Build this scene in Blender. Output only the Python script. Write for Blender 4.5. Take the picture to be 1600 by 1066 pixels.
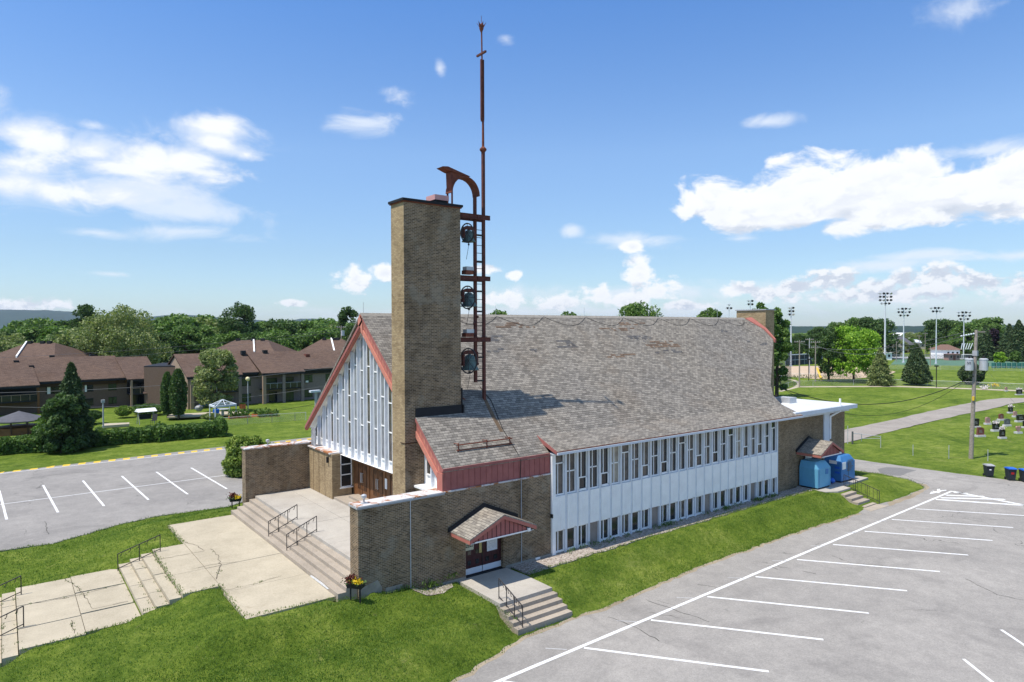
import bpy, bmesh, math, random
import numpy as np
from mathutils import Vector, Matrix, noise as mnoise
for o in list(bpy.data.objects): bpy.data.objects.remove(o, do_unlink=True)
S = bpy.context.scene
COL = S.collection
R = math.radians
# ------------------------------------------------------------------ camera
F_PX, YAW, PITCH, ROLL, CAM_H = 1047.445, 37.282, 1.048, -0.179, 12.0
yw, pt, rl = R(YAW), R(PITCH), R(ROLL)
fw = Vector((math.sin(yw)*math.cos(pt), math.cos(yw)*math.cos(pt), -math.sin(pt)))
rt0 = Vector((math.cos(yw), -math.sin(yw), 0)); up0 = rt0.cross(fw)
rt = rt0*math.cos(rl)+up0*math.sin(rl); up = -rt0*math.sin(rl)+up0*math.cos(rl)
cam = bpy.data.cameras.new('camera'); camo = bpy.data.objects.new('camera', cam); COL.objects.link(camo)
camo.matrix_world = Matrix(((rt.x, up.x, -fw.x, 0), (rt.y, up.y, -fw.y, 0), (rt.z, up.z, -fw.z, CAM_H), (0, 0, 0, 1)))
cam.sensor_width = 36; cam.lens = F_PX*36/1600; cam.clip_start = .2; cam.clip_end = 30000
S.camera = camo
S.render.resolution_x = 1024; S.render.resolution_y = 682
def ray(u, v):
    return fw + rt*((u-800)/F_PX) + up*((533-v)/F_PX)
def U(u, v, z):                       # point at height z seen at photo pixel (u, v)
    d = ray(u, v); t = (z-CAM_H)/d.z
    return Vector((d.x*t, d.y*t, z))
def UP(u, v, i, c):                   # point on the plane axis i = c
    d = ray(u, v); t = (c-(0, 0, CAM_H)[i])/d[i]
    return Vector((d.x*t, d.y*t, CAM_H+d.z*t))
def fdepth(p): return p[0]*math.sin(yw)+p[1]*math.cos(yw)
def zat(v, p):                        # height over ground point p seen at row v
    d = ray(800, v); f = Vector((math.sin(yw), math.cos(yw), 0))
    return CAM_H + d.z*fdepth(p)/(d.x*f.x+d.y*f.y)
def atd(u, dep, z=0):                 # ground point under column u at forward depth dep
    d = ray(u, 513); f = fdepth(d); return Vector((d.x*dep/f, d.y*dep/f, z))
# ------------------------------------------------------------------ sun and sky
SUN = Vector((-.465, .045, 1)).normalized()      # towards the sun
SUN_EL = math.asin(SUN.z); SUN_AZ = math.atan2(SUN.x, SUN.y)
sl = bpy.data.lights.new('sun', 'SUN'); sl.energy = 4.5; sl.angle = R(.53); sl.color = (1, .93, .82)
so = bpy.data.objects.new('sun', sl); COL.objects.link(so); so.location = (0, 0, 60)
so.rotation_euler = SUN.to_track_quat('Z', 'Y').to_euler()
S.view_settings.view_transform = 'Standard'; S.view_settings.look = 'None'
S.view_settings.exposure = 0.25; S.view_settings.gamma = 1
W = bpy.data.worlds.new('World'); S.world = W; W.use_nodes = True
nt = W.node_tree; nt.nodes.clear()
class NB:                             # tiny node builder
    def __init__(s, nt): s.nt = nt
    def n(s, t, **k):
        x = s.nt.nodes.new(t)
        for a, b in k.items(): setattr(x, a, b)
        return x
    def put(s, sock, v):
        if isinstance(v, bpy.types.NodeSocket): s.nt.links.new(v, sock)
        elif v is not None: sock.default_value = v
    def m(s, op, a, b=None, c=None, clamp=False):
        x = s.n('ShaderNodeMath', operation=op, use_clamp=clamp)
        for i, v in enumerate((a, b, c)): s.put(x.inputs[i], v)
        return x.outputs[0]
    def v(s, op, a, b=None, sc=None):
        x = s.n('ShaderNodeVectorMath', operation=op)
        s.put(x.inputs[0], a); s.put(x.inputs[1], b)
        if sc is not None: s.put(x.inputs['Scale'], sc)
        return x.outputs['Value'] if op in ('LENGTH', 'DOT_PRODUCT', 'DISTANCE') else x.outputs[0]
    def comb(s, x, y, z):
        c = s.n('ShaderNodeCombineXYZ')
        for i, v in enumerate((x, y, z)): s.put(c.inputs[i], v)
        return c.outputs[0]
    def sep(s, v):
        c = s.n('ShaderNodeSeparateXYZ'); s.put(c.inputs[0], v); return c.outputs
    def noise(s, vec, sc, det=3, rough=.5, dist=0.):
        c = s.n('ShaderNodeTexNoise'); s.put(c.inputs['Vector'], vec)
        c.inputs['Scale'].default_value = sc; c.inputs['Detail'].default_value = det
        c.inputs['Roughness'].default_value = rough; c.inputs['Distortion'].default_value = dist
        return c.outputs['Fac']
    def ramp(s, f, stops, interp='LINEAR'):
        c = s.n('ShaderNodeValToRGB'); s.put(c.inputs[0], f); cr = c.color_ramp; cr.interpolation = interp
        while len(cr.elements) < len(stops): cr.elements.new(.5)
        for e, (p, col) in zip(cr.elements, stops):
            e.position = p; e.color = (col if hasattr(col, '__len__') else (col,)*3)[:3] + (1,) if not hasattr(col, '__len__') or len(col) == 3 else col
        return c.outputs[0]
    def mix(s, f, a, b, mode='MIX'):
        c = s.n('ShaderNodeMix', data_type='RGBA', blend_type=mode)
        s.put(c.inputs[0], f)
        for k, v in ((6, a), (7, b)):
            if not isinstance(v, bpy.types.NodeSocket): v = tuple(v[:3])+(1,)
            s.put(c.inputs[k], v)
        return c.outputs[2]
    def mr(s, v, a, b, c=0., d=1., smooth=True):
        x = s.n('ShaderNodeMapRange', interpolation_type='SMOOTHSTEP' if smooth else 'LINEAR')
        s.put(x.inputs[0], v)
        for i, q in enumerate((a, b, c, d)): s.put(x.inputs[i+1], q)
        return x.outputs[0]
b = NB(nt)
sky = b.n('ShaderNodeTexSky', sky_type='NISHITA'); sky.sun_disc = False
sky.sun_elevation = SUN_EL; sky.sun_rotation = SUN_AZ; sky.altitude = 100
sky.air_density = 1.0; sky.dust_density = .3; sky.ozone_density = 2.5
tc = b.n('ShaderNodeTexCoord')
sx, sy, sz = b.sep(tc.outputs['Generated'])
az = b.m('ARCTAN2', sx, sy); el = b.m('ARCSINE', sz)
P = b.comb(az, el, 0.)
def blobs(lst, pvec):
    acc = None
    for (u, v, ru, rv) in lst:
        d = ray(u, v).normalized(); a = math.atan2(d.x, d.y); e = math.asin(d.z)
        q = b.v('SUBTRACT', pvec, (a, e, 0)); q = b.v('MULTIPLY', q, (F_PX/ru*.93, F_PX/rv*.93, 0))
        l = b.m('SUBTRACT', 1., b.v('LENGTH', q))
        acc = l if acc is None else b.m('SMOOTH_MAX', acc, l, .25)
    return acc
# puffy fair-weather cumulus: (photo column, row, half width, half height)
CUM = [(1120,308,60,36),(1175,335,70,28),(1215,300,80,34),(1275,285,80,40),(1330,305,110,48),(1400,280,90,46),(1480,300,100,38),(1545,290,80,46),(1260,330,130,30),(1400,328,150,30),(1630,290,90,48),
       (553,434,44,24),(605,424,26,18),(990,387,26,12),(1003,428,34,36),(1035,456,38,26),(938,462,46,22),(985,470,60,22),(875,474,60,18),(1080,478,60,10),(785,470,50,22),
       (803,430,20,12),(765,418,30,14),(1300,440,56,24),(1415,440,30,20),(1468,434,42,26),(1545,440,60,18),(1240,450,40,14),(1150,452,50,16),(1195,458,36,20),(1360,452,60,18),(1590,452,50,20),(455,474,24,9),(35,478,60,16),(1375,462,160,16),
]
SOFT = [(70,218,60,26),(150,240,56,22),(230,256,80,38),(285,262,80,40),(345,198,60,18),(335,225,60,20),(385,240,30,12),(190,262,60,18),(100,300,110,22),(30,255,60,24)]
CIR = [(620,151,34,15),(893,364,17,10),(1200,188,38,11),(1488,22,44,32),(75,215,70,26),(130,225,110,30),(230,250,130,52),(330,205,90,24),(350,195,60,20),(210,300,190,36),(40,285,120,36),(290,330,130,22),(360,235,50,18),(380,243,30,10),(565,193,62,20),(142,193,34,10),(150,365,50,8),(300,365,90,14),(690,110,11,13),(785,62,18,10),(1540,232,80,12),(1450,400,80,10),(1010,376,70,14),(1380,415,80,10),(1160,372,30,10),(0,145,22,26),(1000,458,300,16),(1350,474,330,20),(1590,398,70,8),(880,490,700,14),(170,425,40,6)]
wn = b.n('ShaderNodeTexNoise'); wn.inputs['Scale'].default_value = 6; wn.inputs['Detail'].default_value = 2
nt.links.new(P, wn.inputs['Vector'])
Pw = b.v('ADD', P, b.v('MULTIPLY', b.v('SUBTRACT', wn.outputs['Color'], (.5, .5, .5)), (.04, .02, 0)))
Ps = b.v('MULTIPLY', P, (1, 1.7, 1))
n1 = b.noise(Ps, 16, 8, .58, .35); n1b = b.noise(b.v('ADD', Ps, (-.008, .03, 0)), 16, 8, .58, .35)
nL = b.noise(b.v('MULTIPLY', P, (1, 1.4, 1)), 34, 7, .6)
eb = b.mr(el, .06, .15)
nM = b.m('ADD', b.m('MULTIPLY', nL, b.m('SUBTRACT', 1., eb)), b.m('MULTIPLY', n1, eb))
dc = b.m('ADD', b.m('SUBTRACT', blobs(CUM, Pw), b.m('MULTIPLY', b.m('SUBTRACT', 1., eb), .16)), b.m('MULTIPLY', b.m('SUBTRACT', nM, .5), 2.1))
Pd = b.v('ADD', Pw, (0, .020, 0)); big = CUM[:11]+CUM[12:18]
base_ = b.mr(b.m('SUBTRACT', blobs(big, Pd), blobs(big, Pw)), -.05, .42)
cov = b.m('MULTIPLY', b.mr(dc, .08, .48), .97)
nLb = b.noise(b.v('MULTIPLY', b.v('ADD', P, (-.003, .009, 0)), (1, 1.4, 1)), 34, 7, .6)
nMb = b.m('ADD', b.m('MULTIPLY', nLb, b.m('SUBTRACT', 1., eb)), b.m('MULTIPLY', n1b, eb))
lit = b.mr(b.m('SUBTRACT', nM, nMb), -.09, .07, .0, 1.)
thick = b.mr(dc, .35, .95)
Pc = b.v('MULTIPLY', b.v('ADD', P, b.v('MULTIPLY', b.v('SUBTRACT', wn.outputs['Color'], (.5, .5, .5)), (.08, .05, 0))), (1, 2.1, 1))
n2 = b.noise(Pc, 9, 9, .62, .8)
di = b.m('ADD', blobs(CIR, Pw), b.m('MULTIPLY', b.m('SUBTRACT', n2, .5), 3.0))
covi = b.m('MULTIPLY', b.mr(di, .0, 1.2), .74)
skyc = b.v('MULTIPLY', sky.outputs[0], b.ramp(b.m('MULTIPLY', el, 1.6), [(.0, (.72, .84, 1.0)), (.17, (.80, .88, .98)), (.40, (.95, 1.06, 1.18)), (.72, (.66, .98, 1.32)), (.80, (.66, .98, 1.32)), (1., (1.35, 1.4, 1.35))]))  # last stop adds brightness to the unseen upper sky, for ambient fill
CL = b.mix(b.m('MULTIPLY', b.m('ADD', b.m('MULTIPLY', thick, .35), b.m('MULTIPLY', base_, .8)), b.m('SUBTRACT', 1.15, lit), clamp=True), (6.9, 7.0, 7.2), (4.4, 4.8, 5.5))
ds = b.m('ADD', blobs(SOFT, Pw), b.m('MULTIPLY', b.m('SUBTRACT', n1, .5), 2.4)); covs = b.m('MULTIPLY', b.mr(ds, .0, .8), .88)
c1 = b.mix(covs, b.mix(covi, skyc, (5.9, 6.3, 6.9)), b.mix(b.mr(ds, .3, .9), (5.6, 6.0, 6.7), (6.9, 7.0, 7.2)))
c2 = b.mix(cov, c1, CL)
hz = b.mr(el, .0, .10, .0, 1.)
SKYMULT = b.n('ShaderNodeBackground'); nt.links.new(c2, SKYMULT.inputs[0]); SKYMULT.inputs[1].default_value = .13
wo = b.n('ShaderNodeOutputWorld'); nt.links.new(SKYMULT.outputs[0], wo.inputs[0])
try: W.cycles.sampling_method = 'MANUAL'; W.cycles.sample_map_resolution = 512
except Exception: pass

# ------------------------------------------------------------------ mesh helpers
rnd = random.Random(7)
ORG = {}
def prop(o, label=None, cat=None, group=None, kind=None):
    if label: o['label'] = label
    if cat: o['category'] = cat
    if group: o['group'] = group
    if kind: o['kind'] = kind
    return o
def thing(name, label, cat, loc=(0, 0, 0), rz=0, group=None):
    o = bpy.data.objects.new(name, None); COL.objects.link(o); o.empty_display_size = .3
    o.location = loc; o.rotation_euler = (0, 0, rz); ORG[o] = Vector(loc) if rz == 0 else Vector((0, 0, 0))
    return prop(o, label, cat, group)
def copy_tree(o, parent=None):
    c = o.copy(); COL.objects.link(c)
    if parent: c.parent = parent
    for ch in [x for x in bpy.data.objects if x.parent == o]: copy_tree(ch, c)
    return c
def kids(o): return KID.get(o, [])
KID = {}
class MB:
    def __init__(s): s.v = []; s.f = []; s.mi = []; s.cur = 0
    def add(s, vs, fs):
        k = len(s.v); s.v += [tuple(p) for p in vs]; s.f += [tuple(i+k for i in f) for f in fs]; s.mi += [s.cur]*len(fs); return s
    def box(s, x0, y0, z0, x1, y1, z1):
        x0, x1 = min(x0, x1), max(x0, x1); y0, y1 = min(y0, y1), max(y0, y1); z0, z1 = min(z0, z1), max(z0, z1)
        return s.add([(x0,y0,z0),(x1,y0,z0),(x1,y1,z0),(x0,y1,z0),(x0,y0,z1),(x1,y0,z1),(x1,y1,z1),(x0,y1,z1)],
                     [(0,3,2,1),(4,5,6,7),(0,1,5,4),(1,2,6,5),(2,3,7,6),(3,0,4,7)])
    def ext(s, pts, d):               # closed polygon (3D, planar) extruded by vector d
        n = len(pts); a = [Vector(p) for p in pts]; bb = [p+Vector(d) for p in a]
        return s.add(a+bb, [tuple(range(n))[::-1], tuple(range(n, 2*n))] + [(i, (i+1) % n, n+(i+1) % n, n+i) for i in range(n)])
    def pris(s, pts, z0, z1): return s.ext([(p[0], p[1], z0) for p in pts], (0, 0, z1-z0))
    def face(s, pts): return s.add(pts, [tuple(range(len(pts)))])
    def bar(s, p, q, w, h=None, upv=(0, 0, 1)):   # square bar
        h = h or w; p, q = Vector(p), Vector(q); d = (q-p).normalized(); u_ = Vector(upv)
        if abs(d.dot(u_)) > .99: u_ = Vector((1, 0, 0))
        sd = d.cross(u_).normalized()*w/2; u2 = sd.cross(d).normalized()*h/2
        c = [p-sd-u2, p+sd-u2, p+sd+u2, p-sd+u2]
        return s.ext(c, q-p)
    def tube(s, p, q, r, r2=None, n=8, cap=True):
        r2 = r if r2 is None else r2; p, q = Vector(p), Vector(q); d = (q-p).normalized()
        u_ = Vector((0, 0, 1)) if abs(d.z) < .99 else Vector((1, 0, 0))
        a = d.cross(u_).normalized(); c = d.cross(a).normalized(); vs = []
        for cen, rr in ((p, r), (q, r2)):
            for i in range(n):
                t = 2*math.pi*i/n; vs.append(cen+a*math.cos(t)*rr+c*math.sin(t)*rr)
        fs = [(i, (i+1) % n, n+(i+1) % n, n+i) for i in range(n)]
        if cap: fs += [tuple(range(n))[::-1], tuple(range(n, 2*n))]
        return s.add(vs, fs)
    def path(s, pts, r, n=6):
        for a, c in zip(pts, pts[1:]): s.tube(a, c, r, n=n)
        return s
    def lathe(s, prof, c=(0, 0, 0), n=16):        # prof: (r, z)
        k = len(prof); vs = []
        for r, z in prof:
            for i in range(n):
                t = 2*math.pi*i/n; vs.append((c[0]+r*math.cos(t), c[1]+r*math.sin(t), c[2]+z))
        fs = [(j*n+i, j*n+(i+1) % n, (j+1)*n+(i+1) % n, (j+1)*n+i) for j in range(k-1) for i in range(n)]
        fs += [tuple(range(n))[::-1], tuple((k-1)*n+i for i in range(n))]
        return s.add(vs, fs)
    def ball(s, c, rx, ry=None, rz=None, seg=10, rings=7, jit=0):
        ry = ry or rx; rz = rz or rx; prof = []
        k = len(s.v)
        s.lathe([(max(.02, math.sin(math.pi*j/rings)), -math.cos(math.pi*j/rings)) for j in range(rings+1)], n=seg)
        for i in range(k, len(s.v)):
            p = Vector(s.v[i]); f = 1+jit*(mnoise.noise(p*2.3+Vector(c))) if jit else 1
            s.v[i] = (c[0]+p.x*rx*f, c[1]+p.y*ry*f, c[2]+p.z*rz*f)
        return s
    def build(s, name, mats, parent=None, smooth=False, recalc=True, label=None):
        me = bpy.data.meshes.new(name)
        off = Vector((0, 0, 0))
        if parent is not None:
            off = ORG.get(parent, Vector((0, 0, 0)))
        me.from_pydata([tuple(Vector(p)-off) for p in s.v], [], s.f)
        if not isinstance(mats, (list, tuple)): mats = [mats]
        for m_ in mats: me.materials.append(m_)
        if len(mats) > 1: me.polygons.foreach_set('material_index', s.mi)
        if recalc:
            bm = bmesh.new(); bm.from_mesh(me); bmesh.ops.recalc_face_normals(bm, faces=bm.faces); bm.to_mesh(me); bm.free()
        if smooth: me.polygons.foreach_set('use_smooth', [True]*len(me.polygons))
        me.update()
        o = bpy.data.objects.new(name, me); COL.objects.link(o)
        if parent is not None:
            o.parent = parent; ORG[o] = off
            KID.setdefault(parent, []).append(o)
        if label: o['label'] = label
        return o
def leafmesh(name, cen, nrm_up, size, mat, parent=None, aspect=.7, droop=None, rs=None):
    """cen: (N,3) leaf centres; one bent quad per leaf, random facing"""
    rs = rs or np.random.RandomState(3)
    n = len(cen); cen = np.asarray(cen, float)
    if parent is not None: cen = cen - np.array(ORG.get(parent, Vector((0, 0, 0))))
    d = rs.normal(size=(n, 3)); 
    if droop is not None: d = d*.55 + droop
    d /= np.linalg.norm(d, axis=1)[:, None]
    e = np.cross(d, rs.normal(size=(n, 3))); e /= np.linalg.norm(e, axis=1)[:, None]
    sz = (size*(.6+.8*rs.rand(n)))[:, None] if np.isscalar(size) else (size*(.6+.8*rs.rand(n)))[:, None]
    a = d*sz*.5; c = e*sz*.5*aspect
    v = np.stack([cen-a, cen-c*.9+a*.1, cen+a, cen+c*.9+a*.1], 1).reshape(-1, 3)
    me = bpy.data.meshes.new(name)
    me.vertices.add(4*n); me.vertices.foreach_set('co', v.ravel())
    me.loops.add(4*n); me.loops.foreach_set('vertex_index', np.arange(4*n))
    me.polygons.add(n); me.polygons.foreach_set('loop_start', np.arange(n)*4); me.polygons.foreach_set('loop_total', np.full(n, 4))
    me.materials.append(mat); me.update(); me.validate()
    o = bpy.data.objects.new(name, me); COL.objects.link(o)
    if parent is not None: o.parent = parent; KID.setdefault(parent, []).append(o)
    return o
# ------------------------------------------------------------------ materials
def newmat(name, rough=.8, spec=.3, metal=0.):
    m_ = bpy.data.materials.new(name); m_.use_nodes = True; t = m_.node_tree; t.nodes.clear()
    q = NB(t); bs = q.n('ShaderNodeBsdfPrincipled'); out = q.n('ShaderNodeOutputMaterial'); t.links.new(bs.outputs[0], out.inputs[0])
    bs.inputs['Roughness'].default_value = rough; bs.inputs['Metallic'].default_value = metal
    bs.inputs['Specular IOR Level'].default_value = spec
    return m_, q, bs, q.n('ShaderNodeTexCoord')
def bump(q, bs, h, st=.3, dist=.02):
    x = q.n('ShaderNodeBump'); x.inputs['Strength'].default_value = st; x.inputs['Distance'].default_value = dist
    q.put(x.inputs['Height'], h); q.put(bs.inputs['Normal'], x.outputs[0])
def plain(name, c, rough=.7, var=.12, sc=3., metal=0., spec=.3, c2=None, b_=0., det=4):
    m_, q, bs, t = newmat(name, rough, spec, metal); o = t.outputs['Object']
    n = q.noise(o, sc, det, .6)
    c2 = c2 or tuple(x*(1-2*var) for x in c)
    q.put(bs.inputs['Base Color'], q.ramp(n, [(.3, c2), (.66, c)]))
    if b_: bump(q, bs, q.noise(o, sc*6, 3), b_)
    return m_
def brick(name, c1, c2, mortar, bw=.21, bh=.076, dirt=(.56, .53, .48), stain=.35, light=.0, along=None, scale=1.):
    m_, q, bs, t = newmat(name, .9, .2); o = t.outputs['Object']; x, y, z = q.sep(o)
    vec = q.comb(q.m('ADD', x, y), z, 0.)
    bt = q.n('ShaderNodeTexBrick'); q.put(bt.inputs['Vector'], vec)
    for k, v in (('Scale', 1.), ('Brick Width', bw), ('Row Height', bh), ('Mortar Size', .0075), ('Mortar Smooth', .2), ('Bias', .0)): bt.inputs[k].default_value = v
    bt.inputs['Color1'].default_value = (*c1, 1); bt.inputs['Color2'].default_value = (*c2, 1); bt.inputs['Mortar'].default_value = (*mortar, 1)
    n = q.noise(q.comb(q.m('MULTIPLY', q.m('ADD', x, y), 1.), q.m('MULTIPLY', z, .45), 0.), .8, 6, .62)
    n2 = q.noise(vec, 3.2, 4, .6)
    c = q.mix(q.mr(n, .46, .62, 0., stain), bt.outputs['Color'], dirt, 'MULTIPLY')
    c = q.mix(q.mr(n2, .55, .72, 0., .3), c, (.62, .6, .56), 'MULTIPLY')
    n4 = q.noise(q.comb(q.m('MULTIPLY', q.m('ADD', x, y), .8), q.m('MULTIPLY', z, 2.2), 7.), 1.1, 6, .7)
    c = q.mix(q.mr(n4, .5, .66, 0., stain), c, (.50, .47, .43), 'MULTIPLY')
    if light:
        n3 = q.noise(q.comb(q.m('MULTIPLY', q.m('ADD', x, y), 1.3), z, 4.), .55, 5, .65)
        c = q.mix(q.mr(n3, .54, .66, 0., light), c, (.30, .265, .205))
    q.put(bs.inputs['Base Color'], c); bump(q, bs, bt.outputs['Fac'], -.4, .008)
    return m_
def shingle(name, c1, c2, gap, vx=1., vy=1.25, swap=False, wid=.33, row=.19, rust=False, usez=0):
    m_, q, bs, t = newmat(name, .95, .15); o = t.outputs['Object']; x, y, z = q.sep(o)
    if swap: x, y = y, x
    v_ = q.m('MULTIPLY', z if usez else y, usez or vy)
    vec = q.comb(x, v_, 0.)
    def bt_(w_, r_, a, b2, ms):
        bt = q.n('ShaderNodeTexBrick'); q.put(bt.inputs['Vector'], vec); bt.offset_frequency = 2; bt.offset = .5
        for k, v in (('Scale', 1.), ('Brick Width', w_), ('Row Height', r_), ('Mortar Size', ms), ('Mortar Smooth', .1), ('Bias', -.1)): bt.inputs[k].default_value = v
        bt.inputs['Color1'].default_value = (*a, 1); bt.inputs['Color2'].default_value = (*b2, 1); bt.inputs['Mortar'].default_value = (*gap, 1)
        return bt
    bt = bt_(wid, row, c1, c2, .008)
    n = q.noise(q.comb(q.m('MULTIPLY', x, 1.), q.m('MULTIPLY', v_, 3.2), 0.), 2.6, 4, .7)     # streaky tabs
    c = q.mix(q.mr(n, .42, .6, 0., .5), bt.outputs['Color'], (.50, .48, .47), 'MULTIPLY')
    n2 = q.noise(q.comb(x, v_, 2.), .35, 5, .6)
    c = q.mix(q.mr(n2, .5, .68, 0., .4), c, (.80, .72, .65), 'MULTIPLY')
    c = q.mix(q.mr(q.noise(q.comb(x, v_, 0.), .12, 3, .5), .42, .62, 0., .35), c, (1.25, 1.2, 1.1), 'MULTIPLY')
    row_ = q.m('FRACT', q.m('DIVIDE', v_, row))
    c = q.mix(q.mr(row_, .0, .22, .55, 0.), c, (.25, .24, .23), 'MULTIPLY')  # course edges and gaps darkened: shadow lines painted into the colour
    q.put(bs.inputs['Base Color'], c); bump(q, bs, row_, -.5, .02)
    return m_
M = {}
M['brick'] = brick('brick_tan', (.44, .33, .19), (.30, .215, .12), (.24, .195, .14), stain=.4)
M['brick_dark'] = brick('brick_weathered_shade', (.255, .175, .10), (.105, .072, .043), (.42, .35, .27), stain=.55, light=.45)
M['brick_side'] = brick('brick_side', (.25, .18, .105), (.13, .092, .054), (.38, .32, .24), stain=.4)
M['shingle'] = shingle('roof_shingle', (.325, .298, .262), (.168, .155, .140), (.06, .057, .053), wid=.30, row=.155)
M['shingle_cross'] = shingle('roof_shingle_cross', (.34, .315, .275), (.19, .175, .16), (.07, .065, .06), swap=True)
M['shingle_brown'] = shingle('brown_shingle', (.165, .112, .088), (.12, .082, .066), (.05, .035, .03), wid=.6, row=.3)
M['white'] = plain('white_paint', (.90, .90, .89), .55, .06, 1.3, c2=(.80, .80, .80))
M['white_shade'] = plain('white_shade', (.70, .73, .78), .6, .05, 1.2, c2=(.58, .61, .66))  # white paint with the shade on pilasters and fins put into the colour
M['red'] = plain('red_siding', (.45, .165, .13), .8, .1, 2.5, c2=(.36, .125, .10))
M['red_side'] = plain('red_cladding', (.36, .13, .115), .8, .1, 2.5, c2=(.29, .10, .09))
M['salmon'] = plain('salmon_trim', (.58, .24, .175), .8, .1, 3, c2=(.47, .18, .135))
M['rust'] = plain('rusty_steel', (.20, .062, .035), .85, .1, 5, c2=(.10, .035, .026), b_=.15)
M['rustpaint'] = plain('rust_painted_steel', (.135, .045, .034), .8, .1, 4, c2=(.07, .026, .022))
M['black'] = plain('black_metal', (.02, .02, .022), .6, .1, 5)
M['blackflash'] = plain('black_flashing', (.015, .016, .02), .7, .1, 3)
M['iron'] = plain('iron_rail', (.035, .032, .035), .5, .1, 5)
M['verdigris'] = plain('bronze_bell', (.12, .19, .175), .6, .1, 4, c2=(.05, .075, .07), spec=.5)
M['glass'] = plain('dark_glass', (.022, .026, .03), .12, .1, 1.2, spec=.6)
M['curtain'] = plain('window_blind', (.42, .38, .31), .35, .1, 2, spec=.5, c2=(.22, .19, .16))
M['glass_warm'] = plain('glass_curtain', (.13, .11, .095), .2, .1, 3, spec=.6, c2=(.03, .03, .03))
M['glass_grey'] = plain('frosted_glass', (.27, .28, .30), .25, .1, 2.5, spec=.5, c2=(.16, .17, .19))
M['board'] = plain('boarded_panel', (.30, .26, .23), .9, .1, 3)
M['wood'] = plain('door_wood', (.19, .085, .035), .5, .1, 2, c2=(.12, .052, .02))
M['wood_dark'] = plain('door_wood_dark', (.06, .03, .018), .6, .1, 2)
M['maroon'] = plain('maroon_door', (.05, .014, .018), .5, .1, 3)
M['metal'] = plain('galvanised', (.55, .57, .6), .45, .08, 3, metal=.3)
M['grey'] = plain('grey_metal', (.38, .39, .41), .6, .08, 3)
M['lightgrey'] = plain('light_grey_paint', (.62, .66, .72), .6, .05, 2)
M['concrete_wall'] = plain('concrete_wall', (.33, .30, .26), .9, .15, 2.5, b_=.1)
M['polewood'] = plain('pole_wood', (.36, .31, .27), .9, .15, 6, c2=(.22, .19, .165))
M['bluebin'] = plain('blue_bin', (.13, .38, .58), .5, .06, 1.5)
M['bluebin2'] = plain('deep_blue_bin', (.05, .20, .46), .5, .06, 1.5)
M['blue'] = plain('bright_blue', (.02, .13, .55), .5, .05, 3)
M['binbody'] = plain('dark_bin', (.028, .035, .045), .5, .1, 4)
M['yellow'] = plain('yellow_paint', (.75, .50, .06), .8, .1, 5)
M['stone_black'] = plain('black_granite', (.018, .019, .022), .2, .1, 8, spec=.5)
M['stone_red'] = plain('red_granite', (.19, .07, .055), .4, .1, 8)
M['stone_pink'] = plain('pink_granite', (.42, .25, .22), .5, .1, 8)
M['stone_grey'] = plain('grey_granite', (.10, .11, .115), .4, .1, 8)
M['stone_base'] = plain('pale_granite', (.58, .57, .58), .8, .06, 5)
M['soil'] = plain('soil', (.05, .03, .02), .95, .1, 6)
M['planter'] = plain('planter_wood', (.48, .14, .05), .8, .1, 4)
M['apt_brick'] = plain('brown_brick_far', (.17, .115, .088), .9, .1, 4)
M['apt_brick2'] = plain('mauve_brick_far', (.26, .205, .185), .9, .1, 4)
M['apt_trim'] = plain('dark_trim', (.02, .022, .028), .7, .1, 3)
M['tan'] = plain('tan_siding', (.36, .26, .19), .8, .08, 2)
M['green_glass'] = plain('window_green', (.04, .07, .035), .2, .2, 1., spec=.5)
M['flower_y'] = plain('yellow_flower', (.80, .58, .02), .7, .1, 20)
M['flower_r'] = plain('russet_foliage', (.17, .045, .03), .7, .2, 12)
M['flower_w'] = plain('white_flower', (.8, .72, .72), .7, .1, 12)
M['teal'] = plain('teal_mesh', (.03, .14, .13), .7, .1, 2)
M['cable'] = plain('black_cable', (.012, .012, .014), .6, .1, 3)
M['wire'] = plain('grey_wire', (.16, .16, .17), .6, .1, 3)
M['beige'] = plain('house_beige', (.48, .42, .34), .8, .08, 2)
M['roof_far'] = plain('house_roof', (.11, .11, .125), .9, .1, 2)
M['roof_far_b'] = plain('house_roof_brown', (.20, .12, .095), .9, .1, 2)
M['bark'] = plain('bark', (.10, .075, .055), .95, .2, 6)
M['pinkbox'] = plain('pink_vent', (.62, .34, .33), .7, .1, 3)

def leafmat(name, ca, cb, cc, trans=.25, sc=.6):
    m_, q, bs, t = newmat(name, .6, .25); g = q.n('ShaderNodeNewGeometry'); oi = q.n('ShaderNodeObjectInfo')
    n = q.noise(t.outputs['Object'], sc, 3, .6)
    f = q.m('ADD', q.m('MULTIPLY', n, .65), q.m('MULTIPLY', g.outputs['Random Per Island'], .35))
    c = q.ramp(f, [(.28, ca), (.5, cb), (.72, cc)])
    c = q.mix(q.m('MULTIPLY', oi.outputs['Random'], .35), c, (.72, .85, .6), 'MULTIPLY')
    q.put(bs.inputs['Base Color'], c)
    tr = q.n('ShaderNodeBsdfTranslucent'); q.put(tr.inputs[0], q.mix(1., c, (1.3, 1.5, .7), 'MULTIPLY'))
    mx = q.n('ShaderNodeMixShader'); mx.inputs[0].default_value = trans
    out = [x for x in q.nt.nodes if x.type == 'OUTPUT_MATERIAL'][0]
    q.nt.links.new(bs.outputs[0], mx.inputs[1]); q.nt.links.new(tr.outputs[0], mx.inputs[2]); q.nt.links.new(mx.outputs[0], out.inputs[0])
    return m_
M['leaf'] = leafmat('leaf_mid', (0.062, 0.114, 0.029), (0.121, 0.205, 0.053), (0.211, 0.304, 0.082))
M['leaf_dark'] = leafmat('leaf_dark', (0.035, 0.07, 0.024), (0.07, 0.125, 0.041), (0.129, 0.196, 0.061))
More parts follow.
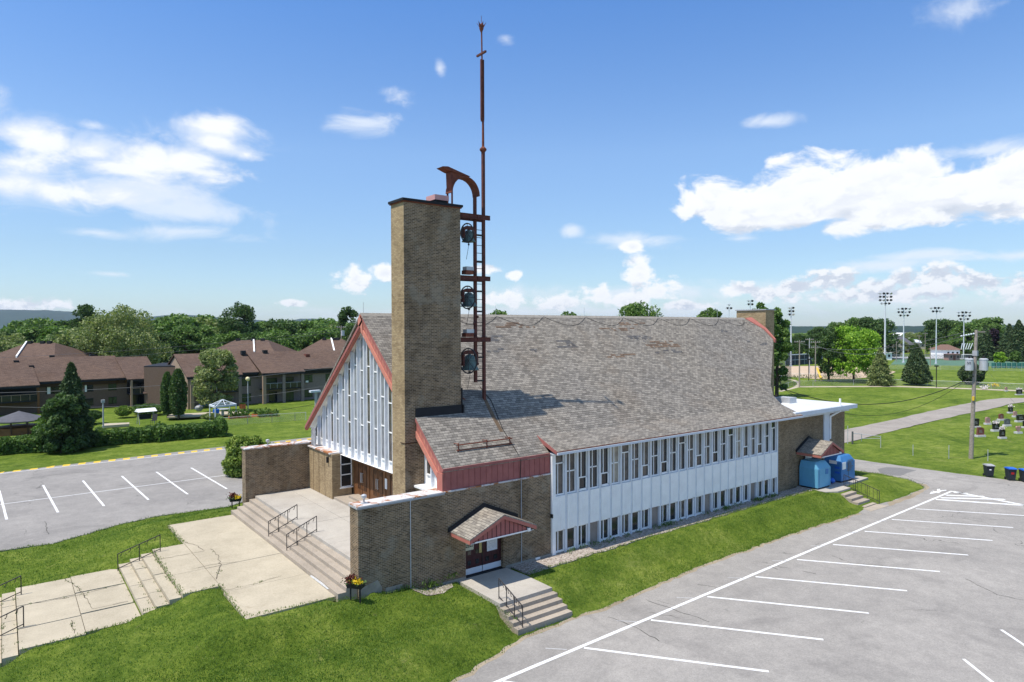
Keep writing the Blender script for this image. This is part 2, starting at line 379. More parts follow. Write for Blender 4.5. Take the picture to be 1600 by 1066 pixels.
M['leaf_olive'] = leafmat('leaf_olive', (0.111, 0.147, 0.058), (0.221, 0.265, 0.102), (0.354, 0.371, 0.174))
M['leaf_lime'] = leafmat('leaf_lime', (.09, .19, .02), (.22, .38, .04), (.40, .55, .07), .28)
M['leaf_conifer'] = leafmat('needle', (0.026, 0.055, 0.024), (0.057, 0.098, 0.041), (0.121, 0.156, 0.061), .08, 1.2)
M['leaf_hedge'] = leafmat('hedge_leaf', (0.044, 0.087, 0.024), (0.092, 0.167, 0.041), (0.177, 0.265, 0.061), .2, 1.)
M['leaf_bush'] = leafmat('bush_leaf', (0.088, 0.147, 0.029), (0.189, 0.274, 0.052), (0.332, 0.391, 0.091), .25, 1.)
M['purple'] = leafmat('purple_leaf', (.02, .012, .02), (.035, .018, .03), (.05, .03, .04), .1)

def ground_mat():
    m_, q, bs, t = newmat('lawn_grass', .95, .08); o = t.outputs['Object']
    x, y, z = q.sep(o)
    big = q.noise(o, .07, 4, .6); mid = q.noise(o, .55, 5, .68); fine = q.noise(o, 5.5, 4, .75); vf = q.noise(o, 28., 3, .8)
    f = q.m('ADD', q.m('MULTIPLY', big, .20), q.m('ADD', q.m('MULTIPLY', mid, .30), q.m('ADD', q.m('MULTIPLY', fine, .28), q.m('MULTIPLY', vf, .22))))
    c = q.ramp(f, [(.385, (.038, .070, .009)), (.455, (.098, .155, .020)), (.53, (.165, .222, .034)), (.61, (.28, .31, .082))])
    cl = q.noise(o, 1.6, 6, .8)
    c = q.mix(q.mr(cl, .60, .72, 0., .55), c, (.26, .24, .10))
    pb = q.noise(o, .9, 4, .7, .6); c = q.mix(q.mr(pb, .42, .60, .45, 0.), c, (.50, .62, .45), 'MULTIPLY')
    dp = q.noise(o, .33, 6, .75, .8); c = q.mix(q.mr(dp, .60, .70, 0., .5), c, (.27, .25, .10))
    mow = q.m('SINE', q.m('ADD', q.m('MULTIPLY', y, 5.2), q.m('MULTIPLY', q.noise(o, .15, 2, .5), 9.))); c = q.mix(q.mr(mow, .2, 1., 0., .16), c, (1.35, 1.3, 1.2), 'MULTIPLY')
    st = q.noise(q.v('MULTIPLY', o, (.25, 2.2, 1)), .5, 3, .6)
    c = q.mix(q.mr(st, .4, .65, 0., .3), c, (1.35, 1.25, 1.1), 'MULTIPLY')
    # clover speckle
    vo = q.n('ShaderNodeTexVoronoi'); vo.feature = 'DISTANCE_TO_EDGE'; vo.inputs['Scale'].default_value = .0
    q.put(bs.inputs['Base Color'], c)
    bump(q, bs, q.m('ADD', fine, q.m('MULTIPLY', vf, .8)), .9, .09)
    return m_
M['grass'] = ground_mat()
M['tuft'] = leafmat('grass_blade', (.06, .12, .018), (.12, .21, .03), (.23, .30, .07), .3, 1.5)
M['weed'] = leafmat('weed_leaf', (.04, .09, .014), (.08, .15, .024), (.15, .21, .05), .2, 2.)
def asphalt(name, ca, cb, crack=True):
    m_, q, bs, t = newmat(name, .95, .15); o = t.outputs['Object']
    a = q.noise(o, .18, 6, .7); s_ = q.noise(o, 1.3, 6, .75); g = q.noise(o, 22, 3, .8)
    f = q.m('ADD', q.m('MULTIPLY', a, .35), q.m('ADD', q.m('MULTIPLY', s_, .3), q.m('MULTIPLY', g, .35)))
    c = q.ramp(f, [(.36, cb), (.5, tuple((u+v)/2 for u, v in zip(ca, cb))), (.62, ca)])
    va = q.n('ShaderNodeTexVoronoi'); va.inputs['Scale'].default_value = 17; q.put(va.inputs['Vector'], o)
    c = q.mix(q.mr(q.sep(va.outputs['Color'])[0], .0, 1., 0., .34, False), c, (.55, .55, .56), 'MULTIPLY')
    tk = q.noise(q.v('MULTIPLY', o, (.35, .35, 1)), .5, 5, .65, 1.2); c = q.mix(q.mr(tk, .48, .66, 0., .5), c, (.72, .72, .73), 'MULTIPLY')
    str_ = q.noise(q.v('MULTIPLY', o, (1., .12, 1)), .9, 4, .6)
    c = q.mix(q.mr(str_, .5, .7, 0., .22), c, (1.18, 1.18, 1.18), 'MULTIPLY')
    if crack:
        wv = q.n('ShaderNodeTexNoise'); wv.inputs['Scale'].default_value = .6; wv.inputs['Detail'].default_value = 5; q.put(wv.inputs['Vector'], o)
        ow = q.v('ADD', o, q.v('MULTIPLY', wv.outputs['Color'], (2.6, 2.6, 0)))
        vo = q.n('ShaderNodeTexVoronoi'); vo.feature = 'DISTANCE_TO_EDGE'; vo.inputs['Scale'].default_value = .11; q.put(vo.inputs['Vector'], ow)
        cr = q.mr(vo.outputs[0], .0, .0035, 1., 0.)
        msk = q.mr(q.noise(o, .22, 3, .6), .5, .6, 0., .75)
        c = q.mix(q.m('MULTIPLY', cr, msk), c, (.06, .06, .055))
        blot = q.noise(o, .9, 3, .5)
        c = q.mix(q.mr(blot, .72, .78, 0., .4), c, (.08, .08, .08))
    q.put(bs.inputs['Base Color'], c); bump(q, bs, g, .35, .01)
    return m_
M['asphalt'] = asphalt('asphalt', (.40, .375, .345), (.25, .237, .222))
M['asphalt_l'] = asphalt('asphalt_left', (.36, .338, .315), (.235, .223, .21))
M['gravelroad'] = asphalt('gravel_drive', (.40, .36, .32), (.27, .24, .21), False)
def concrete(name, ca, cb):
    m_, q, bs, t = newmat(name, .92, .2); o = t.outputs['Object']
    f = q.m('ADD', q.m('MULTIPLY', q.noise(o, .45, 6, .7), .55), q.m('MULTIPLY', q.noise(o, 14, 3, .8), .45))
    c = q.ramp(f, [(.36, cb), (.6, ca)])
    st = q.noise(o, 1.1, 5, .7, .6)
    c = q.mix(q.mr(st, .6, .74, 0., .4), c, (.55, .5, .42), 'MULTIPLY')
    x, y, z = q.sep(o)
    q.put(bs.inputs['Base Color'], c); bump(q, bs, q.noise(o, 30, 3, .7), .2, .01)
    return m_
M['concrete'] = concrete('concrete_path', (.49, .43, .325), (.35, .305, .225))
M['concrete_step'] = concrete('concrete_step', (.43, .37, .30), (.28, .24, .195))
M['landing'] = concrete('concrete_landing', (.46, .43, .38), (.33, .30, .265))
M['dirt'] = concrete('dirt', (.36, .30, .22), (.22, .18, .125))
M['sand'] = concrete('ball_sand', (.56, .43, .31), (.42, .31, .21))
def gravel():
    m_, q, bs, t = newmat('gravel_strip', .95, .15); o = t.outputs['Object']
    vo = q.n('ShaderNodeTexVoronoi'); vo.inputs['Scale'].default_value = 14; q.put(vo.inputs['Vector'], o)
    g = q.sep(vo.outputs['Color'])[0]
    c = q.ramp(g, [(0., (.20, .165, .14)), (.6, (.36, .31, .27)), (1., (.52, .47, .42))])
    c = q.mix(q.mr(q.noise(o, 1.2, 4, .7), .55, .7, 0., .5), c, (.12, .13, .05))
    q.put(bs.inputs['Base Color'], c); bump(q, bs, vo.outputs[0], .6, .04); return m_
M['gravel'] = gravel()
M['paint'] = plain('road_paint', (.80, .80, .80), .8, .05, 6, c2=(.60, .60, .60), det=8)
M['paint_old'] = plain('faded_paint', (.50, .50, .50), .9, .1, 8, c2=(.36, .36, .37))
def coping():
    m_, q, bs, t = newmat('rusty_white_coping', .7, .3); o = t.outputs['Object']
    n = q.noise(o, 1.4, 7, .7, .8); x, y, z = q.sep(o)
    c = q.ramp(n, [(.0, (.62, .62, .64)), (.50, (.58, .56, .55)), (.56, (.36, .15, .06)), (.7, (.28, .09, .03))])
    q.put(bs.inputs['Base Color'], c); return m_
M['coping'] = coping()
def mesh_mat(name, col, alpha):
    m_, q, bs, t = newmat(name, .6, .3, .2); bs.inputs['Base Color'].default_value = (*col, 1)
    x, y, z = q.sep(t.outputs['Object']); s_ = q.m('ADD', x, y)
    w = 22.
    a = q.m('ABSOLUTE', q.m('SINE', q.m('MULTIPLY', q.m('ADD', s_, z), w))); c = q.m('ABSOLUTE', q.m('SINE', q.m('MULTIPLY', q.m('SUBTRACT', s_, z), w)))
    f = q.m('MAXIMUM', q.m('LESS_THAN', a, alpha), q.m('LESS_THAN', c, alpha))
    tr = q.n('ShaderNodeBsdfTransparent'); mx = q.n('ShaderNodeMixShader'); q.put(mx.inputs[0], f)
    out = [k for k in q.nt.nodes if k.type == 'OUTPUT_MATERIAL'][0]
    q.nt.links.new(tr.outputs[0], mx.inputs[1]); q.nt.links.new(bs.outputs[0], mx.inputs[2]); q.nt.links.new(mx.outputs[0], out.inputs[0])
    return m_
M['chain'] = mesh_mat('chain_link', (.42, .45, .46), .13)
M['chain_dark'] = mesh_mat('dark_netting', (.12, .14, .18), .4)
M['hill'] = plain('wooded_hill', (.022, .05, .032), 1., .2, .006, c2=(.012, .03, .024))
# ------------------------------------------------------------------ terrain
def P2(u, v, z): p = U(u, v, z); return (p.x, p.y)
def jitter(pts, step=.5, amp=.07, seed=1):
    r_ = random.Random(seed); out = []
    for a, c in zip(pts, pts[1:]):
        L = math.dist(a, c); n = max(1, int(L/step))
        for i in range(n):
            t = i/n; out.append((a[0]+(c[0]-a[0])*t+r_.uniform(-amp, amp), a[1]+(c[1]-a[1])*t+r_.uniform(-amp, amp)))
    return out+[pts[-1]]
ZR, ZL = -.9, 0.
edgeR = jitter([(-5, 12), (5, 17), (12.8, 20.7), (15.6, 21.4), (17.2, 21.95), (20.1, 22.0), (22.4, 22.0), (26, 22.3), (30.5, 22.6), (40, 22.65), (47.2, 22.35)], .45, .10)
edgeR2 = jitter([P2(1386, 785, ZR), P2(1420, 773, ZR), P2(1444, 762, ZR), P2(1440, 757, ZR), P2(1415, 748, ZR), P2(1375, 740, ZR), P2(1328, 734, ZR)], .6, .08, 2)
edgeR3 = jitter([P2(1325, 716, ZR), P2(1400, 727, ZR), P2(1480, 738, ZR), P2(1540, 745.5, ZR), P2(1600, 753, ZR)], .7, .08, 3)
lotR = [(-40, 5)] + edgeR + [P2(1355, 792, ZR)] + edgeR2 + [(59.5, 40), (62, 62), (68, 62)] + edgeR3 + [(69, 0), (60, -80), (-40, -80)]
edgeL = jitter([(-3, 45.9), (-.2, 45.8), (2.1, 45.5), (3.8, 46.4), (5.4, 47.4), (8, 48.1), (12, 47.7), (13.3, 48.4)], .5, .06, 4)
lotL = [(-40, 45)] + edgeL + [(15, 50), (16.6, 53), (31, 50), (31, 72.9), (17, 72.5), (9.3, 71.9), (4.3, 71.5), (-.3, 71.0), (-40, 68.5)]
slab1 = [(7.55, 43.15), (11.2, 43.35), (11.2, 27.05), (7.5, 27.5), (7.6, 31.6), (6.05, 31.4), (6.05, 38.9), (7.6, 38.9)]
midst = [(6.05, 31.45), (4.5, 31.6), (4.5, 39.0), (6.05, 38.95)]
slab2 = [(.35, 31.0), (4.5, 31.6), (4.5, 38.9), (.35, 38.6)]
st3 = [(-1.2, 31), (.35, 31), (.35, 38.9), (-1.2, 38.9)]
slab3 = [(-8, 30.5), (-1.2, 31), (-1.2, 38.6), (-8, 38.6)]
def rect(x0, y0, x1, y1): return [(x0, y0), (x1, y0), (x1, y1), (x0, y1)]
PATCH = [(lotR, ZR, .07), (lotL, ZL, .07), (slab1, .58, .12), (slab2, -.02, .12), (midst, .26, .3), (st3, -.33, .3), (slab3, -.62, .12),
 (rect(11.1, 27, 12.4, 43.6), .62, .3), (rect(12.1, 26.6, 12.4, 26.9), .42, 0), (rect(13.6, 26.6, 14.2, 26.9), .28, 0), (rect(15.8, 26.6, 16.6, 26.9), .02, 0),
 (rect(17.1, 23.5, 20.25, 27), -.03, .15), (rect(17.1, 22.1, 20.25, 22.6), -.72, .2), (rect(17.1, 22.6, 20.25, 23.5), -.4, .4), (rect(20.4, 25.75, 48, 27.2), -.03, .0), (rect(48, 25.2, 55.6, 28), -.12, .1),
 (rect(48.8, 22.4, 50.8, 23), -.8, .1), (rect(12, 44.5, 16, 45), .45, 0), (rect(16.5, 27.2, 54, 45), -.2, 0), (rect(51, 45, 60, 60), -.4, 0),
 (rect(69.5, -90, 400, 60), -1., 0), (rect(64, 64, 400, 500), -1., 0), (rect(-200, 112, 62, 500), -1.5, 0), (rect(-60, 74, 30, 90), -.1, 0), (rect(0, 23.4, 9, 24.6), -.35, 0), (rect(9, 23.6, 15, 24.6), -.2, 0), (rect(-30, 15, -6, 30), -.9, 0),
 (rect(-60, 40, -6, 43), -.6, 0), (rect(-20000, 600, 20000, 30000), -1, 0), (rect(500, -20000, 20000, 600), -1, 0), (rect(-20000, -20000, 20000, -90), -1, 0), (rect(-20000, -20000, -250, 30000), -1, 0)]
def pdist(px, py, poly):
    d = np.full(px.shape, 1e9); ins = np.zeros(px.shape, bool); n = len(poly)
    for i in range(n):
        x0, y0 = poly[i]; x1, y1 = poly[(i+1) % n]; dx, dy = x1-x0, y1-y0; L = dx*dx+dy*dy+1e-12
        t = np.clip(((px-x0)*dx+(py-y0)*dy)/L, 0, 1); d = np.minimum(d, np.hypot(px-x0-t*dx, py-y0-t*dy))
        c = ((y0 > py) != (y1 > py)); xi = x0+(py-y0)*dx/(dy if abs(dy) > 1e-12 else 1e-12)
        ins ^= c & (px < xi)
    d[ins] = 0; return d, ins
def height(px, py):
    px = np.asarray(px, float); py = np.asarray(py, float)
    num = np.zeros(px.shape); den = np.zeros(px.shape); drop = np.zeros(px.shape)
    for poly, z, dr in PATCH:
        d, ins = pdist(px, py, poly); w = 1/(d**3.1+.0015); num += w*z; den += w
        if dr: drop[ins] = dr
    h = num/den
    und = np.array([mnoise.noise(Vector((a*.22, c*.22, 0))) for a, c in zip(px.ravel(), py.ravel())]).reshape(px.shape)*.05
    return h + np.where(drop > 0, -drop, und - .0)
def hz_(x, y): return float(height(np.array([x]), np.array([y]))[0])
def axis(a, c, st, lo, hi, g=1.28):
    xs = list(np.arange(a, c+1e-6, st)); s_ = st; x = a; L = []
    while x > lo: s_ *= g; x -= s_; L.append(x)
    s_ = st; x = c; Rr = []
    while x < hi: s_ *= g; x += s_; Rr.append(x)
    return np.array(L[::-1]+xs+Rr)
ax_ = axis(-4, 74, .4, -8000, 8000); ay_ = axis(15, 76, .4, -8000, 8000)
GX, GY = np.meshgrid(ax_, ay_); GZ = height(GX, GY)
nx, ny = len(ax_), len(ay_)
me = bpy.data.meshes.new('ground')
idx = np.arange(nx*ny).reshape(ny, nx); fq = np.stack([idx[:-1, :-1], idx[:-1, 1:], idx[1:, 1:], idx[1:, :-1]], -1).reshape(-1, 4)
me.from_pydata(np.stack([GX, GY, GZ], -1).reshape(-1, 3).tolist(), [], fq.tolist())
me.materials.append(M['grass']); me.polygons.foreach_set('use_smooth', [True]*len(me.polygons)); me.update()
g = bpy.data.objects.new('ground', me); COL.objects.link(g); prop(g, 'green lawn around the church and the far fields', 'ground', kind='structure')
def sheet(name, poly, z, mat, label, cat, th=.05):
    o = MB().ext([(p[0], p[1], z-th) for p in poly], (0, 0, th)).build(name, mat); return prop(o, label, cat, kind='structure')
sheet('parking_lot', lotR, ZR, M['asphalt'], 'large grey asphalt parking lot beside the window wall', 'parking lot')
sheet('parking_lot', lotL, ZL, M['asphalt_l'], 'grey asphalt parking lot behind the church steps with yellow hatched edge', 'parking lot')
def stripe(mb, a, c, z, w):
    a, c = Vector((a[0], a[1], 0)), Vector((c[0], c[1], 0)); d = (c-a).normalized(); s_ = Vector((-d.y, d.x, 0))*w/2
    n = max(1, int((c-a).length/.5)); r_ = random.Random(int(a.x*100))
    L = [a+(c-a)*i/n for i in range(n+1)]
    lo = [p-s_*(1+r_.uniform(-.08, .06)) for p in L]; hi = [p+s_*(1+r_.uniform(-.08, .06)) for p in L]
    for i in range(n): mb.face([(lo[i].x, lo[i].y, z), (lo[i+1].x, lo[i+1].y, z), (hi[i+1].x, hi[i+1].y, z), (hi[i].x, hi[i].y, z)])
def crackline(mb, pts, z, w=.03, seed=0):
    r_ = random.Random(seed); P_ = []
    for a, c in zip(pts, pts[1:]):
        n = max(2, int(math.dist(a, c)/.25))
        for i in range(n): t = i/n; P_.append((a[0]+(c[0]-a[0])*t+r_.uniform(-.06, .06), a[1]+(c[1]-a[1])*t+r_.uniform(-.06, .06)))
    P_.append(pts[-1])
    for a, c in zip(P_, P_[1:]):
        d = Vector((c[0]-a[0], c[1]-a[1], 0)).normalized(); s_ = Vector((-d.y, d.x, 0))*w*r_.uniform(.3, .8)
        mb.face([(a[0]-s_.x, a[1]-s_.y, z), (c[0]-s_.x, c[1]-s_.y, z), (c[0]+s_.x, c[1]+s_.y, z), (a[0]+s_.x, a[1]+s_.y, z)])
zp = ZR+.004
mb = MB(); stripe(mb, (9, 19.52), (59.45, 20.88), zp, .18)
for k in range(-2, 9):
    x = 18.55+4.13*k; y = 19.63+.075*k if k < 6 else 20.1+(k-6)*.14
    stripe(mb, (x, y), (x+4.2, y-5.6), zp, .15)
for k in range(-3, 8):
    x = 29.6+4.15*k; stripe(mb, (x, 9.95), (x-4.6, 4.6), zp, .13)
q_ = lambda u, v: P2(u, v, ZR)
stripe(mb, q_(1488.6, 768), q_(1660, 801), zp+.004, .36); stripe(mb, q_(1462, 780.5), q_(1660, 794), zp+.004, .34)
stripe(mb, q_(1478, 774), q_(1538, 776), zp+.002, .32); stripe(mb, q_(1470, 778), q_(1570, 780.5), zp+.002, .32); stripe(mb, q_(1490, 770), q_(1512, 771), zp+.004, .22)
prop(mb.build('parking_lines', M['paint'], recalc=False), 'white angled stall lines and hatched triangle on the large parking lot', 'road markings', kind='structure')
mb = MB()
for k in range(8): x = 16.8+4.13*k; stripe(mb, (x+.5, 20.55+.03*k), (x+1.1, 19.95+.05*k), zp, .06)
prop(mb.build('faded_lines', M['paint_old'], recalc=False), 'faint worn old ticks beside the white lot edge line', 'road markings', kind='structure')
mb = MB(); pts = [(1452.5, 772), (1455, 768.5), (1458.5, 769), (1457, 766.8), (1460.5, 768), (1464.5, 767.6), (1464, 764.5), (1468, 764), (1469.5, 766.6), (1478, 765.6), (1479, 766.6), (1470, 768), (1468.5, 769.6), (1466, 770.6), (1463.5, 769.8), (1459, 771)]
mb.ext([(*q_(u, v), zp-.003) for u, v in pts], (0, 0, .005)); prop(mb.build('painted_arrow', M['paint']), 'small white painted splay mark at the far tip of the lot line', 'road markings', kind='structure')
mb = MB(); zq = ZL+.004
for x in (-.3, 2.4, 5.0, 7.7, 10.25, 12.95): stripe(mb, (x, 63.1), (x+.4, 53.1), zq, .14)
stripe(mb, (-8, 57.9), (17.5, 58.15), zq+.004, .11); stripe(mb, (-12, 70.3), (17.4, 70.85), zq, .13); stripe(mb, (17.4, 70.85), (30, 71.6), zq, .13)
prop(mb.build('parking_lines', M['paint'], recalc=False), 'white stall lines and edge line on the far left parking lot', 'road markings', kind='structure')
mb = MB()
for k in range(-6, 26):
    x = .55+1.17*k; y0 = 70.62+.018*x+(.25 if x > 17 else 0)*0; y1 = y0+.95
    mb.face([(x, y0+.1, zq), (x+.55, y0+.1, zq), (x+.72, y1, zq), (x+.17, y1, zq)])
prop(mb.build('yellow_hatching', M['yellow'], recalc=False), 'row of yellow painted blocks along the far edge of the left lot', 'road markings', kind='structure')
mb = MB(); mw = MB(); LCR = [[P2(*p, ZR) for p in L] for L in ([(1008, 936), (1030, 945), (1050, 952), (1080, 962), (1108, 972)], [(950, 963), (975, 972), (1000, 984), (1030, 1002)], [(1300, 868), (1330, 880), (1380, 884)], [(1255, 893), (1275, 897)], [(1090, 914), (1120, 918)], [(1200, 884), (1215, 890)], [(1510, 905), (1560, 930), (1600, 938)], [(1410, 741), (1430, 750), (1452, 757)])]
for i, L in enumerate(LCR): crackline(mb, L, ZR+.004, .03, i+30)
LCL = [[P2(*p, 0) for p in L] for L in ([(40, 748), (60, 745), (125, 738)], [(165, 732), (210, 729), (250, 722)], [(20, 772), (30, 770)], [(70, 815), (75, 835)], [(180, 760), (240, 752)])]
for i, L in enumerate(LCL): crackline(mb, L, ZL+.004, .03, i+50)
prop(mb.build('asphalt_cracks', plain('tar_crack', (.07, .068, .06), 1., .1, 6), recalc=False), 'thin dark cracks in the asphalt', 'cracks', kind='structure')
# tar / patch near the drive
mb = MB(); mb.ext([(*q_(u, v), ZR-.004) for u, v in [(1371, 733), (1385, 730), (1404, 731), (1432, 735), (1418, 739), (1407, 744), (1395, 743), (1375, 739)]], (0, 0, .006))
prop(mb.build('asphalt_patch', asphalt('asphalt_patch', (.24, .235, .23), (.17, .165, .16))), 'darker repaired asphalt patch where the drive leaves the lot', 'road', kind='structure')
mb = MB(); mb.ext([(*p, ZR-.002) for p in jitter([P2(1386,785.6,ZR),P2(1420,774,ZR),P2(1446,762.5,ZR),P2(1436,755,ZR),P2(1446,757,ZR),P2(1453,761.5,ZR),P2(1430,776,ZR),P2(1390,791,ZR)],.5,.06,9)], (0,0,.005))
o_edge = [(x, y-.02) for x, y in edgeR[8:]]; lo_ = [(x, y-.16-.12*random.Random(i).random()) for i, (x, y) in enumerate(o_edge)]
mb.ext([(*p, ZR-.002) for p in o_edge+lo_[::-1]], (0, 0, .005))
prop(mb.build('dirt_edge', M['dirt']), 'sandy worn strip where the lawn meets the large parking lot', 'ground', kind='structure')
# gravel strip under windows
gp = jitter([(20.35, 25.4), (22, 25.5), (30, 25.75), (44, 25.95), (47.9, 25.8)], .5, .09, 5)
mb = MB(); mb.ext([(p[0], p[1], -.09) for p in gp+[(47.9, 27.0), (20.35, 27.0)]], (0, 0, .10))
prop(mb.build('gravel_strip', M['gravel']), 'strip of gravel along the foot of the window wall', 'gravel', kind='structure')
mb = MB(); gpp = jitter([(14.6, 26.25), (15.0, 25.95), (15.8, 25.95), (16.5, 26.3), (16.7, 26.75), (15.6, 26.8), (14.6, 26.7), (14.6, 26.25)], .2, .05, 6)[:-1]
gc = (15.6, 26.45)
for a_, c_ in zip(gpp, gpp[1:]+gpp[:1]):
    m0 = ((a_[0]+gc[0])/2, (a_[1]+gc[1])/2); m1 = ((c_[0]+gc[0])/2, (c_[1]+gc[1])/2); hh = lambda p: (p[0], p[1], hz_(*p)+.02)
    mb.face([hh(a_), hh(c_), hh(m1), hh(m0)]); mb.face([hh(m0), hh(m1), hh(gc)])
pg = prop(mb.build('bare_gravel_patch', M['gravel']), 'small bare gravel patch at the foot of the brick wing wall', 'gravel', kind='structure')
# cemetery drive and far paths
ZC = -1.0
def far_sheet(name, uv, z, mat, label, cat, wob=.12, th=.02):
    pts = jitter([P2(u, v, z) for u, v in uv]+[P2(*uv[0], z)], 2., wob, 8)[:-1]
    o = MB().ext([(p[0], p[1], z-th) for p in pts], (0, 0, th)).build(name, mat); return prop(o, label, cat, kind='structure')
far_sheet('cemetery_drive', [(1300, 697), (1400, 672), (1450, 660), (1500, 648.5), (1545, 640), (1580, 631), (1606, 627.5), (1700, 626), (1700, 617), (1600, 622), (1565, 622), (1540, 625), (1500, 632.5), (1450, 643), (1400, 655), (1300, 676)], ZC+.05, M['gravelroad'], 'pale gravel drive curving through the cemetery lawn', 'path')
far_sheet('concrete_path', [(1212, 611.5), (1222, 609.5), (1233, 607.5), (1240, 604.5), (1246, 600.8), (1244, 597), (1238, 594.5), (1226, 592.8), (1215, 592.2), (1215, 591.2), (1228, 591.8), (1243, 594), (1250, 597.5), (1249, 603.6), (1300, 603.4), (1400, 602.8), (1500, 606), (1600, 610), (1700, 613), (1700, 615), (1600, 611.8), (1500, 607.8), (1400, 604.6), (1300, 605), (1249, 605.2), (1238, 608), (1222, 612)], ZC+.045, M['concrete'], 'thin pale path running along the far chain link fence', 'path', .05)
far_sheet('ball_field_sand', [(1214, 573), (1240, 572), (1290, 572), (1340, 574), (1385, 577), (1400, 581), (1385, 587), (1330, 592), (1272, 592), (1240, 589), (1214, 588)], ZC+.045, M['sand'], 'sandy infield of the baseball diamond behind the trees', 'sand')
far_sheet('sports_court', [(1392, 569.5), (1700, 575), (1700, 564.2), (1400, 561.4)], ZC+.045, plain('court_green', (.10, .19, .13), .9, .08, .3), 'bluish green sports pitch beyond the cemetery', 'sports field')
far_sheet('far_road', [(1380, 559.8), (1700, 563), (1700, 560.2), (1380, 557.2)], ZC+.045, plain('far_road', (.55, .55, .56), .9, .08, .5), 'pale road strip along the far side of the sports pitch', 'road')
far_sheet('garden_walk', [(262, 651.5), (300, 650.3), (345, 647.5), (380, 646.5), (384, 643.5), (346, 643), (300, 645.5), (262, 647.5)], -.9, M['concrete'], 'pale terrace beside the brown apartment block', 'path', .08, .2)
far_sheet('garden_path', [(160, 665.5), (203, 662.5), (203, 660), (160, 662)], -.45, M['concrete'], 'grey patio under the garden swings', 'path', .08, .3)

# ------------------------------------------------------------------ hills
def ridge(name, z_pts, dep, th, mat, label):
    mb = MB(); top = []
    r_ = random.Random(int(dep))
    for i in range(len(z_pts)-1):
        u0, v0 = z_pts[i]; u1, v1 = z_pts[i+1]; n = max(2, int(abs(u1-u0)/7))
        for k in range(n): top.append((u0+(u1-u0)*k/n, v0+(v1-v0)*k/n+r_.uniform(-.35, .35)))
    vs = []; fs = []
    rows = 5
    for j in range(rows):
        t = j/(rows-1)
        for u, v in top:
            p = atd(u, dep+th*t); h = CAM_H+ (516-v)/F_PX*(dep+th); vs.append((p.x, p.y, -6+(h+6)*math.sin(t*math.pi/2)))
    n = len(top)
    fs = [(j*n+i, j*n+i+1, (j+1)*n+i+1, (j+1)*n+i) for j in range(rows-1) for i in range(n-1)]
    vs2 = [ (x*1.08, y*1.08, -6) for x, y, z in vs[-n:]]; fs += [((rows-1)*n+i, (rows-1)*n+i+1, rows*n+i+1, rows*n+i) for i in range(n-1)]
    return prop(mb.add(vs+vs2, fs).build(name, mat, smooth=True), label, 'hill', kind='structure')
ridge('hills', [(-250, 480), (-80, 482), (30, 484), (70, 484.5), (110, 487), (140, 491), (190, 496), (230, 495.5), (270, 492.5), (300, 493), (330, 496), (370, 500), (400, 501), (440, 504), (470, 499.5), (490, 499), (520, 503), (560, 508), (700, 510)], 5200, 1800, M['hill'], 'long blue wooded hills on the left horizon')
ridge('hills', [(1100, 516), (1160, 513), (1330, 514), (1390, 513.5), (1480, 514), (1530, 513), (1545, 511), (1600, 513.5), (1900, 512)], 1500, 500, M['hill'], 'low blue wooded ridge on the right horizon')

# ------------------------------------------------------------------ slabs, steps
mb = MB()
def slab(mb, x0, y0, x1, y1, z, th=.2): mb.box(x0+.012, y0+.012, z-th, x1-.012, y1-.012, z)
for y0, y1, x0 in ((27.2, 30.6, 7.5), (30.6, 34.2, 7.6), (34.2, 38.9, 7.6), (38.9, 43.2, 7.55)):
    slab(mb, x0, y0, 11.2, y1, .6+rnd.uniform(-.008, .008))
for y0, y1 in ((31.45, 34.2), (34.2, 38.9)): slab(mb, 6.05, y0, 7.6, y1, .6+rnd.uniform(-.006, .006))
for y0, y1 in ((31.2, 33.4), (33.4, 36.2), (36.2, 38.85)):
    slab(mb, 2.5, y0+.1, 4.5, y1, .0+rnd.uniform(-.006, .006)); slab(mb, .35, y0-.1, 2.5, y1-.15, .0+rnd.uniform(-.006, .006))
slab(mb, -8, 31, -1.15, 38.6, -.6)
prop(mb.build('concrete_path', M['concrete']), 'pale cracked concrete path leading up to the front steps', 'path', kind='structure')
CR1 = [[P2(*p, .6) for p in L] for L in ([(287, 847), (305, 852), (318, 860)], [(330, 858), (340, 868), (345, 885), (338, 905)], [(350, 923), (400, 912), (440, 900)], [(250, 874), (320, 861)], [(300, 889), (345, 880), (370, 878)], [(480, 888), (475, 892)])]
CR2 = [[P2(*p, .0) for p in L] for L in ([(102, 905), (118, 915), (130, 928), (142, 945), (144, 951)], [(25, 948), (100, 935), (185, 915)], [(144, 952), (200, 940)], [(112, 970), (116, 990)])]
mb = MB()
for i, L in enumerate(CR1): crackline(mb, L, .612, .018, i)
for i, L in enumerate(CR2): crackline(mb, L, .012, .02, i+9)
prop(mb.build('path_cracks', plain('crack', (.07, .06, .045), 1., .1, 6), recalc=False), 'thin dark cracks in the concrete path', 'cracks', kind='structure')
def steps(name, label, n, x_top, tread, z_top, rise, ylo, yhi, zb, mat, axis='x', x_land=None, group=None):
    t = thing(name, label, 'steps', (x_top, (ylo+yhi)/2, zb) if axis == 'x' else ((ylo+yhi)/2, x_top, zb), group=group)
    for k in range(n):
        a = x_top-(k+1)*tread; z = z_top-(k+1)*rise; m_ = MB()
        if axis == 'x': m_.box(a, ylo, zb, x_top-k*tread+.0, yhi, z)
        else: m_.box(ylo, a, zb, yhi, x_top-k*tread, z)
        m_.build('step', mat, t)
    return t
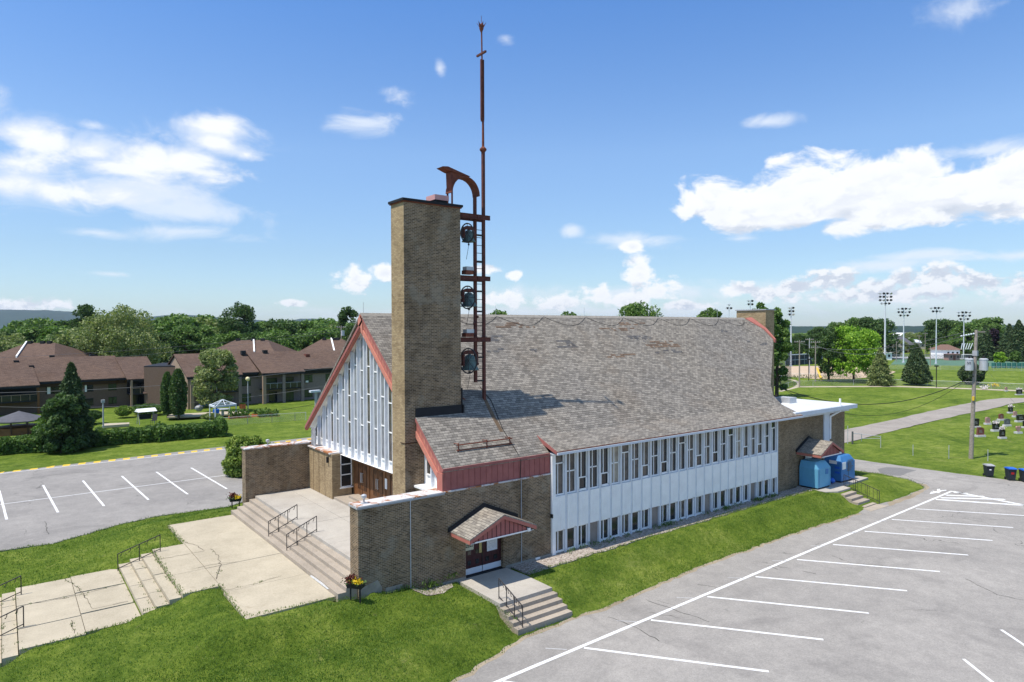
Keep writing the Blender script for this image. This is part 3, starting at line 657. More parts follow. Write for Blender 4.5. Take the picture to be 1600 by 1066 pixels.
# main flight
t = thing('front_steps', 'wide concrete steps and landing before the church doors', 'steps', (12.68, 35.7, .5))
mb = MB()
for y0, y1 in ((27.72, 31.6), (31.6, 35.6), (35.6, 39.6), (39.6, 43.68)):
    for x0, x1 in ((12.68, 15.0), (15.0, 17.6)): mb.box(x0+(.01 if x0 > 13 else 0), y0+.01, .4, x1-.01, y1-.01, 1.44+rnd.uniform(-.004, .004))
mb.box(12.69, 27.73, .4, 17.58, 43.6, 1.42)
mb.build('landing', M['landing'], t)
xs = [12.68, 12.31, 11.94, 11.57, 11.2]
for k in range(4):
    ylo, yhi = (27.74, 43.66) if k == 0 else (26.95, 43.62)
    if xs[k+1] < 12.1: MB().box(xs[k+1], ylo, .35, min(xs[k], 12.08), yhi, 1.44-.168*(k+1)).build('step', M['concrete_step'], t)
    if k == 1: MB().box(12.08, 27.74, .35, 12.31, 43.66, 1.44-.336).build('step', M['concrete_step'], t)
    if k == 0: MB().box(12.31, ylo, .35, 12.68, yhi, 1.44-.168).build('step', M['concrete_step'], t)
MB().ext([(11.195, 30.2, .60), (11.195, 30.0, .69), (11.195, 29.4, .72), (11.195, 28.6, .74), (11.195, 27.9, .70), (11.195, 28.1, .63), (11.195, 29.3, .61)], (-.006, 0, 0)).build('peeled_paint', M['paint'], t)
MB().box(16.3, 33.0, 1.44, 17.6, 39.75, 1.58).build('door_step', M['concrete_step'], t)
MB().box(16.95, 33.3, 1.58, 17.6, 39.0, 1.72).build('door_step', M['concrete_step'], t)
# middle and lower path steps
def pathsteps(xt, n, tread, zt, rise, y0, y1, label):
    t = thing('path_steps', label, 'steps', (xt, (y0+y1)/2, zt-n*rise))
    for k in range(n-1):
        m_ = MB(); cuts = [y0+(y1-y0)*i/4 for i in range(5)]
        for a, c in zip(cuts, cuts[1:]): m_.box(xt-(k+1)*tread, a+.015, zt-n*rise-.2, xt-k*tread-.02, c-.015, zt-(k+1)*rise+rnd.uniform(-.012, .012))
        m_.build('step', M['concrete'], t)
    return t
pathsteps(6.05, 4, .5, .6, .15, 31.5, 38.9, 'short flight of weedy concrete steps in the middle of the path')
pathsteps(.35, 4, .5, .0, .15, 31.0, 38.7, 'lowest weedy flight of path steps at the left edge of the picture')
# side door steps
t = thing('side_steps', 'concrete landing and five steps below the side door canopy', 'steps', (18.7, 23, -.9))
MB().pris([(17.15, 26.95), (17.15, 23.45), (20.15, 23.45), (20.15, 25.4), (20.0, 26.95)], -.9, 0.).build('landing', M['landing'], t)
ys = [23.45, 23.12, 22.79, 22.46, 22.13]
for k in range(4): MB().box(17.12, ys[k+1], -.95, 20.2, ys[k], -.17*(k+1)).build('step', M['concrete_step'], t)
t = thing('rear_steps', 'small concrete steps between the blue donation bins and the lot', 'steps', (49.8, 23.5, -.9))
MB().pris([(48.0, 25.1), (48.9, 24.6), (50.75, 24.6), (50.9, 25.2), (55.3, 25.4), (55.3, 27.4), (48, 27.4)], -.5, -.06).build('landing', M['landing'], t)
for k in range(4): MB().box(48.95, 24.6-.48*(k+1), -1., 50.7, 24.6-.48*k, -.06-.19*(k+1)).build('step', M['concrete_step'], t)
MB().pris([(48.6, 22.75), (50.7, 22.75), (50.9, 21.9), (48.4, 22.0)], -1., -.885).build('walk', M['concrete_step'], t)
# ------------------------------------------------------------------ rails
def rail(name, label, top, bot, H=.85, nposts=4, drops=6, r=.021, group=None, bal=0):
    """top, bot: 3D feet of the end posts"""
    a, c = Vector(top), Vector(bot); t = thing(name, label, 'handrail', tuple(c), group=group); h = Vector((0, 0, H))
    MB().tube(a+h, c+h, r*1.2).build('handrail_bar', M['iron'], t)
    MB().tube(a+Vector((0, 0, .12)), c+Vector((0, 0, .12)), r).build('bottom_bar', M['iron'], t)
    for i in range(nposts):
        f = i/(nposts-1); p = a+(c-a)*f
        MB().tube(p-Vector((0, 0, .1 if i in (0, nposts-1) or True else 0)), p+h, r).build('post', M['iron'], t)
    d = (c-a)
    if bal:
        for i in range(bal):
            p = a+d*((i+.5)/bal); MB().tube(p+Vector((0, 0, .12)), p+h, r*.6, n=6).build('baluster', M['iron'], t)
    else:
        for i in range(drops):
            p = a+d*((i+.5)/drops)+h*.98; e = d.normalized()
            MB().path([p, p-Vector((0, 0, .10))+e*.03, p-Vector((0, 0, .15))+e*.06, p-Vector((0, 0, .12))+e*.09], r*.7, 5).build('ornament', M['iron'], t)
    return t
rail('stair_railing', 'iron handrail further from the camera on the wide front steps', (12.95, U(461, 812, 1.44).y, 1.44), (11.38, U(461, 812, 1.44).y, .77), .82, 4)
rail('stair_railing', 'iron handrail nearer the long brick wing on the wide front steps', (12.95, U(489, 832, 1.44).y, 1.44), (11.38, U(489, 832, 1.44).y, .77), .82, 4)
rail('stair_railing', 'thin iron handrail on the middle path steps', (6.35, 38.3, .6), (4.45, 38.3, 0), .85, 3, 5)
rail('stair_railing', 'left iron rail of the pair at the lowest path steps', (.55, 37.6, 0), (-1.2, 37.6, -.6), .85, 3, 5)
rail('stair_railing', 'right iron rail of the pair at the lowest path steps', (.55, 33.4, 0), (-1.2, 33.4, -.6), .85, 3, 5)
rail('stair_railing', 'black iron railing with curled drops on the side door steps', (17.42, 23.9, 0), (17.42, 22.2, -.68), .92, 4, 9)
rail('stair_railing', 'black railing with balusters beside the rear steps', (50.95, 25.2, -.1), (50.95, 22.6, -.85), .9, 4, bal=9)
# ------------------------------------------------------------------ the church
CH = thing('church', 'brick church with steep grey shingle roof and white finned windows', 'church', (30, 36, 0))
Yw, Yc, KR = 26.87, 35.916, .8305
zr = lambda y: 12.903-abs(Yc-y)*KR
T3 = lambda x, y, dz=0: (x, y, zr(y)+dz)
# brick walls
def wallx(x0, x1, y0, y1, z0, z1, mat, name='wall'): return MB().box(x0, y0, z0, x1, y1, z1).build(name, mat, CH)
wl = MB()
wl.box(12.1, 26.87, -.4, 17.62, 27.72, 4.30); wl.box(17.62, 26.87, 2.32, 19.87, 27.72, 4.30); wl.box(19.87, 26.87, -.6, 23.18, 27.72, 4.30)
wl.build('wing_wall', M['brick_dark'], CH)
MB().ext([(12.06, 26.83, 4.30), (16.5, 26.83, 4.30), (23.2, 26.83, 4.30), (23.2, 27.0, 4.30), (16.5, 27.0, 4.30), (16.5, 27.76, 4.30), (12.06, 27.76, 4.30)], (0, 0, .06)).build('coping', M['coping'], CH)
MB().box(12.05, 26.82, 4.23, 16.42, 26.835, 4.31).box(12.05, 26.82, 4.23, 12.062, 27.77, 4.31).build('coping_edge', M['grey'], CH)
MB().box(12.12, 43.68, -.3, 16.4, 44.45, 4.42).build('wing_wall', M['brick_dark'], CH)
MB().box(12.06, 43.62, 4.42, 16.4, 44.51, 4.50).build('coping', M['coping'], CH)
# footing concrete patches on the wing
MB().ext([(12.2, 26.87, .2), (13.2, 26.87, .15), (13.2, 26.87, .62), (13.0, 26.87, .98), (12.4, 26.87, .85), (12.2, 26.87, .8)], (0, -.02, 0)).ext([(13.25, 26.87, .1), (14.2, 26.87, .1), (14.2, 26.87, .52), (13.4, 26.87, .55)], (0, -.02, 0)).build('render_patch', M['concrete_wall'], CH)
MB().box(20.0, 26.82, -.6, 23.15, 26.868, .1).box(16.3, 26.82, -.3, 17.6, 26.868, .1).build('footing', M['concrete_wall'], CH)
# entrance block
bk = MB()
bk.box(16.2, 39.9, 1.2, 17.0, 43.68, 4.22); bk.box(16.2, 39.75, 1.2, 17.6, 39.9, 2.1); bk.box(16.2, 39.75, 2.1, 16.75, 39.9, 4.22); bk.box(17.5, 39.75, 1.2, 17.62, 39.9, 4.22)
bk.build('entrance_wall', M['brick'], CH)
MB().box(16.1, 39.85, 4.22, 17.0, 43.66, 4.30).build('coping', M['coping'], CH)
for yy in (40.9, 41.9, 42.85): MB().box(16.19, yy-.012, 1.45, 16.2, yy+.012, 4.2).build('wall_joint', M['wood_dark'], CH)
w_ = MB().box(16.75, 39.76, 2.1, 17.5, 39.86, 4.2).build('window', M['glass'], CH)
m_ = MB()
for z in (2.1, 2.85, 3.5, 4.14): m_.box(16.75, 39.72, z, 17.5, 39.76, z+.06)
m_.box(17.44, 39.72, 2.1, 17.5, 39.76, 4.2); m_.box(16.75, 39.72, 2.1, 16.79, 39.76, 4.2); m_.box(16.7, 39.66, 2.03, 17.55, 39.76, 2.1); m_.build('window_frame', M['white'], w_)
# door wall of wood
MB().box(17.62, 30.9, 1.3, 17.8, 39.8, 4.2).build('door_wall', M['wood'], CH)
for i, yc in enumerate((38.35, 36.2, 34.05)):
    d_ = MB().box(17.58, yc-.95, 1.72, 17.62, yc+.95, 3.95).build('double_door', M['wood'], CH)
    e = MB()
    for sgn in (-1, 1):
        y0 = yc+sgn*.08; y1 = yc+sgn*.6
        for k in range(4): 
            a = .04*k; e.box(17.565, min(y0, y1)+a, 2.1+a*2, 17.58, max(y0, y1)-a, 2.13+a*2); e.box(17.565, min(y0, y1)+a, 3.62-a*2, 17.58, max(y0, y1)-a, 3.65-a*2)
            if k < 2: e.box(17.565, (y1-.02*sgn-a*sgn), 2.1+a, 17.58, y1-a*sgn, 3.65-a)
    e.build('door_panel', M['wood_dark'], d_)
    MB().box(17.56, yc-.012, 1.72, 17.58, yc+.012, 3.95).build('door_gap', M['wood_dark'], d_)
    for sgn in (-1, 1):
        y = yc+sgn*.1; h_ = MB().tube((17.50, y, 2.55), (17.50, y, 3.15), .022); h_.tube((17.50, y, 2.58), (17.58, y, 2.58), .015); h_.tube((17.50, y, 3.12), (17.58, y, 3.12), .015); h_.build('door_handle', M['metal'], d_)
MB().box(17.57, 35.05, 2.75, 17.60, 35.3, 3.35).build('notice_frame', M['white'], CH)
MB().box(16.8, 30.95, 4.14, 17.8, 39.9, 4.17).build('porch_soffit', M['white_shade'], CH)
# white finned gable front: panels, windows, fins
XF, XG = 16.75, 16.92
def topz(y, side): return zr(y) - (.92 if side > 0 else .42)
bays = [(44.42-.9*k, 44.42-.9*(k+1)) for k in range(15)] + [(29.5-.86*k, 29.5-.86*(k+1)) for k in range(3)]
back = MB()
back.ext([(XG, 44.75, 4.2), (XG, Yc, 4.2), (XG, Yc, zr(Yc)-.5), (XG, 44.75, zr(44.75)-.15)], (.25, 0, 0)).ext([(XG+.001, Yc, 4.2), (XG+.001, 27.0, 4.2), (XG+.001, 27.0, zr(27.0)-.15), (XG+.001, Yc, zr(Yc)-.5)], (.25, 0, 0))
back.build('gable_wall', M['white'], CH)
for i, (ya, yb) in enumerate(bays):
    ym = (ya+yb)/2; side = 1 if ym < Yc else -1
    za, zb_ = topz(ya, side), topz(yb, side)
    if abs(ym-Yc) < .5: za = min(za, zr(ya)-.8); zb_ = min(zb_, zr(yb)-.8)
    # fin at yb
    if zb_ > 4.6: MB().ext([(XF, yb+.05, 4.2), (XG, yb+.05, 4.2), (XG, yb+.05, zb_), (XF, yb+.05, zb_)], (0, -.1, 0)).build('fin', M['white_shade'], CH)
    zt = min(za, zb_)-.08; z0 = 4.75
    if zt - z0 > .25:
        g0, g1 = yb+.14, ya-.25
        a_top, b_top = za-.1, zb_-.1
        gl = MB().ext([(XG-.03, g0, z0), (XG-.03, g1, z0), (XG-.03, g1, a_top), (XG-.03, g0, b_top)], (.02, 0, 0)).build('window', M['glass_grey'] if i % 3 else M['glass_warm'], CH)
        fr = MB(); fr.box(XG-.07, g0-.035, z0, XG-.03, g0+.02, b_top); fr.box(XG-.07, g1-.02, z0, XG-.03, g1+.035, a_top)
        fr.box(XG-.07, g0, z0-.05, XG-.03, g1, z0+.02)
        z = z0 + 1.55 + (.28 if i % 2 else 0)
        while z < min(a_top, b_top)-.15: fr.box(XG-.07, g0, z, XG-.03, g1, z+.06); z += 1.62
        fr.build('window_frame', M['white'], gl)
MB().box(XF-.02, 31.0, 4.175, XG, 44.6, 4.2).build('gable_sill', M['white'], CH)
MB().box(16.3, 27.2, 4.1, XG+.2, 29.55, 4.2).build('gable_sill', M['white'], CH)
MB().box(16.4, 26.99, -.2, 17, 29.6, 4.12).build('wall', M['brick'], CH)
# rake: right, wide salmon boarded strip; left, boxed dark red barge
def rake(y0, y1, w0, w1, x0, x1, mat, name, off0=0):
    return MB().ext([(x0, y0, zr(y0)-w0), (x0, y1, zr(y1)-w0), (x0, y1, zr(y1)-w1), (x0, y0, zr(y0)-w1)], (x1-x0, 0, 0)).build(name, mat, CH)
for (a, c) in ((Yc-.02, 30.95), (29.55, 26.96)):
    rake(a, c, .22, .78, 16.45, 16.55, M['red'], 'barge_board'); rake(a, c, .70, 1.02, 16.40, 16.66, M['salmon'], 'barge_trim'); rake(a, c, .06, .22, 16.38, 16.5, M['red_side'], 'barge_trim')
bt_ = MB(); n = 26
for k in range(n):
    y = Yc-.3-k*.34
    if 29.4 < y < 31.0 or y < 27: continue
    bt_.ext([(16.435, y, zr(y)-.24), (16.435, y-.10, zr(y-.10)-.24), (16.435, y-.17, zr(y-.10)-.62), (16.435, y-.07, zr(y)-.62)], (.014, 0, 0))
bt_.build('barge_boarding', M['salmon'], CH)
rake(Yc-.3, 44.9, .03, .24, 16.38, 16.46, M['red_side'], 'barge_board'); rake(Yc-.3, 44.9, .24, .33, 16.42, 16.6, M['red'], 'barge_trim')
rake(Yc+.1, 44.6, .30, .38, 16.6, 16.95, M['white'], 'rake_soffit')
MB().ext([(16.38, Yc-.3, zr(Yc-.3)-.05), (16.38, Yc, 12.86), (16.38, Yc+.3, zr(Yc+.3)-.05), (16.38, Yc+.3, zr(Yc+.3)-.4), (16.38, Yc, 12.1), (16.38, Yc-.3, zr(Yc-.3)-.9)], (.06, 0, 0)).build('barge_apex', M['salmon'], CH)
# right cladding box under the front eave
cl = MB().box(16.43, 26.93, 4.36, 23.1, 27.1, 5.36)
cl.build('cladding', M['red_side'], CH)
rb = MB()
for k in range(20): x = 16.5+k*.34; rb.box(x, 26.905, 4.38, x+.035, 26.93, 5.34)
for k in range(2): rb.box(16.41, 26.98+.0, 4.38, 16.43, 27.0, 5.3)
rb.build('cladding_batten', M['red_side'], CH)
MB().box(16.36, 26.93, 4.34, 16.42, 27.42, 5.2).build('corner_board', M['red'], CH)
MB().box(16.36, 26.86, 5.30, 22.98, 26.94, 5.43).build('eave_fascia', M['red_side'], CH)
# roof slopes
TH = .16
def slope(pts, mat, name, dz=0, zf=None):
    zf = zf or zr
    return MB().ext([(x, y, zf(y)+dz) for x, y in pts], (0, 0, -TH)).build(name, mat, CH)
yl = lambda y: 2*Yc-y
slope([(16.40, Yc), (54.0, Yc), (55.15, 34.7), (55.0, 33.6), (47.95, 29.5), (46.85, 28.6), (46.8, 27.86), (22.95, 27.86), (22.95, 26.9), (16.40, 26.9)], M['shingle'], 'roof')
slope([(16.40, Yc), (54.0, Yc), (55.15, yl(34.7)), (55.0, yl(33.6)), (47.95, yl(29.5)), (46.85, yl(28.6)), (46.8, 44.95), (16.40, 44.95)], M['shingle'], 'roof')
zfl = lambda y: 6.213-(27.86-y)*.40
slope([(22.95, 27.86), (46.8, 27.86), (46.95, 26.28), (22.95, 26.28)], M['shingle'], 'roof_flare', zf=zfl)
MB().ext([(54.0, Yc, zr(Yc)), (55.15, 34.7, zr(34.7)), (55.0, 33.6, zr(33.6)), (55.0, yl(33.6), zr(33.6)), (55.15, yl(34.7), zr(34.7))], (0, 0, -.1)).build('roof_hip', M['shingle'], CH)
MB().ext([(16.38, Yc-.2, zr(Yc-.2)+.02), (16.38, Yc, 12.94), (16.38, Yc+.2, zr(Yc-.2)+.02), (16.38, Yc, 12.88)], (37.6, 0, 0)).build('ridge_cap', plain('ridge_shingle', (.34, .31, .27), .95, .15, 4), CH)
MB().ext([(22.93, 27.9, zr(27.9)+.0), (22.93, 26.28, zfl(26.28)), (22.93, 26.28, zfl(26.28)-.16), (22.93, 27.6, zr(27.6)-.1)], (-.03, 0, 0)).build('flare_trim', M['red_side'], CH)
MB().box(22.93, 26.25, 5.53, 46.9, 26.28, 5.585).build('eave_edge', M['rust'], CH)
MB().box(22.93, 26.2, 5.40, 46.9, 26.32, 5.525).build('gutter', M['lightgrey'], CH)
MB().box(22.95, 26.33, 5.38, 46.8, 27.2, 5.42).build('eave_soffit', M['lightgrey'], CH)
# rear parts
def wallpoly(pts, name, mat, zb=-1):
    m_ = MB()
    for a, c in zip(pts, pts[1:]): m_.face([(a[0], a[1], zb), (c[0], c[1], zb), (c[0], c[1], a[2] if False else c[2]), (a[0], a[1], a[2])])
    return m_.build(name, mat, CH)
wallpoly([(46.5, 27.2, 5.4), (46.5, 28.75, zr(28.75)-.15), (47.7, 29.75, zr(29.75)-.15), (54.6, 33.8, zr(33.8)-.15), (54.6, yl(33.8), zr(33.8)-.15), (47.7, yl(29.75), zr(29.75)-.15), (46.5, yl(28.75), zr(28.75)-.15), (46.5, 44.6, 5.3), (16.95, 44.6, 5.3)], 'wall', M['brick_side'])
MB().box(24, 27.05, -1, 46.4, 44.4, 5.3).build('wall', M['brick_side'], CH)
ch_ = MB().box(56.2, 35.1, -.9, 57.6, 38.2, 13.65).build('chimney', M['brick'], CH); MB().box(56.1, 35.0, 13.65, 57.7, 38.3, 13.75).build('chimney_cap', M['grey'], ch_)
MB().box(54.5, 34.5, -.9, 56.2, 38, 11).build('wall', M['brick_side'], CH)
MB().ext([(54.2, 35.9, 12.92), (55.22, 34.6, 11.9), (55.1, 33.5, 10.98), (55.3, 33.5, 10.98), (55.5, 34.6, 12.0), (55.2, 35.9, 13.0)], (0, 0, -.3)).build('rear_trim', M['red'], CH)
# annex
YA = 27.35; XA = 55.35
MB().box(44.5, YA, -1.2, XA, 45.5, 5.38).build('annex_wall', M['brick_side'], CH)
MB().ext([(46.3, 26.45, 5.45), (XA+.3, 26.45, 5.45), (XA+.3, 46, 5.45), (46.3, 46, 5.45)], (0, 0, .30)).build('annex_roof', M['lightgrey'], CH)
MB().box(46.4, 26.55, 5.75, XA+.2, 45.9, 5.77).build('roof_membrane', plain('membrane', (.62, .65, .68), .8, .06, .6), CH)
MB().box(44.5, 26.95, 5.2, XA, YA, 5.44).build('annex_soffit', M['lightgrey'], CH)
MB().box(51.9, YA-.1, -.5, 52.75, YA, 5.2).build('downpipe_panel', M['lightgrey'], CH)
MB().tube((53.1, 26.6, 5.3), (53.1, 26.6, 6.35), .08).tube((53.1, 26.6, 5.35), (52.75, 27.2, 4.9), .07).tube((52.75, 27.2, 4.95), (52.75, 27.2, 3.1), .07).build('vent_pipe', M['white'], CH)
MB().ext([(51.6, 30.0, 5.77), (52.6, 30.0, 5.77), (52.6, 31.2, 5.77), (51.6, 31.2, 5.77)], (0, 0, .45)).build('roof_vent', M['metal'], CH)
w_ = MB().box(45.5, YA-.03, .1, 46.25, YA, 1.3).build('window', M['glass'], CH)
MB().box(45.46, YA-.06, .05, 46.3, YA-.02, .12).box(45.46, YA-.06, 1.28, 46.3, YA-.02, 1.35).box(45.46, YA-.06, .1, 45.53, YA-.02, 1.3).box(46.1, YA-.06, .1, 46.3, YA-.02, 1.3).build('window_frame', M['white'], w_)
# window wall
X0, NB_, BW = 23.2, 25, .852
pat = 'TMBMBM'; low = 'DSDXDSDSDX'
MB().box(23.0, 26.74, -.15, 23.24, 27.1, 5.4).build('pilaster', M['white'], CH)
low_t = ['D','S','D','X','D','S','D','S','D','X','D','S','D','S','D','X','D','S','D','S','D','X','D','S','D']
for i in range(NB_):
    a = X0+BW*i+.035; e = X0+BW*(i+1)-.12; k = pat[i % 6]
    MB().box(e, 26.78, -.16, e+.14, 27.05, 5.4).build('pilaster', M['white_shade'], CH)
    # upper window
    gm = [M['glass_warm'], M['glass'], M['glass_warm'], M['glass'], M['curtain'] if i % 2 else M['glass'], M['glass_warm'], M['glass']][(i*5) % 7]
    w_ = MB().box(a, 26.93, 3.12, e, 26.96, 5.38).build('window', gm, CH)
    f_ = MB(); ft = .045; y0, y1 = 26.88, 26.93
    f_.box(a, y0, 3.12, a+ft, y1, 5.38); f_.box(e-ft, y0, 3.12, e, y1, 5.38); f_.box(a, y0-.02, 3.10, e, y1, 3.17); f_.box(a, y0, 5.33, e, y1, 5.38)
    vm = a+.36*(e-a)
    if k == 'T': f_.box(a, y0, 4.78, e, y1, 4.84); f_.box(vm, y0, 3.17, vm+ft, y1, 4.78)
    elif k == 'M': f_.box(a, y0, 4.27, e, y1, 4.33); f_.box(vm, y0, 3.17, vm+ft, y1, 5.33)
    else: f_.box(a, y0, 3.80, e, y1, 3.86); f_.box(vm, y0, 3.86, vm+ft, y1, 5.33); f_.box(a+.05, y0-.03, 3.17, a+.1, y0+.01, 3.8); f_.box(e-.1, y0-.03, 3.17, e-.05, y0+.01, 3.8); f_.box(a+.05, y0-.03, 3.17, e-.05, y0+.01, 3.22)
    f_.build('window_frame', M['white'], w_)
    # ribbed panel
    p_ = MB(); n = 6; wv = (e-a)/n
    for j in range(n):
        x = a+wv*j; p_.ext([(x, 26.78, 1.25), (x+wv*.2, 26.755, 1.25), (x+wv*.85, 26.75, 1.25), (x+wv, 26.78, 1.25)], (0, 0, 1.83))
    p_.box(a, 26.775, 1.25, e-.01, 26.96, 3.08); p_.build('ribbed_panel', M['white'], CH)
    # lower window
    l_ = low_t[i]
    if l_ == 'X': MB().box(a, 26.93, .02, e, 26.99, 1.22).build('boarded_window', M['board'], CH)
    else:
        w_ = MB().box(a, 26.93, .08, e, 26.96, 1.22).build('window', M['glass'] if i % 3 else M['glass_warm'], CH)
        f_ = MB(); ft = .05 if l_ == 'D' else .09
        f_.box(a, 26.88, .08, a+ft, 26.93, 1.22); f_.box(e-ft, 26.88, .08, e, 26.93, 1.22); f_.box(a, 26.86, .03, e, 26.93, .13); f_.box(a, 26.88, 1.17, e, 26.93, 1.22)
        if l_ == 'D': f_.box(vm, 26.88, .13, vm+.05, 26.93, 1.17)
        f_.build('window_frame', M['white'], w_)
MB().box(23.2, 26.93, -.6, 44.5, 27.0, .03).build('footing', M['concrete_wall'], CH)
MB().box(23.2, 27.0, -.5, 44.5, 27.06, 5.4).build('wall', M['white_shade'], CH)
# tower
tm = MB().box(15.83, 29.57, .5, 19.14, 30.92, 18.28); tm.mi = [0, 0, 0, 0, 0, 1]; tw = tm.build('tower', [M['brick_dark'], M['brick']], CH)  # -X face gets lighter brick: its sunlit look is painted into the colour
MB().box(15.77, 29.51, 18.28, 19.2, 30.98, 18.34).build('tower_coping_trim', M['rust'], tw); MB().box(15.72, 29.46, 18.34, 19.25, 31.03, 18.46).build('tower_coping', M['blackflash'], tw)
MB().ext([(16.42, 29.5, zr(29.5)+.02), (19.3, 29.5, zr(29.5)+.02), (19.3, 29.5, zr(29.5)+.45), (16.42, 29.5, zr(29.5)+.45)], (0, .08, 0)).build('flashing', M['blackflash'], tw)
MB().box(19.14, 29.5, 7.5, 19.2, 31, 8.9).build('flashing', M['blackflash'], tw)
MB().box(15.80, 29.54, 6.30, 16.5, 30.0, 6.34).box(15.80, 29.54, 3.6, 16.9, 30.0, 3.65).build('masonry_band', M['wood_dark'], tw)
v_ = MB().box(17.75, 29.75, 18.46, 18.45, 30.5, 18.62); v_.build('vent_base', M['blackflash'], tw); MB().box(17.68, 29.68, 18.62, 18.52, 30.57, 18.88).build('vent_box', M['pinkbox'], tw)
# roof wear patches: small courses of darker, slipped shingles lying on the slope
def wear(name, x, y, w, h, mat, seed):
    r_ = random.Random(seed); m_ = MB(); rows = max(1, int(h/.15))
    for r0 in range(rows):
        yy = y+r0*.148; x0 = x+r_.uniform(0, w*.45); x1 = x+w-r_.uniform(0, w*.45); xx = x0
        while xx < x1:
            ww = r_.choice((.15, .3, .3, .45))
            if r_.random() < .62:
                m_.ext([(xx, yy, zr(yy)+.012), (xx+ww, yy, zr(yy)+.012), (xx+ww, yy+.13, zr(yy+.13)+.012), (xx, yy+.13, zr(yy+.13)+.012)], (0, 0, -.008))
            xx += ww+.01
    m_.build('worn_shingles', mat, CH)
wd = shingle('slipped_shingle', (.16, .155, .155), (.10, .10, .105), (.05, .05, .05)); wb = shingle('bare_shingle', (.22, .16, .12), (.15, .11, .085), (.05, .04, .03))
for i, (x, y, w, h, mt) in enumerate([(22.6, 33.9, 3.4, .5, wd), (22.0, 33.1, 4, .35, wd), (25.7, 33.0, 3, .3, wd), (28.0, 33.3, 3.4, .7, wd), (33.2, 34.1, 2.2, 1.0, wd), (34.0, 34.6, 4.6, .3, wb), (36.2, 33.6, 3.4, .7, wd), (37.5, 33.1, 4, .6, wb), (32.5, 32.4, 4, .4, wb), (37.0, 32.6, 5, .3, wd), (30.5, 30.9, 5, 1.0, wb), (42.2, 32.9, 2.4, .4, wb), (48.2, 34.4, 1.4, .35, wd), (51.2, 33.8, 1.6, .8, wd), (52.0, 33.0, 1.6, .3, wd), (50.4, 33.4, .8, .2, wd), (24.5, 34.9, 5, .5, wb), (36, 35.1, 4, .3, wb)]):
    if i not in (4, 10, 11, 13): wear('w', x, y, w, h, mt, i)
# rust streak below the mast
m_ = MB(); m_.ext([(20.98, 30.2, zr(30.2)+.012), (21.2, 30.2, zr(30.2)+.012), (21.05, 29.2, zr(29.2)+.012), (20.95, 28.3, zr(28.3)+.012), (20.75, 28.3, zr(28.3)+.012), (20.8, 29.2, zr(29.2)+.012)], (0, 0, -.006)); m_.build('rust_streak', plain('rust_streak', (.16, .11, .07), .95, .2, 3), CH)
# snow guard frame on the front slope
sg = MB()
def onr(x, y, d=0): return (x, y, zr(y)+d)
for dy, dz in ((0, .06), (.0, .32)):
    sg.tube(onr(17.6, 27.6, dz), onr(21.0, 27.6, dz), .028)
for x in (17.7, 19.4, 20.85): sg.tube(onr(x, 27.6, 0), onr(x, 27.6, .42), .03); sg.tube(onr(x, 27.6, .38), onr(x, 28.0, .02), .022)
sg.build('snow_guard', M['rust'], CH)
# canopy builder (gable roof over a door)
def canopy(x0, x1, yf, yb, ze, zp, name='door_canopy'):
    xm = (x0+x1)/2; c = MB().ext([(x0, yf, ze), (xm, yf, zp), (x1, yf, ze), (x1, yf, ze-.06), (xm, yf, zp-.06), (x0, yf, ze-.06)], (0, yb-yf, 0)).build(name, M['shingle_cross'], CH)
    bdg = MB(); k = (zp-ze)/(xm-x0)
    for s_, xa in ((1, x0), (-1, x1)):
        bdg.ext([(xa, yf+.0, ze-.06), (xm, yf, zp-.06), (xm, yf, zp-.22), (xa, yf, ze-.24)], (0, .05, 0))
    bdg.box(x0+.01, yf+.05, ze-.24, x0+.05, yb, ze-.06); bdg.box(x1-.05, yf+.05, ze-.24, x1-.01, yb, ze-.06); bdg.build('barge_board', M['red'], c)
    MB().ext([(x0+.4, yf+.12, ze-.2), (x1-.4, yf+.12, ze-.2), (x1-.4, yf+.12, ze-.2+.4*k*.35), (xm, yf+.12, zp-.2), (x0+.4, yf+.12, ze-.2+.4*k*.35)], (0, .04, 0)).build('canopy_gable', M['red_side'], c)
    r_ = MB()
    for j in range(12):
        x = x0+.55+j*(x1-x0-1.1)/11; zt = zp-.24-abs(x-xm)*k*.98
        if zt > ze-.12: r_.box(x-.012, yf+.105, ze-.2, x+.012, yf+.12, zt)
    r_.build('batten', M['maroon'], c)
    MB().box(x0+.35, yf+.08, ze-.25, x1-.35, yf+.16, ze-.2).build('canopy_trim', M['white'], c)
    MB().box(x0+.1, yf+.1, ze-.27, x1-.1, yb, ze-.24).build('canopy_soffit', M['white_shade'], c)
    MB().box(x1-.5, yf+.02, ze-.26, x1-.36, yf+.2, ze-.1).build('trim_block', M['white'], c)
    fl = MB()
    for s_, xa in ((-1, x0), (1, x1)):
        fl.ext([(xa+.12*s_, yb-.02, ze-.05), (xm, yb-.02, zp+.02), (xm, yb-.02, zp+.2), (xa+.12*s_, yb-.02, ze+.14)], (0, -.05, 0))
    fl.build('canopy_flashing', M['blackflash'], c)
    return c
canopy(16.72, 20.62, 25.15, 26.86, 2.46, 3.28); canopy(47.95, 51.35, 25.4, YA-.01, 2.62, 3.45)
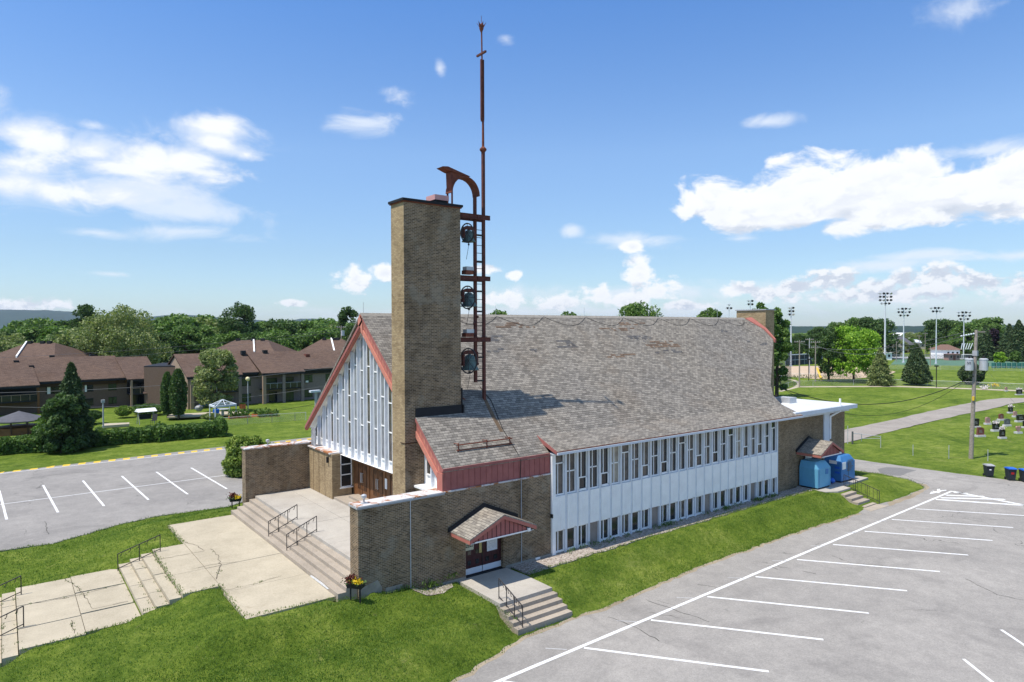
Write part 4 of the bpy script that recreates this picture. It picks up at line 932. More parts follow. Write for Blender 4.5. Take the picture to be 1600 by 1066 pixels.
# side double door
d_ = MB().box(17.62, 27.08, .0, 19.87, 27.16, 2.32).build('side_door', M['maroon'], CH)
MB().box(17.64, 27.05, .06, 18.7, 27.08, .34).box(18.74, 27.05, .06, 19.85, 27.08, .34).build('kick_plate', M['lightgrey'], d_)
MB().box(17.5, 26.84, -.03, 19.95, 27.1, .02).build('threshold', M['blackflash'], d_)
q = MB()
for x in (17.85, 18.32, 18.92, 19.42):
    q.box(x, 27.06, .5, x+.2, 27.08, .72); 
for x in (17.85, 18.32): q.box(x, 27.06, 1.0, x+.2, 27.08, 1.2); 
q.box(18.35, 27.06, 1.7, x+.55-.5, 27.08, 1.95); q.box(18.7, 27.05, .34, 18.73, 27.085, 2.3); q.build('door_light', M['glass'], d_)
MB().box(18.52, 27.03, 1.0, 18.66, 27.06, 1.55).build('push_plate', plain('brass_plate', (.45, .38, .16), .4, .1, 3), d_)
nb = MB().box(17.64, 27.02, 1.25, 18.18, 27.05, 2.1).build('notice_board', plain('notice_green', (.50, .52, .42), .7, .05, 3), d_)
tx = MB(); r_ = random.Random(2)
for z in (1.98, 1.84, 1.66, 1.48, 1.40):
    x = 17.69
    while x < 18.1: w = r_.uniform(.05, .13); tx.box(x, 27.012, z, min(x+w, 18.13), 27.02, z+.045); x += w+.025
tx.build('lettering', M['black'], nb)
ns = MB().box(18.98, 27.02, .98, 19.6, 27.05, 2.14).build('notice_sheet', M['lightgrey'], d_)
tx = MB()
for i in range(17):
    z = 2.05-i*.06; x = 19.04+r_.uniform(0, .1)
    while x < 19.52: w = r_.uniform(.03, .09); tx.box(x, 27.014, z, x+w, 27.02, z+.014); x += w+.02+(.1 if r_.random() < .2 else 0)
tx.build('lettering', M['grey'], ns)
# conduits, lamp, small fittings
MB().tube((14.62, 26.84, .1), (14.62, 26.84, 4.2), .022).tube((14.62, 26.84, 4.2), (14.75, 26.84, 4.34), .022).build('conduit', M['metal'], CH)
MB().tube((21.0, 26.84, .0), (21.0, 26.84, 3.2), .025).tube((21.0, 26.84, 3.2), (21.0, 26.84, 4.4), .02).build('conduit', M['grey'], CH)
MB().path([(20.98, 26.9, 4.4), (20.98, 26.84, 5.3), onr(20.98, 27.2, .03), onr(21.0, 28.4, .03), onr(21.4, 30.0, .03), onr(21.25, 30.9, .03)], .018).build('roof_cable', M['cable'], CH)
MB().path([onr(19.25, 29.9, .3), onr(19.4, 30.1, .35), onr(19.8, 30.2, .05)], .03).build('cable_stub', M['rust'], CH)
MB().box(21.9, 26.78, -.02, 22.2, 26.85, .1).build('wall_vent', M['white'], CH)
MB().box(16.08, 40.25, 3.65, 16.2, 40.4, 4.0).build('wall_lamp', M['black'], CH)
MB().box(22.96, 26.7, 2.0, 23.02, 26.86, 2.2).build('wall_lamp', M['black'], CH)
# lightning cable and rods on the ridge
pts = []
for i in range(0, 8):
    xa, xb = 22+i*4.0, 26+i*4.0
    for k in range(6): t_ = k/6; pts.append(onr(xa+(xb-xa)*t_, Yc-.12-.75*math.sin(math.pi*t_), .03))
MB().path(pts, .011, 5).build('lightning_cable', M['cable'], CH)
rod = MB()
for x in (16.6, 26, 34, 42, 50): rod.tube((x, Yc, 12.9), (x, Yc, 13.55), .012, n=5)
rod.build('lightning_rod', M['metal'], CH)
# flood lamps on the wing copings; weathered board on the gable
for i, (x, y, z, lb) in enumerate([(12.55, 27.25, 4.36, 'small flood lamp on the white rusty coping of the near wing wall'), (13.6, 44.0, 4.5, 'small flood lamp on the coping of the far wing wall')]):
    t = thing('flood_lamp', lb, 'lamp', (x, y, z)); MB().tube((x, y, z), (x, y, z+.22), .035).build('stand', M['grey'], t)
    MB().lathe([(.05, .2), (.11, .26), (.12, .36), (.05, .4)], (x, y, z), 12).build('lamp_head', M['metal'], t); MB().box(x-.12, y-.1, z, x+.12, y+.1, z+.03).build('base', M['metal'], t)
bd = MB().box(16.30, 42.75, 4.32, 16.36, 43.5, 5.5).build('weathered_board', plain('weathered_ply', (.42, .42, .44), .9, .3, 5, c2=(.12, .12, .13)), None)
prop(bd, 'weathered grey board leaning on the white gable front', 'board')
# ------------------------------------------------------------------ bell mast
BM = thing('bell_mast', 'tall rusty steel bell mast with ladder and cross beside the brick tower', 'bell mast', (21.0, 30.2, 8.2))
yb_ = 30.2; xm_ = 21.05; xp = 20.5
ru = M['rustpaint']; MB().box(xm_-.07, yb_-.08, 8.1, xm_+.07, yb_+.08, 21.7).build('mast', ru, BM)
MB().lathe([(.08, 21.6), (.19, 21.75), (.19, 21.82), (.07, 21.95), (.06, 23.4)], (xm_, yb_, 0), 10).build('mast_collar', M['rust'], BM)
m_ = MB().tube((xm_, yb_, 21.9), (xm_-.07, yb_, 28.3), .05, .04, 8); m_.build('upper_mast', M['rust'], BM)
MB().box(xm_-.14, yb_-.05, 23.4, xm_-.09, yb_+.05, 26.65).box(xm_+.01, yb_-.05, 23.4, xm_+.06, yb_+.05, 26.65).box(xm_-.12, yb_-.05, 23.3, xm_+.05, yb_+.05, 23.45).build('mast_flange', ru, BM)
MB().bar((xm_-.09, yb_-.42, 26.95), (xm_-.09, yb_+.42, 26.95), .10, .10).build('cross_arm', ru, BM)
m_ = MB(); top = (xm_-.08, yb_, 28.25)
for k in range(6):
    a_ = k*math.pi/3+.3; c_, s_ = math.cos(a_), math.sin(a_)
    m_.ext([(top[0], top[1], 28.2), (top[0]+c_*.12-s_*.06, top[1]+s_*.12+c_*.06, 28.4), (top[0]+c_*.26, top[1]+s_*.26, 28.62), (top[0]+c_*.12+s_*.06, top[1]+s_*.12-c_*.06, 28.4)], (.0, 0, .03))
m_.lathe([(.04, 28.1), (.12, 28.3), (.12, 28.5), (.02, 28.6)], (top[0], top[1], 0), 8); m_.tube((top[0], top[1], 28.5), (top[0], top[1], 29.0), .012); m_.build('finial', M['rust'], BM)
MB().box(xp-.08, yb_-.08, 9.1, xp+.06, yb_+.08, 19.2).build('inner_post', ru, BM)
m_ = MB()
for i, z in enumerate(np.arange(9.4, 17.7, .42)): m_.tube((xp, yb_, z), (xm_, yb_, z), .018, n=6)
for z in (9.12, 10.4, 12.9, 14.0, 15.6, 17.05): m_.box(xp, yb_-.06, z, xm_, yb_+.06, z+.09)
m_.build('ladder_rungs', M['iron'], BM)
for zb in (18.02, 14.72, 11.42):
    for dy in (-.35, .35):
        MB().box(19.14, yb_+dy-.05, zb+.10, xm_+.18, yb_+dy+.05, zb+.12).box(19.14, yb_+dy-.05, zb-.13, xm_+.18, yb_+dy+.05, zb-.10).box(19.14, yb_+dy-.012, zb-.1, xm_+.2, yb_+dy+.012, zb+.1).build('beam', ru, BM)
    MB().box(xp-.1, yb_-.4, zb-.09, xp+.04, yb_+.4, zb+.09).build('cross_beam', ru, BM)
# arched hood, barrel over the top frame
xc, rr, zc = 19.72, .86, 19.15
ou, inn = [], []
for k in range(15):
    a_ = math.pi*k/14; ou.append((xc+math.cos(a_)*(rr+.04), zc+math.sin(a_)*(rr+.1))); inn.append((xc+math.cos(a_)*rr*.96, zc+math.sin(a_)*rr*1.03))
m_ = MB()
for k in range(14):
    m_.ext([(ou[k][0], yb_-.3, ou[k][1]), (ou[k+1][0], yb_-.3, ou[k+1][1]), (inn[k+1][0], yb_-.3, inn[k+1][1]), (inn[k][0], yb_-.3, inn[k][1])], (0, .6, 0))
m_.build('arch_hood', M['rust'], BM)
MB().ext([(18.80, yb_-.28, 20.22), (19.1, yb_-.28, 20.2), (19.72, yb_-.28, 20.14), (19.3, yb_-.28, 19.98), (19.0, yb_-.28, 19.68), (18.84, yb_-.28, 19.25)], (0, .5, 0)).ext([(18.28, yb_-.33, 20.42), (18.6, yb_-.33, 20.46), (20.0, yb_-.33, 20.12), (19.8, yb_-.33, 20.08), (18.75, yb_-.33, 20.26)], (0, .66, 0)).build('hood_plate', M['rust'], BM)
for dy in (-.22, .22): MB().tube((18.9, yb_+dy, 18.4), (18.9, yb_+dy, 19.4), .05).build('hood_leg', ru, BM)
for zb in (14.95, 11.62): MB().box(19.55, yb_-.5, zb-.05, 20.05, yb_-.1, zb+.16).build('motor_base', M['rust'], BM)
for zb in (15.11, 11.78): MB().box(19.62, yb_-.48, zb, 20.08, yb_-.1, zb+.2).build('motor_box', M['metal'], BM)
for z in (9.75, 12.3): MB().ball((xp-.12, yb_-.1, z), .1, seg=8, rings=6).ball((xp+.08, yb_-.1, z+.35), .07, seg=8, rings=5).build('pulley', ru, BM)
BELLL = ['topmost and smallest green bronze bell beside the brick tower', 'middle green bronze bell beside the brick tower', 'lowest and largest green bronze bell just above the shingle roof']
for i, (z, s_) in enumerate([(16.68, .74), (13.2, .88), (9.78, .98)]):
    xb = 20.08 if i < 2 else 20.12
    t = thing('church_bell', BELLL[i], 'bell', (xb, yb_, z), group='bells on the rusty mast')
    sc_ = .52*s_
    prof = [(1.0, 0), (.98, .06), (.82, .28), (.68, .62), (.60, 1.0), (.54, 1.3), (.40, 1.48), (.12, 1.56), (.10, 1.7)]
    pr2 = [(.9, .02)]+[(r_*.0+.3, .04) for r_ in (1,)]
    MB().lathe([(r_*sc_, h_*sc_*1.06) for r_, h_ in prof], (xb, yb_, z), 20).build('bell_body', M['verdigris'], t, smooth=True)
    h_ = 1.7*sc_
    y_ = MB().ext([(xb-.5*s_, yb_-.06, z+h_-.1), (xb-.42*s_, yb_-.06, z+h_+.12), (xb-.15, yb_-.06, z+h_+.2), (xb+.15, yb_-.06, z+h_+.2), (xb+.42*s_, yb_-.06, z+h_+.12), (xb+.5*s_, yb_-.06, z+h_-.1), (xb+.3*s_, yb_-.06, z+h_+.0), (xb-.3*s_, yb_-.06, z+h_)], (0, .12, 0)); y_.build('yoke', ru, t)
    for s2 in (-1, 1): MB().box(xb+s2*.45*s_-.05, yb_-.1, z+.25*s_, xb+s2*.45*s_+.05, yb_+.1, z+h_+.12).build('cradle', ru, t)
    w_ = MB(); R_ = .68*s_; cc = (xb-.42, yb_-.5, z+h_*.6)
    for k in range(20):
        a0, a1 = 2*math.pi*k/20, 2*math.pi*(k+1)/20
        w_.tube((cc[0]+math.sin(a0)*R_*.5, cc[1]-math.sin(a0)*R_*.45, cc[2]+math.cos(a0)*R_), (cc[0]+math.sin(a1)*R_*.5, cc[1]-math.sin(a1)*R_*.45, cc[2]+math.cos(a1)*R_), .038, n=6)
    for k in range(4):
        a0 = math.pi*k/4; w_.tube((cc[0]+math.sin(a0)*R_*.5, cc[1]-math.sin(a0)*R_*.45, cc[2]+math.cos(a0)*R_), (cc[0]-math.sin(a0)*R_*.5, cc[1]+math.sin(a0)*R_*.45, cc[2]-math.cos(a0)*R_), .015, n=5)
    w_.build('rope_wheel', M['iron'], t)
    MB().tube((xb, yb_, z+.3), (xb, yb_, z-.12), .025).ball((xb, yb_, z-.14), .075*s_, seg=8, rings=6).build('clapper', M['iron'], t, smooth=True)
    MB().path([(xb-.3, yb_-.5, z-.1), (xb-.42, yb_-.4, z-1.0)], .012).build('rope', M['cable'], t)
# ------------------------------------------------------------------ planters
def planter(x, y, z, h, rz, lb):
    t = thing('flower_box', lb, 'planter', (x, y, z), rz)
    MB().ext([(-.33, -.13, h), (.33, -.13, h), (.38, -.17, h+.2), (-.38, -.17, h+.2)], (0, .32, 0)).build('box', M['black'], t)
    for sx_ in (-.22, .22): MB().tube((sx_, 0, -.3), (sx_, 0, h), .035).build('leg', M['black'], t)
    rs = np.random.RandomState(int(x*10))
    c_ = rs.normal(size=(260, 3))*[.13, .07, .09]+[-.16, 0, h+.34]; leafmesh('russet_plant', c_, 0, .11, M['flower_r'], t, rs=rs)
    c_ = rs.normal(size=(220, 3))*[.11, .08, .06]+[.13, -.05, h+.28]; leafmesh('yellow_flowers', c_, 0, .07, M['flower_y'], t, aspect=1., rs=rs)
    c_ = rs.normal(size=(180, 3))*[.24, .1, .05]+[.0, 0, h+.22]; leafmesh('foliage', c_, 0, .09, M['leaf'], t, rs=rs)
pz = hz_(11.72, 26.35)
planter(11.72, 26.35, pz, .62, R(-52), 'black flower box with yellow and russet flowers at the near end of the brick wing')
planter(11.9, 45.2, hz_(11.9, 45.2), .45, R(-20), 'black flower box with yellow and russet flowers beyond the far end of the front steps')
# ------------------------------------------------------------------ donation bins
def dbin(x0, y0, x1, y1, H, mat, lb, kind):
    t = thing('donation_bin', lb, 'donation bin', (x0, y0, 0)); z0 = .0
    c = .42
    if kind == 0: pr = [(x0, z0), (x1, z0), (x1, H-.45), (x1-.35, H), (x0+.42, H), (x0, H-.5)]
    else: pr = [(x0, z0), (x1, z0), (x1, H-.4), (x1-.5, H), (x0+.25, H), (x0, H-.55)]
    b_ = MB()
    yb = y1
    # body: bevelled on all the upper edges
    def ring(f, z): 
        ix = (.16, .42)[kind]*f; jx = .36*f; iy = .30*f
        return [(x0+ix, y0+iy, z), (x1-jx, y0+iy, z), (x1-jx, y1-iy*.15, z), (x0+ix, y1-iy*.15, z)]
    vs = ring(0, z0+.05)+ring(0, H-.5)+ring(.75, H-.08)+ring(1.0, H)
    fs = [(3, 2, 1, 0)]
    for k in range(3):
        for i in range(4): fs.append((4*k+i, 4*k+(i+1) % 4, 4*k+4+(i+1) % 4, 4*k+4+i))
    fs.append((12, 13, 14, 15)); MB().add(vs, fs).build('body', mat, t)
    MB().box(x0+.05, y0+.05, -.12, x1-.05, y1-.05, .05).build('skid', M['black'], t)
    if kind == 0:
        MB().box(x1-.75, y0-.025, H-.98, x1-.35, y0, H-.6).build('hatch', M['bluebin2'], t)
        MB().box(x0+.22, y0-.012, .1, x0+.24, y0, H-.55).box(x1-.2, y0-.012, .1, x1-.18, y0, H-.55).build('seam', M['bluebin2'], t)
    else:
        MB().box(x0-.03, y0+.35, H-.62, x0, y0+.95, H-.35).build('sign', M['white'], t)
        for z in (.62, 1.0): MB().box(x0-.04, y0+.12, z, x0, y0+.5, z+.16).build('chute', M['blue'], t)
        MB().box(x0-.05, y0+.1, 1.28, x0-.0, y1-.1, 1.34).build('chute_lip', M['bluebin2'], t)
        MB().box(x0+.15, y0-.02, .95, x0+.7, y0, 1.5).build('sign', M['white'], t)
        gr = MB(); r_ = random.Random(4)
        for k in range(9): zz = .75+.1*k; gr.box(x0+.85+r_.random()*.2, y0-.015, zz, x0+1.5+r_.random()*.4, y0, zz+.05)
        gr.build('faded_print', M['stone_grey'], t); MB().box(x0+1.1, y0-.02, .1, x0+1.12, y0, 1.4).build('seam', M['stone_grey'], t)
dbin(48.15, 25.75, 50.0, 27.2, 1.95, M['bluebin'], 'light blue metal donation bin with a small hatch, nearer the window wall', 0)
dbin(51.75, 25.8, 53.9, 27.2, 1.95, M['bluebin2'], 'dark blue donation bin with white signs under the rear canopy', 1)
bb = MB().ball((50.85, 26.1, .22), .3, .25, .2, 8, 6, .5).build('plastic_bag', M['blue'], smooth=True); prop(bb, 'small blue plastic bag on the landing between the two donation bins', 'bag')
rd = thing('rear_door', 'dark door with a white paper sign behind the donation bins', 'door', (49.6, YA, 0))
MB().box(49.0, YA-.05, 0, 51.0, YA-.01, 2.3).build('door_leaf', M['maroon'], rd); MB().box(49.15, YA-.08, 1.9, 50.1, YA-.05, 2.25).build('paper_sign', M['white'], rd)
# ------------------------------------------------------------------ wheeled bins
BINL = [('dark wheeled bin with a grey lid, nearest the wooden pole', M['grey']), ('dark wheeled bin with a blue lid and red mark, middle of the three', M['blue']), ('dark wheeled bin with a blue lid at the right edge of the picture', M['blue'])]
for i, (u, v) in enumerate([(1545, 745), (1579, 750.5), (1601.5, 753)]):
    p = U(u, v, ZR+.0); p.z = ZR; t = thing('wheeled_bin', BINL[i][0], 'bin', tuple(p), R(-50), group='bins along the lot edge')
    vs = [(-.24, -.26, .08), (.24, -.26, .08), (.24, .28, .08), (-.24, .28, .08), (-.30, -.36, .98), (.30, -.36, .98), (.30, .38, .98), (-.30, .38, .98)]
    MB().add(vs, [(0, 3, 2, 1), (4, 5, 6, 7), (0, 1, 5, 4), (1, 2, 6, 5), (2, 3, 7, 6), (3, 0, 4, 7)]).build('body', M['binbody'], t)
    MB().ext([(-.33, -.42, .98), (.33, -.42, .98), (.33, .42, .98), (-.33, .42, .98)], (0, 0, .05)).ext([(-.28, -.38, 1.03), (.28, -.38, 1.03), (.28, .2, 1.03), (-.28, .2, 1.03)], (0, .06, .05)).build('lid', BINL[i][1], t)
    for sx_ in (-.26, .26): MB().tube((sx_-.03, .33, .12), (sx_+.03, .33, .12), .12, n=12).build('wheel', M['black'], t)
    MB().tube((-.25, .44, .95), (.25, .44, .95), .02).build('handle', M['binbody'], t)
    if i == 1: MB().box(-.1, -.335, .55, .12, -.30, .75).build('red_mark', plain('red_mark', (.4, .02, .02), .7, .1, 3), t)
    if i != 1: MB().box(-.1, -.33, .62, .06, -.29, .72).build('sticker', M['white'], t)
# ------------------------------------------------------------------ utility pole with transformers
def wire(name, pts, r, mat, lb, sag=0., n=14):
    out = []
    for a, c in zip(pts, pts[1:]):
        a, c = Vector(a), Vector(c)
        for k in range(n): t_ = k/n; q = a+(c-a)*t_; q.z -= sag*4*t_*(1-t_); out.append(q)
    out.append(Vector(pts[-1])); o = MB().path(out, r, 5).build(name, mat, recalc=False); return prop(o, lb, 'cable', group='overhead wires')
pp = U(1517, 717, ZC); UPL = thing('utility_pole', 'weathered wooden utility pole with two grey transformers by the cemetery', 'utility pole', tuple(pp)); ptop = zat(518, pp)
lean = Vector((.0, 0, 0))
d_ = Vector((rt0.x, rt0.y, 0))*.42
MB().tube(pp+Vector((0, 0, -.2)), Vector((pp.x, pp.y, ptop))+d_, .21, .14, n=12).build('shaft', M['polewood'], UPL)
pa = lambda f: Vector((pp.x, pp.y, pp.z+(ptop-pp.z)*f))+d_*f
bas = Vector((rt0.x, rt0.y, 0)); bk_ = Vector((-rt0.y, rt0.x, 0))
MB().bar(pa(.985)-bas*.1, pa(.985)+bas*.85+Vector((0, 0, .0)), .1, .12).build('crossarm', M['polewood'], UPL)
for i, (dx, w_) in enumerate(((-.62, .36), (.0, .33), (.78, .38))):
    c_ = pa(.735)+bas*dx+bk_*(-.1 if i != 1 else .35)
    tr_ = MB().lathe([(w_*.9, -.62), (w_, -.6), (w_, .42), (w_*1.06, .43), (w_*1.06, .5), (w_*.7, .58)], tuple(c_), 16).build('transformer', M['metal'], UPL, smooth=False)
    MB().tube(c_+Vector((-.12, 0, .5)), c_+Vector((-.14, 0, .82)), .05).tube(c_+Vector((.12, 0, .5)), c_+Vector((.14, 0, .82)), .05).build('bushing', M['iron'], tr_)
    if i == 0:
        cu = bpy.data.curves.new('numerals', 'FONT'); cu.body = '50'; cu.size = .34; cu.extrude = .005; to = bpy.data.objects.new('numerals', cu); COL.objects.link(to)
        dg = bpy.context.evaluated_depsgraph_get(); mt_ = bpy.data.meshes.new_from_object(to.evaluated_get(dg)); bpy.data.objects.remove(to)
        no = bpy.data.objects.new('numerals', mt_); COL.objects.link(no); mt_.materials.clear(); mt_.materials.append(M['black'])
        toc = Vector((-c_.x, -c_.y, 0)).normalized(); xx = Vector((-toc.y, toc.x, 0)); pos = c_+toc*(w_+.012)-xx*.2+Vector((0, 0, .02)) - pp
        no.matrix_world = Matrix(((xx.x, 0, toc.x, pos.x), (xx.y, 0, toc.y, pos.y), (0, 1, 0, pos.z), (0, 0, 0, 1))); no.parent = tr_
MB().path([pa(.77)+bas*1.0, pa(.74)+bas*1.35, pa(.69)+bas*1.3, pa(.655)+bas*.95, pa(.64)+bas*.3], .03, 6).path([pa(.77)-bas*.3, pa(.84)-bas*.1, pa(.86)], .03, 6).build('lead_cable', M['cable'], UPL)
for k in range(6): 
    z_ = .985-.01*k; c_ = pa(.975)-bas*(.25+.24*k)+Vector((0, 0, -.05-.045*k)); MB().ball(c_, .1, .1, .085, 8, 6).build('insulator', M['lightgrey'], UPL)
for k in range(5): MB().tube(pa(.87)-bas*(.3+.25*k)+Vector((0, 0, .35)), pa(.87)-bas*(.55+.22*k)+Vector((0, 0, -.25)), .035, n=6).build('fuse', M['lightgrey'], UPL)
MB().box(pa(.82).x-.2, pa(.82).y-.2, pa(.8).z, pa(.82).x+.2, pa(.82).y+.2, pa(.84).z).build('bracket', M['grey'], UPL)
pm = pa(.47)-Vector((pp.x, pp.y, 0)).normalized()*.2; MB().box(pm.x-.11, pm.y-.1, pm.z-.2, pm.x+.11, pm.y+.1, pm.z+.2).build('yellow_tag', M['yellow'], UPL)
# ------------------------------------------------------------------ church to pole cables and line wires
u1249 = U(1249, 605, ZC); u1274 = U(1274, 597, ZC)
CHR = (56.5, 33, 5.9)
wire('service_cable', [pa(.655)+bas*.2, UP(1209, 602, 0, 55.4)], .035, M['cable'], 'thick black cable drooping from the transformer pole to the back of the church', 2.3, 26)
wire('service_cable', [pa(.655)-bas*.1, UP(1222, 607, 0, 55.3)], .018, M['cable'], 'thinner black cable below the thick one to the back of the church', 3.2, 26)
wire('overhead_wire', [pa(.975)-bas*1.5, (u1249.x, u1249.y, zat(537, u1249))], .03, M['wire'], 'upper of the two line wires from the transformer pole to the far poles', 1.6)
wire('overhead_wire', [pa(.955)-bas*1.2, (u1274.x, u1274.y, zat(541, u1274))], .03, M['wire'], 'lower of the two line wires from the transformer pole to the far poles', 2.)
gw = U(1606, 655, ZC); wire('guy_wire', [pa(.8), tuple(gw)], .012, M['metal'], 'thin guy wire from the transformer pole down to the cemetery grass', 0, 3)
def upole(u, v, vt, lb, arms=1, r=.14, mat=None, h0=ZC):
    p = U(u, v, h0); zt = zat(vt, p); t = thing('utility_pole', lb, 'utility pole', tuple(p), group=None)
    MB().tube(p+Vector((0, 0, -.2)), (p.x, p.y, zt), r*1.2, r*.8, n=8).build('shaft', mat or M['polewood'], t)
    for k in range(arms):
        z = zt-.4-k*1.3; c_ = Vector((p.x, p.y, z)); MB().bar(c_-bas*1.15, c_+bas*1.15, .12, .14).build('crossarm', M['polewood'], t)
        for dx in (-1., -.5, .5, 1.): MB().tube(c_+bas*dx+Vector((0, 0, .07)), c_+bas*dx+Vector((0, 0, .25)), .05, n=6).build('insulator', M['lightgrey'], t)
    return t, p, zt
upole(1249, 605, 533, 'slim brown wooden pole with one crossarm left of the lime maple'); upole(1274, 597, 534, 'tallest dark wooden pole with double crossarms beside the dark maple', 2); upole(1264.5, 585, 530, 'grey wooden pole with crossarm between the two nearer ones', 1, .13, M['metal'])
upole(1453.5, 573, 543, 'thin short wooden pole left of the rightmost fir', 0, .13); upole(1529.5, 558, 527, 'distant orange brown pole behind the transformer pole', 1, .15); upole(1400.5, 565, 535, 'distant thin pole in front of the beige house', 0, .12); upole(1436, 556, 526, 'distant wooden pole among the far gardens', 1, .14); upole(1445.5, 556, 522, 'farther wooden pole among the far gardens', 1, .14)
u534, p534, z534 = upole(534, 600, 508, 'grey wooden utility pole behind the brown apartments', 1, .17, None, -1.5)
tb = MB().box(p534.x-.3, p534.y-1.2, z534-2.5, p534.x+.3, p534.y-.5, z534-1.2).build('transformer', M['metal'], u534)
LW = ['highest pale wire crossing the apartment roofs', 'second pale wire crossing the apartment roofs', 'long wire crossing the apartment windows', 'lower wire crossing the apartment ground floor', 'lowest dark cable in front of the garden']
for i, (a, c, sg_, dp0, dp1, r_) in enumerate([((-60, 559), (534, 513), .9, 110, 158, .022), ((-60, 573), (534, 516), .9, 110, 158, .022), ((-60, 612), (560, 566), 1.2, 95, 120, .03), ((-60, 631), (620, 580), 2.4, 95, 120, .03), ((-60, 655), (640, 594), 3.2, 88, 120, .03)]):
    pa0 = atd(a[0], dp0); pa1 = atd(c[0], dp1)
    wire('overhead_wire', [(pa0.x, pa0.y, zat(a[1], pa0)), (pa1.x, pa1.y, zat(c[1], pa1))], r_, M['wire'] if i < 4 else M['cable'], LW[i], sg_, 20)
# ------------------------------------------------------------------ sports floodlights
def flood(u, dep, vb, vt, rows, cols, w, lb, h=None):
    p = atd(u, dep, ZC); zt = zat(vt, p); t = thing('floodlight_mast', lb, 'floodlight', tuple(p), group='sports floodlights')
    MB().tube((p.x, p.y, ZC-.3), (p.x, p.y, zt-.3), w, w*.55, n=10).build('pole', M['lightgrey'], t)
    MB().tube((p.x, p.y, ZC), (p.x, p.y, ZC+.4), w*2, w*1.8, n=10).build('base', M['metal'], t)
    s_ = dep/F_PX
    for r0 in range(rows):
        z = zt-(r0+.4)*5.2*s_; nc = cols if r0 < rows-1 else max(2, cols-1)
        MB().bar(Vector((p.x, p.y, z-.15))-bas*(nc*2.9*s_), Vector((p.x, p.y, z-.15))+bas*(nc*2.9*s_), .12).build('light_bar', M['grey'], t)
        for c0 in range(nc):
            q = Vector((p.x, p.y, z))+bas*((c0-(nc-1)/2)*5.6*s_); dr = Vector((-.3, -.7, -.5)).normalized() if c0 % 2 else Vector((.6, -.3, -.5)).normalized()
            MB().tube(q-dr*.25*s_*4, q+dr*.35*s_*4, .22*s_*4, .5*s_*4, n=8).build('lamp', M['black'] if (r0+c0) % 3 else M['metal'], t)
flood(1383, 190, 0, 458, 4, 4, .28, 'tallest and nearest floodlight mast with four rows of lamps')
flood(1236, 225, 0, 480, 3, 2, .27, 'floodlight mast seen edge on beside the church chimney')
flood(1412, 247, 0, 482, 3, 4, .27, 'floodlight mast with a bushy head, right of the tallest one')
flood(1463, 238, 0, 481, 2, 4, .24, 'floodlight mast with two neat rows of lamps above the cone shaped fir')
flood(1506, 272, 0, 488, 3, 4, .25, 'rightmost floodlight mast near the transformer pole')
flood(1139, 300, 0, 475, 2, 1, .2, 'thin floodlight mast just visible above the church ridge')
flood(1172, 290, 0, 469, 2, 2, .2, 'floodlight mast rising behind the church chimney')
for i, (u, v, vt, lb) in enumerate([(1207, 600, 524, 'pale lamp post with a twin flat head hard against the church roof edge'), (1220, 604, 570, 'short black lamp post with a white box by the far fence'), (1463, 606, 574, 'short black lamp post below the floodlight right of the fir'), (1263.5, 595, 563, 'thin black lamp post before the ball field')]):
    p = U(u, v, ZC); zt = zat(vt, p); t = thing('lamp_post', lb, 'lamp post', tuple(p)); bl_ = M['lightgrey'] if i == 0 else M['black']
    MB().tube(p, (p.x, p.y, zt), .13 if i == 0 else .09, .09, n=8).build('pole', bl_, t); MB().box(p.x-.5, p.y-.25, zt-.15, p.x+.5, p.y+.25, zt+.1).build('lamp_head', bl_, t)
    if i == 0: MB().box(p.x-.2, p.y-1.0, zt-.1, p.x+.9, p.y-.5, zt+.15).build('lamp_head', bl_, t)
    if i == 1: MB().box(p.x-.2, p.y-.2, zat(592, p), p.x+.2, p.y+.2, zat(588, p)).build('white_box', M['white'], t)
# ------------------------------------------------------------------ gravestones
GS = [(1524, 668.5, 13, 12, 'black', 'flat', 'dark upright gravestone half hidden by the wooden pole'), (1531.5, 682.5, 13, 12, 'red', 'slant', 'low red brown slanted gravestone on a pale base, closest to the wooden pole'), (1543, 663.5, 8, 9, 'pink', 'arch', 'small pink gravestone with a rounded top on a wide base'), (1564, 657, 8, 8, 'red', 'arch', 'small red brown gravestone beyond the one with white flowers'), (1556, 674, 12.5, 10, 'black', 'flat', 'wide black gravestone with pale flowers on its top'), (1573.5, 666, 10, 9, 'grey', 'arch', 'dark grey gravestone with a pale oval picture'), (1566, 685.5, 9.5, 12, 'black', 'curve', 'tall black gravestone with white flowers on its top, nearest the camera'), (1591, 677.5, 9, 9, 'heart', 'heart', 'pink heart shaped gravestone'), (1579, 646, 8, 8, 'black', 'flowers', 'black gravestone topped with pink and white flowers'), (1586, 652, 6, 7, 'pink', 'arch', 'tiny pink gravestone left of the wide black one'), (1594.5, 659.5, 15, 9, 'black', 'flat', 'widest black gravestone at the right edge of the picture'), (1572, 611.5, 4, 5, 'pink', 'arch', 'distant pink gravestone standing at the thin path'), (1592.5, 617.5, 11, 7, 'black', 'flowers', 'distant wide black gravestone with white flowers beyond the drive'), (1601, 669, 6, 9, 'black', 'flat', 'black gravestone cut by the right edge of the picture')]
